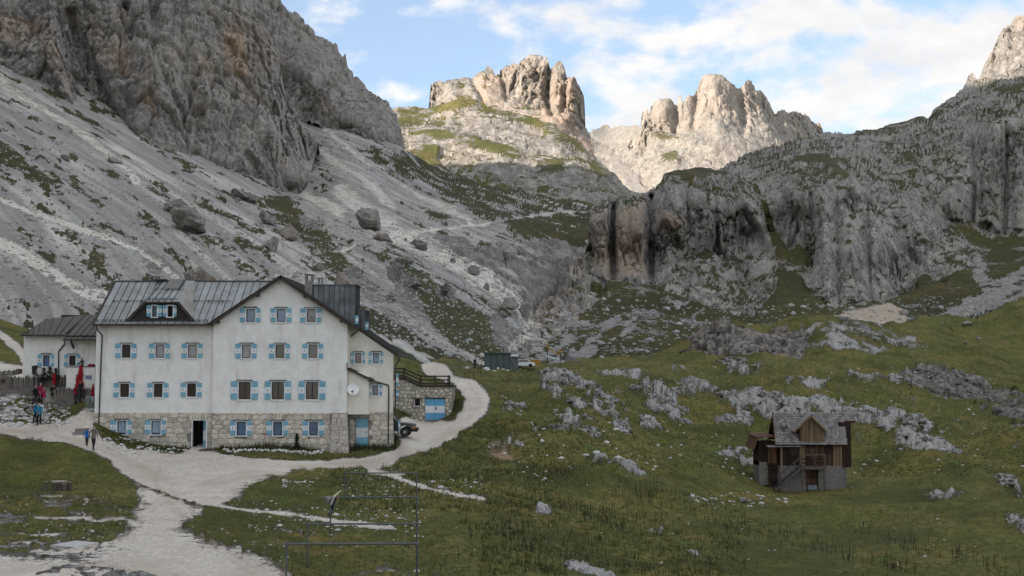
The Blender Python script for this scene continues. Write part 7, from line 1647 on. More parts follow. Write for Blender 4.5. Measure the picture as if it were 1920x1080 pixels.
def parasol(px, pyt, pyb, D, rad, label):
    t, b = V(px, pyt, D), V(px, pyb, D); b.x = t.x; u = thing('closed_umbrella', b, label, 'umbrella', 'closed red umbrellas on the hut terrace'); H = t.z-b.z
    mb = MB(); mb.tube(b+Vector((0,0,-0.8)), t+Vector((0,0,0.08)), 0.03, 8); mb.build('pole', M_white, u)
    n = 16; prof = [(0.0,0.25),(0.05,0.9),(0.22,1.0),(0.30,0.55),(0.55,0.75),(0.85,0.50),(1.0,0.10)]; vs = []; fs = []
    for j, (h, r) in enumerate(prof):
        for i in range(n): a = 2*math.pi*i/n; rr = rad*r*(1.0+(0.35 if i % 2 else -0.15)); vs.append((t.x+math.cos(a)*rr, D+math.sin(a)*rr, b.z+H*h))
    for j in range(len(prof)-1):
        for i in range(n): fs.append((j*n+i, j*n+(i+1) % n, (j+1)*n+(i+1) % n, (j+1)*n+i))
    mb = MB(); mb.add(vs, fs); mb.build('canopy', M_red, u, flipfix=False)
parasol(151.5, 683, 728, 95.0, 0.20, 'tallest closed red umbrella, in front of the terrace wall'); parasol(144.5, 700, 727, 95.05, 0.09, 'thin closed red umbrella just left of the tallest one')
parasol(102, 697, 722, 95.6, 0.12, 'closed red umbrella standing before the brownish fence'); parasol(174.5, 718, 744, 94.3, 0.10, 'closed red umbrella beside the corner of the big hut')
# pale steel railing on a stub wall by the hut corner
rl = thing('steel_railing', V(168, 772, 92), 'pale blue-grey steel railing at the left corner of the big hut', 'railing'); M_rs = mat('pale_blue_steel', (0.30,0.38,0.42), 0.5)
mb = MB(); mb.tube(V(160.5, 744.5, 92), V(177.5, 744.5, 92), 0.03); mb.tube(V(160.5, 770, 92), V(177.5, 770, 92), 0.025); mb.build('rail', M_rs, rl)
for i in range(7): px_ = 161+i*2.7; mb = MB(); mb.tube(V(px_, 770, 92), V(px_, 744.5, 92), 0.016, 6); mb.build('bar', M_rs, rl)
sw_ = thing('stub_wall', V(169, 803, 92.2), 'short rubble stone wall under the pale steel railing, beside two concrete steps', 'wall')
mb = MB(); x0, x1 = wx(162, 92.2), wx(177.5, 92.2); mb.box(x0, x1, 92.2, 93.4, wz(810, 92.2), wz(772.5, 92.2)); mb.box(x0-0.05, x1, 92.1, 93.4, wz(772.4, 92.2), wz(770.5, 92.2)); mb.build('core', M_mortar, sw_)
rubble([(x0, wz(810, 92.2)), (x1, wz(810, 92.2)), (x1, wz(772.6, 92.2)), (x0, wz(772.6, 92.2))], [], 0.36, 0.34, 92.2, sw_, M_stone2, seed=41, coursed=False, gap=0.05, jit=0.6)
SD = gpt(151, 812).y
stp = thing('concrete_steps', tuple(gpt(151, 812)), 'two low concrete steps beside the path at the left corner of the hut', 'steps')
for i in range(2):
    D = SD-0.5+i*0.45; x0, x1 = wx(139+i*4.5, D), wx(163-i*0, D); z0 = wz(816.5-i*6.5, D); mb = MB(); mb.box(x0, x1, D, D+0.9, z0-0.5, z0+0.24); mb.build('step', M_conc, stp)
# log animals
M_log = mat('pale_log', (0.24,0.20,0.16), 0.9, 0.4, 6, bump=0.01)
def log_animal(px, py, D, L, H, label, flip=1):
    g = V(px, py, D); a = thing('log_animal', g, label, 'wooden figure', 'animals made of logs by the path'); f = flip
    mb = MB(); mb.tube(g+Vector((-L*0.5*f,0,H*0.62)), g+Vector((L*0.42*f,0,H*0.66)), 0.10, 10); mb.build('trunk', M_log, a)
    for dx, dy, lean in ((-0.40,-0.09,-0.10),(-0.36,0.10,-0.04),(0.34,-0.09,0.08),(0.30,0.10,0.02)):
        mb = MB(); mb.tube(g+Vector((dx*L*f,dy*0.7,H*0.60)), g+Vector(((dx+lean)*L*f,dy*1.4,-0.05)), 0.035, 7, 0, 0.028); mb.build('leg', M_log, a)
    mb = MB(); mb.tube(g+Vector((L*0.38*f,0,H*0.66)), g+Vector((L*0.50*f,0,H*0.88)), 0.05, 8); mb.build('neck', M_log, a)
    mb = MB(); mb.tube(g+Vector((L*0.42*f,0,H*0.92)), g+Vector((L*0.70*f,0,H*0.84)), 0.06, 8, 0, 0.045); hd = mb.build('head', M_log, a)
    for sg in (-1, 1): mb = MB(); mb.path([g+Vector((L*0.46*f,0.02*sg,H*0.95)), g+Vector((L*0.42*f,0.10*sg,H*1.10)), g+Vector((L*0.50*f,0.14*sg,H*1.22))], 0.016, 5); mb.build('horn', M_log, hd)
log_animal(96, 768, 93.2, 0.95, 0.95, 'taller of the two animals made of logs, standing in front of the person in black', 1)
log_animal(115, 775, 92.6, 0.95, 0.62, 'lower of the two animals made of logs, to the right of the taller one', 1)
# dead tree with hoop and young larches beside it
dt = thing('dead_tree', V(76, 728, 95.6), 'dark dead tree stump with a pale wicker hoop, behind the group of people', 'tree stump'); M_bark = mat('dark_bark', (0.035,0.032,0.028), 0.95, 0.4, 5, bump=0.04)
mb = MB(); mb.tube(V(76, 730, 95.6), V(74, 708, 95.6), 0.20, 10, 0, 0.16); mb.tube(V(74, 709, 95.6), V(81, 702, 95.5), 0.14, 8, 0, 0.07); mb.tube(V(74, 709, 95.6), V(64, 698, 95.6), 0.10, 8, 0, 0.18); mb.hexa([V(60,700,95.5),V(69,700,95.5),V(69,700,96),V(60,700,96),V(59.5,686,95.5),V(71,685,95.5),V(71,686,96),V(60,686,96)]); mb.build('trunk', M_bark, dt)
mb = MB(); n = 18; c = V(74, 698, 95.3); mb.path([c+Vector((math.cos(2*math.pi*i/n)*0.30, 0.05*math.sin(i), math.sin(2*math.pi*i/n)*0.40)) for i in range(n+1)], 0.035, 6); mb.path([V(59, 701, 95.3), V(63, 705, 95.3), V(70, 706, 95.3), V(80, 700, 95.3)], 0.03, 6); mb.build('hoop', M_log, dt)
def conifer(px, py, D, H, R0, label, n=260, seed=0, cols=((0.045,0.055,0.022),(0.03,0.04,0.018))):
    g = V(px, py, D); t = thing('young_larch', g, label, 'tree'); mb = MB(); mb.tube(g, g+Vector((0.03,0,H)), 0.035*H, 7, 0, 0.008); mb.build('trunk', M_bark, t); r = random.Random(seed); mb = MB()
    for i in range(n):
        z = H*(0.08+0.9*r.random()**0.85); a = r.random()*6.283; rr = R0*(1-z/H*0.85)*(0.35+0.65*r.random()); p = g+Vector((math.cos(a)*rr, math.sin(a)*rr, z)); d = Vector((math.cos(a), math.sin(a), 0.15+0.3*r.random())).normalized(); s_ = 0.05+0.07*r.random(); sd = d.orthogonal().normalized()*s_*0.3
        mb.add([p-d*s_-sd, p-d*s_+sd, p+d*s_+sd*0.3, p+d*s_-sd*0.3], [(0,1,2,3)], r.randint(0, 1))
        if i % 5 == 0: mb.tube(g+Vector((0,0,z-0.08)), p, 0.008, 4, 1)
    mb.build('foliage', [mat('needle_green', cols[0], 0.8), mat('needle_dark', cols[1], 0.8)], t, flipfix=False)
conifer(82, 716, 95.8, 1.15, 0.42, 'young larch left of the dead tree hoop, by the annex window', seed=1); conifer(93, 715, 95.9, 1.25, 0.5, 'bushy young larch in the middle, under the left annex window', seed=2); conifer(104, 714, 95.9, 1.05, 0.42, 'young larch next to the annex downpipe', seed=3)
conifer(556.5, 846, 88.6, 1.35, 0.30, 'small dark spruce in the flower bed between the ground floor windows', n=420, seed=4, cols=((0.03,0.042,0.018),(0.018,0.026,0.012)))

# ------------------------------------------------------------------ table and stools of tree trunk
M_trunk = mat('grey_trunk_wood', (0.13,0.105,0.085), 0.9, 0.45, 4, stretch=(3,3,0.4), bump=0.02); M_cut = mat('cut_wood', (0.34,0.29,0.23), 0.8, 0.3, 8)
def stump(px, pyb, pyt, D, w, name, label, cat, lean=0.0, group=None):
    g = gpt(px, pyb); h = (pyb-pyt)*g.y/F_PX; D = g.y; s_ = thing(name, g, label, cat, group); n = 12; r = random.Random(int(px)); vs = []
    for j, (t, k) in enumerate(((-0.25,1.15),(0.15,1.02),(0.6,0.95),(1.0,1.0))):
        for i in range(n): a = 2*math.pi*i/n; rr = w/2*k*(1+0.08*math.sin(3*a+px)+0.05*r.random()); vs.append((g.x+math.cos(a)*rr+lean*t, D+math.sin(a)*rr, g.z+h*t))
    mb = MB(); mb.add(vs, [(j*n+i, j*n+(i+1) % n, (j+1)*n+(i+1) % n, (j+1)*n+i) for j in range(3) for i in range(n)]); mb.build('trunk_section', M_trunk, s_, flipfix=False)
    mb = MB(); mb.add(vs[3*n:4*n], [tuple(range(n))]); mb.add([(x, y, z+0.012) for x, y, z in vs[3*n:4*n]], [tuple(range(n))]); mb.build('cut_face', M_cut, s_, flipfix=False); return s_
tb = stump(108.5, 922, 905, 70.3, 0.42, 'log_table', 'rough picnic table: pale slab on thick tree trunks, on the lawn at left', 'table')
g = V(97, 903.5, 70.3); mb = MB(); n = 14; TD = tb.location.y; c = V(111, 902.5, TD+0.1)
mb.add([(c.x+math.cos(2*math.pi*i/n)*0.46*(1+0.06*math.sin(3*i)), c.y+math.sin(2*math.pi*i/n)*0.34, c.z+dz_) for dz_ in (-0.035, 0.03) for i in range(n)], [tuple(range(n)), tuple(range(2*n-1, n-1, -1))]+[(i, (i+1) % n, n+(i+1) % n, n+i) for i in range(n)]); mb.build('table_top', mat('bleached_slab', (0.42,0.38,0.34), 0.85, 0.25, 3), tb)
mb = MB(); mb.tube(V(101, 922, TD-0.3), V(102, 906, TD-0.3), 0.15, 10); mb.build('leg', M_trunk, tb)
sg_ = 'tree stump stools round the log table'
stump(83, 924, 908.5, 69.6, 0.30, 'stump_stool', 'leaning stump stool, leftmost, apart from the log table', 'stool', 0.08, sg_); stump(121, 924, 909, 69.8, 0.30, 'stump_stool', 'stump stool in front, just right of the log table', 'stool', -0.02, sg_); stump(130.5, 921, 904.5, 70.8, 0.30, 'stump_stool', 'rearmost stump stool, at the right end of the log table', 'stool', -0.02, sg_)
mb = MB(); n = 9; c = gpt(136.5, 1023.5); ang = [2*math.pi*i/n for i in range(n)]
mb.slab([(c.x-0.75, c.y-0.35, c.z+0.09), (c.x+0.35, c.y-0.75, c.z+0.08), (c.x+0.95, c.y+0.25, c.z+0.10), (c.x-0.15, c.y+0.75, c.z+0.11)], 0.10, 0, Vector((0,0,1))); solo(mb, 'concrete_slab', M_foot, 'pale flat concrete slab lying in the grass at bottom left', 'slab', c)
# sign on a thin pole in the bed, posts on the meadow
mb = MB(); D = 88.4; mb.tube(V(495.5, 838, D), V(497.3, 815, D), 0.02, 6); mb.box(wx(493, D), wx(501.5, D), D-0.02, D+0.01, wz(815.5, D), wz(812.3, D)); solo(mb, 'wooden_marker', mat('reddish_wood', (0.30,0.16,0.11), 0.8, 0.2, 5), 'thin wooden marker with a small reddish board in the flower bed', 'marker', V(495.5, 838, D))
def old_post(p0, p1, D, w, label):
    a, b = V(*p0, D), V(*p1, D); mb = MB(); d = (b-a); mb.tube(a-d*0.1, a+d*0.5, w, 7, 0, w*0.85); mb.tube(a+d*0.5, b, w*0.85, 7, 0, w*0.25); solo(mb, 'old_post', mat('rotten_grey_wood', (0.10,0.095,0.09), 0.95, 0.5, 6, stretch=(3,3,0.3)), label, 'post', a)
old_post((1060, 832), (1066, 788), 117, 0.22, 'upright rotten grey post on the rocks in the middle of the meadow'); old_post((1064, 828), (1083, 775), 116.5, 0.16, 'leaning splintered grey post crossing the upright one on the rocks'); old_post((978, 776), (983, 757), 122, 0.16, 'short dark post right of the white stone heap beside the road')

# ------------------------------------------------------------------ rocks
def ico(sub):
    bm = bmesh.new(); bmesh.ops.create_icosphere(bm, subdivisions=sub, radius=1.0); v = np.array([x.co[:] for x in bm.verts]); f = np.array([[y.index for y in x.verts] for x in bm.faces]); bm.free(); return v, f
ICO = {k: ico(k) for k in (1, 2, 3, 4, 5)}
def rock_np(c, size, sub, seed, rough=0.35, flat=0.7):
    v, f = ICO[sub]; v = v.copy(); r = np.random.default_rng(seed); off = r.random(3)*50
    # planes cut off for angular faces
    for _ in range(14):
        n = r.normal(size=3); n /= np.linalg.norm(n); d = r.uniform(0.42, 0.78); k = np.maximum(0, v@n-d); v -= k[:, None]*n*0.97
    q = v*1.3+off; dn = fbm(q, 1.0, 4 if sub > 2 else 2, 0.6, seed % 97)
    cr = fbm(v*3.0+off, 1.0, 5 if sub > 3 else (3 if sub > 2 else 1), 0.65, seed % 89, True)
    bk = blocks(v*2.2+off, 1.0, seed % 83, 0.6, 0.12)*0.16 if sub > 2 else 0
    v *= (1+rough*dn-0.30*rough*cr+bk)[:, None]
    a = r.random()*6.283; R = np.array([[math.cos(a), -math.sin(a), 0], [math.sin(a), math.cos(a), 0], [0, 0, 1]])
    return (v*np.array(size))@R.T+np.array(c), f
M_boulder = terrain_mat('boulder_limestone', bd=0.35, s=0.8, rock=(0.15,0.14,0.13), rock2=(0.36,0.34,0.315), warm=(0.38,0.27,0.19)); M_palerock = mat('pale_meadow_rock', (0.43,0.415,0.39), 0.95, 0.45, 2.6, bump=0.2, col2=(0.13,0.125,0.115), lo=0.42, hi=0.60, detail=8)
M_whitestone = mat('white_stone', (0.66,0.65,0.62), 0.9, 0.25, 9, bump=0.01)
def np_obj(name, parts, m, loc, smooth=False, mask=None):
    o0 = np.array(loc); V_ = []; F_ = []; b = 0
    for v, f in parts: V_.append(v-o0); F_.append(f+b); b += len(v)
    V_ = np.concatenate(V_); F_ = np.concatenate(F_); me = bpy.data.meshes.new(name); me.vertices.add(len(V_)); me.vertices.foreach_set('co', V_.astype(np.float32).ravel())
    k = F_.shape[1]; me.loops.add(F_.size); me.loops.foreach_set('vertex_index', F_.ravel().astype(np.int32)); me.polygons.add(len(F_)); me.polygons.foreach_set('loop_start', (np.arange(len(F_))*k).astype(np.int32)); me.update(calc_edges=True)
    if smooth: me.polygons.foreach_set('use_smooth', np.ones(len(F_), bool))
    if mask is not None:
        a = me.color_attributes.new('mask', 'FLOAT_COLOR', 'POINT'); a.data.foreach_set('color', np.tile(np.array(mask, np.float32), len(V_)))
    me.materials.append(m); o = bpy.data.objects.new(name, me); COL.objects.link(o); o.location = loc; return o
def boulder(px, py, w, h, label, gdt, seed, sub=4, warm=0.3, tilt=0, dep=1.0, group=None):
    """w,h: width and height in photo pixels; px,py: foot centre"""
    p = gpt(px, py, gdt); D = p.y; W_, H_ = w*D/F_PX, h*D/F_PX
    v, f = rock_np((0, 0, 0), (W_/2*1.12, W_/2*dep, H_*0.62), sub, seed)
    if tilt: a = R_(tilt); R = np.array([[math.cos(a),0,math.sin(a)],[0,1,0],[-math.sin(a),0,math.cos(a)]]); v = v@R.T
    v = v+np.array([p.x, p.y+W_*0.2*dep, p.z+H_*0.36]); o = np_obj('boulder', [(v, f)], M_boulder, (p.x, p.y, p.z), mask=(0,0,warm,0.1)); tag(o, label, 'boulder', group)
BL = [(348,430,95,62,'huge tilted rock bluff in the middle of the scree, above the hut roof',7,22),(327,398,60,34,'upper end block of the big scree bluff, a flatter grey rock',8,20),(376,545,70,68,'big brown boulder standing right behind the hut roof ridge',9,0),(690,428,72,46,'big dark boulder in the scree above the trail bend',10,18),
      (712,450,50,20,'low dark rock at the foot of the big boulder by the trail bend',11,15),(506,474,34,34,'grey boulder in scree, left of the tall pale pinnacle',12,10),(541,456,36,36,'tall pale pinnacle rock with an orange face in the scree',13,0),(450,372,70,26,'low grey outcrop at the foot of the dark cliff',14,20),(500,420,52,24,'sloping outcrop between the dark cliff and the dark grass patch',15,25),
      (120,306,26,14,'small grey block high on the open scree, upper left',16,15),(210,308,30,14,'small grey block on the scree under the dark cliff',17,15),(350,328,26,10,'narrow rock at the top edge of the scree',18,10),(640,545,40,44,'brown rock hump right above the hut chimney',19,10),(595,505,30,22,'round rock beside the short trail behind the hut',20,0),
      (740,525,34,44,'upright grey rock in the eroded slope behind the hut',21,0),(772,540,34,24,'square rock in the eroded slope, next to the upright one',22,0),(790,470,46,26,'grey rock in the grassy scree below the trail',23,10),(760,500,44,24,'grey rock lying low among scree below the trail',24,10),(840,560,48,36,'knobbly grey rock on the green slope left of the gully',25,12),
      (888,520,22,22,'round rock on the left brim of the pale scree fan',26,0),(914,546,18,20,'pointed rock lower on the brim of the pale scree fan',27,0),(848,496,12,12,'tiny pointed rock standing by the pale scree fan',28,0),(760,447,9,8,'upper of two small rocks at the trail crossing',29,0),(770,452,8,7,'lower of two small rocks at the trail crossing',30,0),
      (955,590,40,26,'rounded boulder in the gully bottom, left',31,10),(985,608,34,40,'steep pointed boulder in the gully bottom, right',32,0),(925,585,32,14,'flat boulder at the upper rim of the gully bottom',33,12),(940,615,24,18,'grey boulder in the middle of the gully floor',34,0)]
for px, py, w, h, lab, sd_, tl in BL: boulder(px, py, w, h, lab, sdt, sd_, 5 if w > 45 else 4, tilt=tl, warm=0.4 if 'brown' in lab or 'orange' in lab else 0.15)
for px, py, w, h, lab, sd_ in [(1695,585,22,16,'grey boulder at the right end of the tan gravel scar',51),(1817,613,26,11,'long grey boulder on the green slope, far right',52),(1835,633,11,7,'white stone below the long grey boulder on the far right slope',53),(1768,609,9,5,'small white stone left of the long grey boulder',54),(1810,650,11,6,'white stone in the dip of the far right slope',55)]:
    boulder(px, py, w, h, lab, gd if py > 592 else cdt, sd_, 3, warm=0.1)
for px, py, w, h, lab, sd_ in [(1342,957,12,7,'round white stone in front of the row of stones left of the cabin',61),(1347,787,22,12,'pale boulder alone in the hollow between the outcrops',62),(1300,950,9,7,'white stone at the left end of the stone row before the cabin',63),(1395,948,16,10,'largest stone of the row left of the cabin stairs',64),(1598,918,9,6,'small white stone right of the cabin',65),
      (1160,742,10,8,'small grey block standing between the two pale outcrops',66),(1446,905,11,7,'rounded stone beside the foot of the cabin stairs',67),(766,1082,10,7,'grey stone beside the near drying frame foot',68)]:
    boulder(px, py, w, h, lab, gd, sd_, 3, warm=0.0)
# outcrops of bare limestone in the meadow, each built of many jagged blocks
def outcrop(poly, n, smin, smax, label, seed, tall=1.0, m=None, sub=2, gdt=None):
    r = np.random.default_rng(seed); xs = [p[0] for p in poly]; ys = [p[1] for p in poly]; parts = []; pts = []
    tries = 0
    while len(pts) < n and tries < n*30:
        tries += 1; x, y = r.uniform(min(xs), max(xs)), r.uniform(min(ys), max(ys))
        if inpoly(np.array([x]), np.array([y]), poly)[0]: pts.append((x, y))
    if not pts: return
    for i, (x, y) in enumerate(pts):
        g = gpt(x, y, gdt); s_ = r.uniform(smin, smax)**1.0*g.y/150*0.78; s_ *= 0.4+1.0*r.random()
        v, f = rock_np((g.x, g.y+s_*0.5, g.z-s_*0.18), (s_*r.uniform(0.7,1.7), s_*r.uniform(0.6,1.1), s_*r.uniform(0.35,0.72)*tall), sub, seed*100+i, 0.55); parts.append((v, f))
    c = gpt(sum(xs)/len(xs), max(ys), gdt); root = thing('rock_outcrop', tuple(c), label, 'rock outcrop')
    for v, f in parts: o = np_obj('block', [(v-np.array(c), f)], m or M_palerock, (0, 0, 0)); o.parent = root
OC = [([(1003,722),(1030,714),(1062,711),(1095,718),(1118,728),(1124,750),(1112,750),(1090,735),(1060,727),(1040,731),(1015,728)],60,0.7,1.5,'curved pale rock rib along the crest of the grassy knoll',1.3),
      ([(1015,728),(1045,728),(1058,745),(1040,752),(1018,738)],22,0.5,1.0,'patch of broken pale rock just under the curved rib on the knoll',1.0),([(1058,748),(1075,752),(1100,768),(1090,772),(1068,765)],16,0.6,1.1,'short slanting rib in the middle of the knoll',1.2),
      ([(1100,752),(1125,750),(1150,778),(1172,800),(1192,832),(1172,834),(1150,815),(1145,795),(1118,780),(1100,765)],60,0.7,1.5,'long rock rib running steeply down the right side of the knoll',1.3),
      ([(1195,738),(1215,730),(1245,735),(1268,750),(1283,775),(1275,784),(1235,782),(1215,765)],48,0.9,2.0,'broad pale outcrop right of the knoll, above the hollow',1.3),([(1262,724),(1290,720),(1335,722),(1340,748),(1320,740),(1300,748),(1270,740)],30,0.9,1.8,'outcrop of separate upright blocks at the rim of the hollow',1.4),
      ([(1350,752),(1385,745),(1405,760),(1400,790),(1378,793),(1370,775),(1352,765)],26,0.9,2.0,'tall pale outcrop directly left behind the cabin',1.3),([(1400,747),(1450,750),(1500,759),(1560,754),(1600,770),(1590,786),(1450,786),(1410,776)],44,0.9,1.9,'band of pale rock behind the cabin roof',1.1),
      ([(1600,772),(1640,780),(1690,790),(1740,812),(1800,850),(1790,856),(1740,846),(1690,840),(1640,810),(1600,798)],72,0.9,2.0,'largest pale outcrop, sloping down to the right of the cabin',1.1),([(1165,764),(1180,773),(1178,780),(1163,771)],6,0.5,0.9,'single pale blade of rock right of the steep rib',1.3),
      ([(1190,784),(1215,796),(1245,808),(1240,812),(1205,804)],16,0.4,0.9,'thin line of pale rock trailing off below the blade',1.0),([(1054,795),(1070,792),(1092,800),(1100,822),(1085,830),(1055,828),(1045,815)],20,0.8,1.5,'dark-shadowed rock heap at the foot of the two old posts',1.1),([(1085,785),(1100,780),(1112,790),(1115,812),(1128,828),(1118,832),(1105,815)],14,0.7,1.3,'hooked rock just right of the old posts',1.5),
      ([(1110,709),(1180,705),(1216,708),(1185,714),(1140,713)],14,0.6,1.2,'flat bare slab of rock flush with the meadow, below the skyline',0.25),([(1225,692),(1300,695),(1385,684),(1428,688),(1446,699),(1400,701),(1340,692),(1270,698)],40,0.6,1.5,'long flat ledge of pale rock across the upper meadow',0.5),
      ([(1460,719),(1520,723),(1558,731),(1540,736),(1490,729)],14,0.6,1.2,'small flat ledge right of the upper meadow ledge',0.5),([(1570,701),(1640,707),(1698,719),(1690,724),(1620,715)],16,0.6,1.2,'broken ledge of pale stones under the green bluff',0.6),
      ([(1530,600),(1560,594),(1600,603),(1640,614),(1640,640),(1600,650),(1560,640),(1530,625)],42,0.8,1.8,'rocky top of the green bluff above the low cliff',0.9),([(1640,620),(1700,635),(1752,655),(1735,662),(1680,652),(1640,650)],36,0.8,1.8,'tail of white rocks at the right end of the green bluff',0.8),
      ([(1370,846),(1400,842),(1420,846),(1430,862),(1415,872),(1378,868)],22,0.25,0.6,'patch of white rubble left of the cabin',0.7),([(1008,957),(1034,954),(1038,970),(1012,968)],12,0.25,0.5,'small patch of white stones alone in the near meadow',0.7),
      ([(1052,1058),(1100,1062),(1148,1080),(1130,1088),(1080,1086)],16,0.3,0.7,'white rock patch at the bottom edge, right of centre',0.8),([(946,757),(984,754),(986,766),(950,772)],16,0.7,1.1,'heap of white stones beside the top of the road',1.0),
      ([(92,1068),(130,1060),(175,1070),(220,1062),(262,1078),(280,1100),(280,1130),(60,1130),(70,1085)],80,1.2,2.6,'rough grey rock hump at the bottom left edge of the picture',0.8),([(-60,737),(36,740),(56,757),(106,762),(116,776),(90,786),(0,786),(-60,786)],110,0.5,1.3,'field of broken grey rocks left of the people by the fence',0.7),
      ([(1852,903),(1890,902),(1922,928),(1885,914)],12,0.6,1.2,'pale rock patch at the right edge, level with the cabin foot',0.8),([(1872,972),(1928,984),(1928,1006),(1892,988)],16,0.5,1.0,'grey rock patch at the right edge, lower meadow',0.9),
      ([(1205,988),(1268,1012),(1316,1048),(1300,1050),(1258,1017)],16,0.2,0.5,'thin slanting line of white stones in the near meadow',0.6),([(1100,870),(1150,882),(1228,910),(1255,914),(1225,914),(1150,892)],24,0.3,0.6,'long slanting line of white rock down the middle of the meadow',0.6)]
for i, (poly, n, a, b, lab, tall) in enumerate(OC): outcrop(poly, n, a, b, lab, 300+i, tall)
# rocks in the low cliff band on the meadow's far side
outcrop([(1690,702),(1740,694),(1800,704),(1850,718),(1880,738),(1930,750),(1950,790),(1900,785),(1860,764),(1800,748),(1750,738),(1700,726)], 90, 1.2, 2.8, 'dark broken cliff band with grass between the rocks, at the right edge', 351, 1.5, mat('dark_band_rock', (0.27,0.25,0.225), 0.95, 0.5, 1.5, bump=0.2, col2=(0.09,0.08,0.07)))
M_lowcliff = mat('brown_grey_cliff', (0.30,0.265,0.23), 0.95, 0.5, 0.9, bump=0.25, col2=(0.11,0.10,0.09), stretch=(1,1,0.35), lo=0.42, hi=0.60, detail=8)
for k_, (poly, lab) in enumerate([([(1300,640),(1325,625),(1370,620),(1405,624),(1432,640),(1438,662),(1400,668),(1345,666),(1302,662)], 'low brown-grey rock wall at the back of the meadow, left of its dark cleft'), ([(1452,630),(1480,622),(1505,628),(1512,655),(1500,678),(1460,672)], 'short rock wall at the back of the meadow, right of its dark cleft')]):
    outcrop(poly, 120 if k_ == 0 else 55, 1.3, 2.9, lab, 371+k_, 1.5, M_lowcliff, 3)
# garden border of white stones: single stones
def small_stone(g, s_, seed, name, label, cat, group):
    v, f = rock_np(tuple(g), (s_, s_*0.8, s_*0.75), 2, seed, 0.25); o = np_obj(name, [(v, f)], M_whitestone, tuple(g)); tag(o, label, cat, group); return o
r = random.Random(77)
brd = [(420,842),(450,845),(470,848),(500,853),(530,854),(560,852),(590,854),(610,848)]
for i in range(62):
    t = i/61; px = 424+t*184+r.uniform(-1.5, 1.5); py = np.interp(px, [424,450,500,540,580,608], [844,847,853,853,853,847])+r.uniform(-3.2, 2.2)
    D = 87.3; g = Vector((wx(px, D), D+r.uniform(-0.3,0.3), 0)); g.z = max(gz(g.x, g.y), wz(py, D)-0.1)+0.12; small_stone(g, r.uniform(0.13, 0.21), 900+i, 'border_stone', 'white stone in the border of the flower bed before the hut', 'stone', 'white stones bordering the flower bed')
# lettering laid out in white stones on the lawn
LET = {'E': [((0,0),(0,1)),((0,1),(0.6,1)),((0,0.5),(0.5,0.5)),((0,0),(0.6,0))], 'L': [((0,0),(0,1)),((0,0),(0.6,0))], 'i': [((0.2,0),(0.2,0.6)),((0.2,0.9),(0.2,0.95))], 'A': [((0,0),(0.3,1)),((0.3,1),(0.6,0)),((0.12,0.4),(0.5,0.4))], 'N': [((0,0),(0,1)),((0,1),(0.6,0)),((0.6,0),(0.6,1))],
       'W': [((0,1),(0.15,0)),((0.15,0),(0.3,0.7)),((0.3,0.7),(0.45,0)),((0.45,0),(0.6,1))], 'J': [((0.5,1),(0.5,0.1)),((0.5,0.1),(0.1,0)),((0.2,1),(0.6,1))], 'o': [((0.1,0),(0.4,0.25))]}
lt = thing('stone_lettering', gpt(556, 920), 'white stones laid on the lawn as letters, one long word over a short line', 'stone lettering'); ls = 0
for ch, px, py, w, h in (('E',529,909.5,12,6.5),('L',542,910.5,6,6.5),('J',548,912,6,6),('i',555,912,4,4.5),('A',558,914,8,6),('N',566,912.5,5.5,4),('E',571,912.5,4.5,4),('J',576,914,7,7),('i',585,910,4,3.5),('N',529,920.5,11,5.5),('o',547,921,6,3.5)):
    for (a, b), (c, d) in LET[ch]:
        L = math.hypot((c-a)*w, (d-b)*h*1.6); n = max(1, int(L/1.7))
        for k in range(n+1):
            t = k/max(n, 1); x = px+(a+(c-a)*t)*w+((b+(d-b)*t)*2.2); y = py-(b+(d-b)*t)*h; g = gpt(x, y); s_ = 0.050*r.uniform(0.8, 1.3)
            v, f = rock_np((g.x-lt.location.x, g.y-lt.location.y, g.z+0.05-lt.location.z), (s_*1.3, s_*1.3, s_), 1, 1200+ls, 0.25); o = np_obj('stone', [(v, f)], M_whitestone, (0,0,0)); o.parent = lt; ls += 1
# loose small stones everywhere: nobody could count them
def scatter_stones():
    v1, f1 = ICO[1]; parts = []; R = np.random.default_rng(5); px_, py_, P = gd; n = px_.shape[0]; xs = px_[0]
    def put(n_, box, smin, smax, sc=None):
        for _ in range(n_):
            x, y = R.uniform(box[0], box[1]), R.uniform(box[2], box[3]); g = gpt(x, y); s_ = R.uniform(smin, smax)*(1 if R.random() > 0.1 else 1.8)
            vv = v1*(1+0.35*R.normal(size=(len(v1), 1))*0.5)*np.array([s_*R.uniform(0.8,1.5), s_, s_*0.6])+np.array([g.x, g.y, g.z+s_*0.2]); parts.append((vv, f1))
    put(380, (0, 270, 925, 1050), 0.012, 0.045); put(110, (440, 1100, 930, 1080), 0.012, 0.04); put(240, (270, 640, 860, 1070), 0.015, 0.05); put(480, (900, 1920, 690, 900), 0.04, 0.17); put(120, (1000, 1920, 900, 1060), 0.02, 0.07)
    put(150, (195, 360, 822, 852), 0.05, 0.16); put(160, (640, 780, 865, 935), 0.02, 0.07); put(160, (470, 790, 955, 995), 0.03, 0.08); put(90, (800, 920, 900, 940), 0.03, 0.09); put(220, (0, 130, 745, 800), 0.06, 0.2); put(110, (1290, 1480, 936, 952), 0.04, 0.13); put(120, (910,975,686,696), 0.15, 0.35)
    o = np_obj('loose_stones', parts, M_whitestone, (0, 60, -8)); tag(o, 'loose white stones strewn over lawn and meadow', 'stones', None, 'stuff')
scatter_stones()
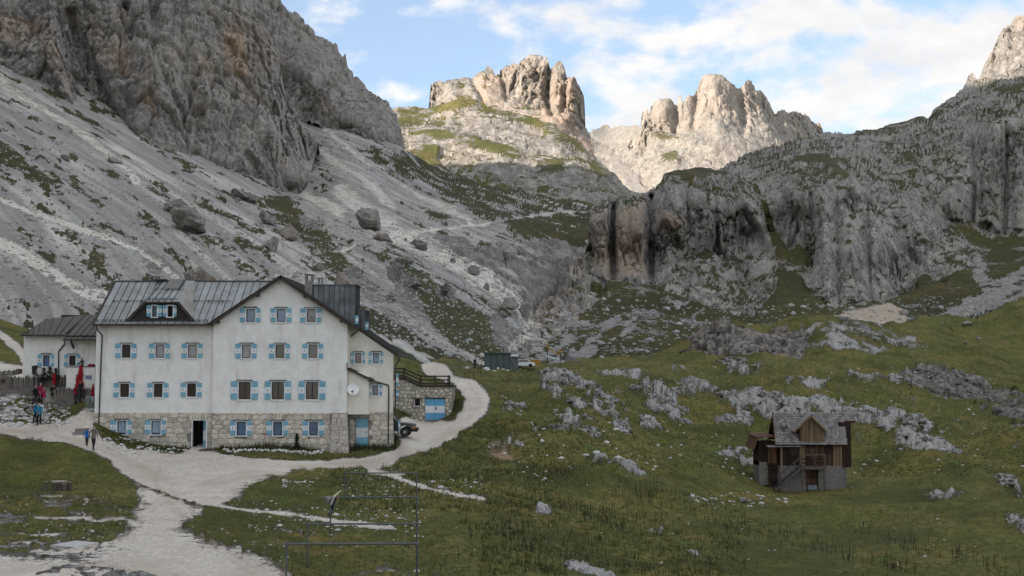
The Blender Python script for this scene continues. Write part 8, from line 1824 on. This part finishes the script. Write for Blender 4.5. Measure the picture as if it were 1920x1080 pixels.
def scree_blocks():
    v1, f1 = ICO[1]; parts = []; R = np.random.default_rng(6)
    for _ in range(5200):
        x = R.uniform(-10, 1000); y = R.uniform(np.interp(x, [0,300,560,740,900,1000], [180,340,400,420,470,560]), np.interp(x, [0,180,740,900,1000], [600,560,640,690,690])); g = gpt(x, y, sdt); s_ = R.uniform(0.10, 0.38)*(1 if R.random() > 0.04 else 2.6)
        vv = v1*(1+0.3*R.normal(size=(len(v1), 1))*0.5)*np.array([s_*R.uniform(0.8,1.4), s_, s_*0.75])+np.array([g.x, g.y, g.z+s_*0.15]); parts.append((vv, f1))
    for _ in range(1500):
        x = R.uniform(960, 1920); y = R.uniform(560, 690); g = gpt(x, y, cdt); s_ = R.uniform(0.15, 0.45)*(1 if R.random() > 0.08 else 2.4)
        vv = v1*(1+0.3*R.normal(size=(len(v1), 1))*0.5)*np.array([s_*R.uniform(0.8,1.4), s_, s_*0.75])+np.array([g.x, g.y, g.z+s_*0.15]); parts.append((vv, f1))
    o = np_obj('scree_blocks', parts, mat('scree_block', (0.47,0.455,0.43), 0.95, 0.4, 0.7, col2=(0.24,0.23,0.215)), (0, 250, 0)); tag(o, 'broken limestone blocks strewn over the scree slopes', 'rubble', None, 'stuff')
scree_blocks()

# ------------------------------------------------------------------ grass tufts, weeds, bed planting
def blades(name, boxes, label, cat, mats_, seed):
    R = np.random.default_rng(seed); px_, py_, P = gd; n = px_.shape[0]; xs = px_[0]; ys = py_[:, 0]; Vs = []; Fs = []; Ms = []; b = 0
    me_mask = ground.data.color_attributes['mask']; col = np.empty(len(me_mask.data)*4, np.float32); me_mask.data.foreach_get('color', col); col = col.reshape(P.shape[0], P.shape[1], 4)
    for (cnt, x0, x1, y0, y1, h0, h1, nb, wid, need, mi) in boxes:
        X = R.uniform(x0, x1, cnt); Y = R.uniform(y0, y1, cnt); ci = np.searchsorted(xs, X).clip(0, len(xs)-1); ri = (len(ys)-1-np.searchsorted(ys[::-1], Y)).clip(0, n-1)
        ok = (col[ri, ci, 0] > need)*(col[ri, ci, 1] < 0.45); ci, ri = ci[ok], ri[ok]; B = P[ri, ci]; k = len(B)
        cl_ = fbm(B, 2.5, 3, 0.6, 401)
        for q in range(nb):
            a = R.uniform(0, 6.283, k); h = R.uniform(h0, h1, k)*(0.75+0.6*np.clip(cl_+0.4, 0, 1.2)); w = wid*(0.6+0.8*R.random(k)); off = R.normal(0, 0.06+wid, (k, 2)); ln = R.uniform(0.15, 0.6, k)*h
            c = B+np.concatenate([off, -0.03*np.ones((k, 1))], 1); d = np.stack([np.cos(a), np.sin(a), 0*a], -1); s_ = np.stack([-np.sin(a), np.cos(a), 0*a], -1)*w[:, None]
            tip = c+d*ln[:, None]; tip[:, 2] += h
            v = np.stack([c-s_, c+s_, tip], 1).reshape(-1, 3); Vs.append(v); Fs.append(np.arange(k*3).reshape(-1, 3)+b); b += k*3; Ms.append(R.choice(mi, k))
    o0 = np.array([0, 60, -8.0]); Vs = np.concatenate(Vs)-o0; Fs = np.concatenate(Fs); Ms = np.concatenate(Ms); me = bpy.data.meshes.new(name); me.vertices.add(len(Vs)); me.vertices.foreach_set('co', Vs.astype(np.float32).ravel())
    me.loops.add(Fs.size); me.loops.foreach_set('vertex_index', Fs.ravel().astype(np.int32)); me.polygons.add(len(Fs)); me.polygons.foreach_set('loop_start', (np.arange(len(Fs))*3).astype(np.int32)); me.update(calc_edges=True)
    for m in mats_: me.materials.append(m)
    me.polygons.foreach_set('material_index', Ms.astype(np.int32)); o = bpy.data.objects.new(name, me); COL.objects.link(o); o.location = o0; tag(o, label, cat, None, 'stuff')
G1 = mat('grass_mid', (0.075,0.088,0.024), 0.85, 0.35, 0.3, col2=(0.11,0.10,0.032)); G2 = mat('grass_dark', (0.036,0.048,0.014), 0.85, 0.3, 0.4); G3 = mat('grass_dry', (0.13,0.115,0.05), 0.9, 0.3, 0.4); G4 = mat('weed_dark', (0.022,0.026,0.013), 0.9, 0.3, 1); G5 = mat('leaf_bright', (0.075,0.095,0.022), 0.8, 0.3, 1); GY = mat('yellow_flower', (0.5,0.42,0.04), 0.8)
blades('grass_tufts', [(17000,-60,1950,880,1090,0.05,0.16,3,0.012,0.5,[0,0,1,2]),(16000,780,1950,700,900,0.10,0.28,3,0.03,0.5,[0,0,1,1,2]),(3500,0,262,815,1000,0.05,0.14,3,0.014,0.5,[0,1,0]),(3000,620,1050,790,960,0.15,0.40,4,0.02,0.5,[0,1,4]),
                        (2500,900,1400,940,1080,0.15,0.38,4,0.016,0.5,[0,1,4]),(700,-20,95,1060,1100,0.15,0.4,5,0.012,0.0,[1,0,4])], 'rough alpine grass growing over the meadow', 'grass', [G1, G2, G3, G4, G5], 11)
blades('bed_plants', [(1900,400,742,824,845,0.18,0.5,5,0.018,0.5,[1,3,3,4]),(500,420,742,856,864,0.08,0.2,4,0.014,0.5,[0,1]),(1100,188,360,806,846,0.10,0.30,5,0.02,0.5,[1,3,0]),(260,738,800,768,786,0.15,0.35,4,0.02,0.4,[1,0]),(50,440,610,828,846,0.25,0.42,1,0.03,0.5,[5]),(700,846,880,715,785,0.15,0.4,4,0.02,0.5,[1,0,4])], 'dark weeds and low plants along the foot of the hut walls', 'plants', [G1, G2, G3, G4, G5, GY], 12)
def stalks():
    r = random.Random(9); mb = MB()
    lines = [([(1000,935),(1060,948),(1130,965),(1240,975)],10,80),([(1030,880),(1100,905),(1180,940),(1240,950)],14,80),([(1185,930),(1290,955),(1400,1000),(1480,1020),(1600,1050),(1700,1075)],12,170),([(1560,985),(1650,1010),(1750,1040),(1900,1075)],12,90),([(975,1005),(1000,1050)],14,26),([(860,1010),(960,1000),(1000,960)],22,40),([(1100,975),(1180,985)],8,30),([(880,1050),(1000,1040)],14,16),([(1300,1040),(1330,1080)],14,12)]
    for pts, spread, n in lines:
        for _ in range(n):
            t = r.random()*(len(pts)-1); k = min(int(t), len(pts)-2); x = pts[k][0]+(pts[k+1][0]-pts[k][0])*(t-k)+r.gauss(0, spread); y = pts[k][1]+(pts[k+1][1]-pts[k][1])*(t-k)+r.gauss(0, spread*0.5)
            if y > 1085 or x > 1930: continue
            g = gpt(x, y); h = r.uniform(0.3, 0.75); ln = Vector((r.uniform(-0.08, 0.08), r.uniform(-0.08, 0.08), h)); mb.tube(g-Vector((0,0,0.05)), g+ln, 0.012, 3, 0, 0.006)
            for _l in range(9):
                u = r.uniform(0.15, 1.0); p = g+ln*u; a = r.random()*6.283; d = Vector((math.cos(a), math.sin(a), r.uniform(0.1, 0.9)))*r.uniform(0.05, 0.13)*(1.25-u*0.6); sd = d.orthogonal().normalized()*0.018; mb.add([p-sd, p+sd, p+d], [(0,1,2)], r.choice([0,0,1]))
    o = mb.build('tall_weeds', [G4, mat('weed_brown', (0.055,0.045,0.022), 0.9)], flipfix=False); tag(o, 'dark seed stalks of tall weeds standing in bands across the near meadow', 'weeds', None, 'stuff')
stalks()
# hidden work keys off, so that the scene stays clean
for o in list(bpy.data.objects):
    if '_w' in o: del o['_w']
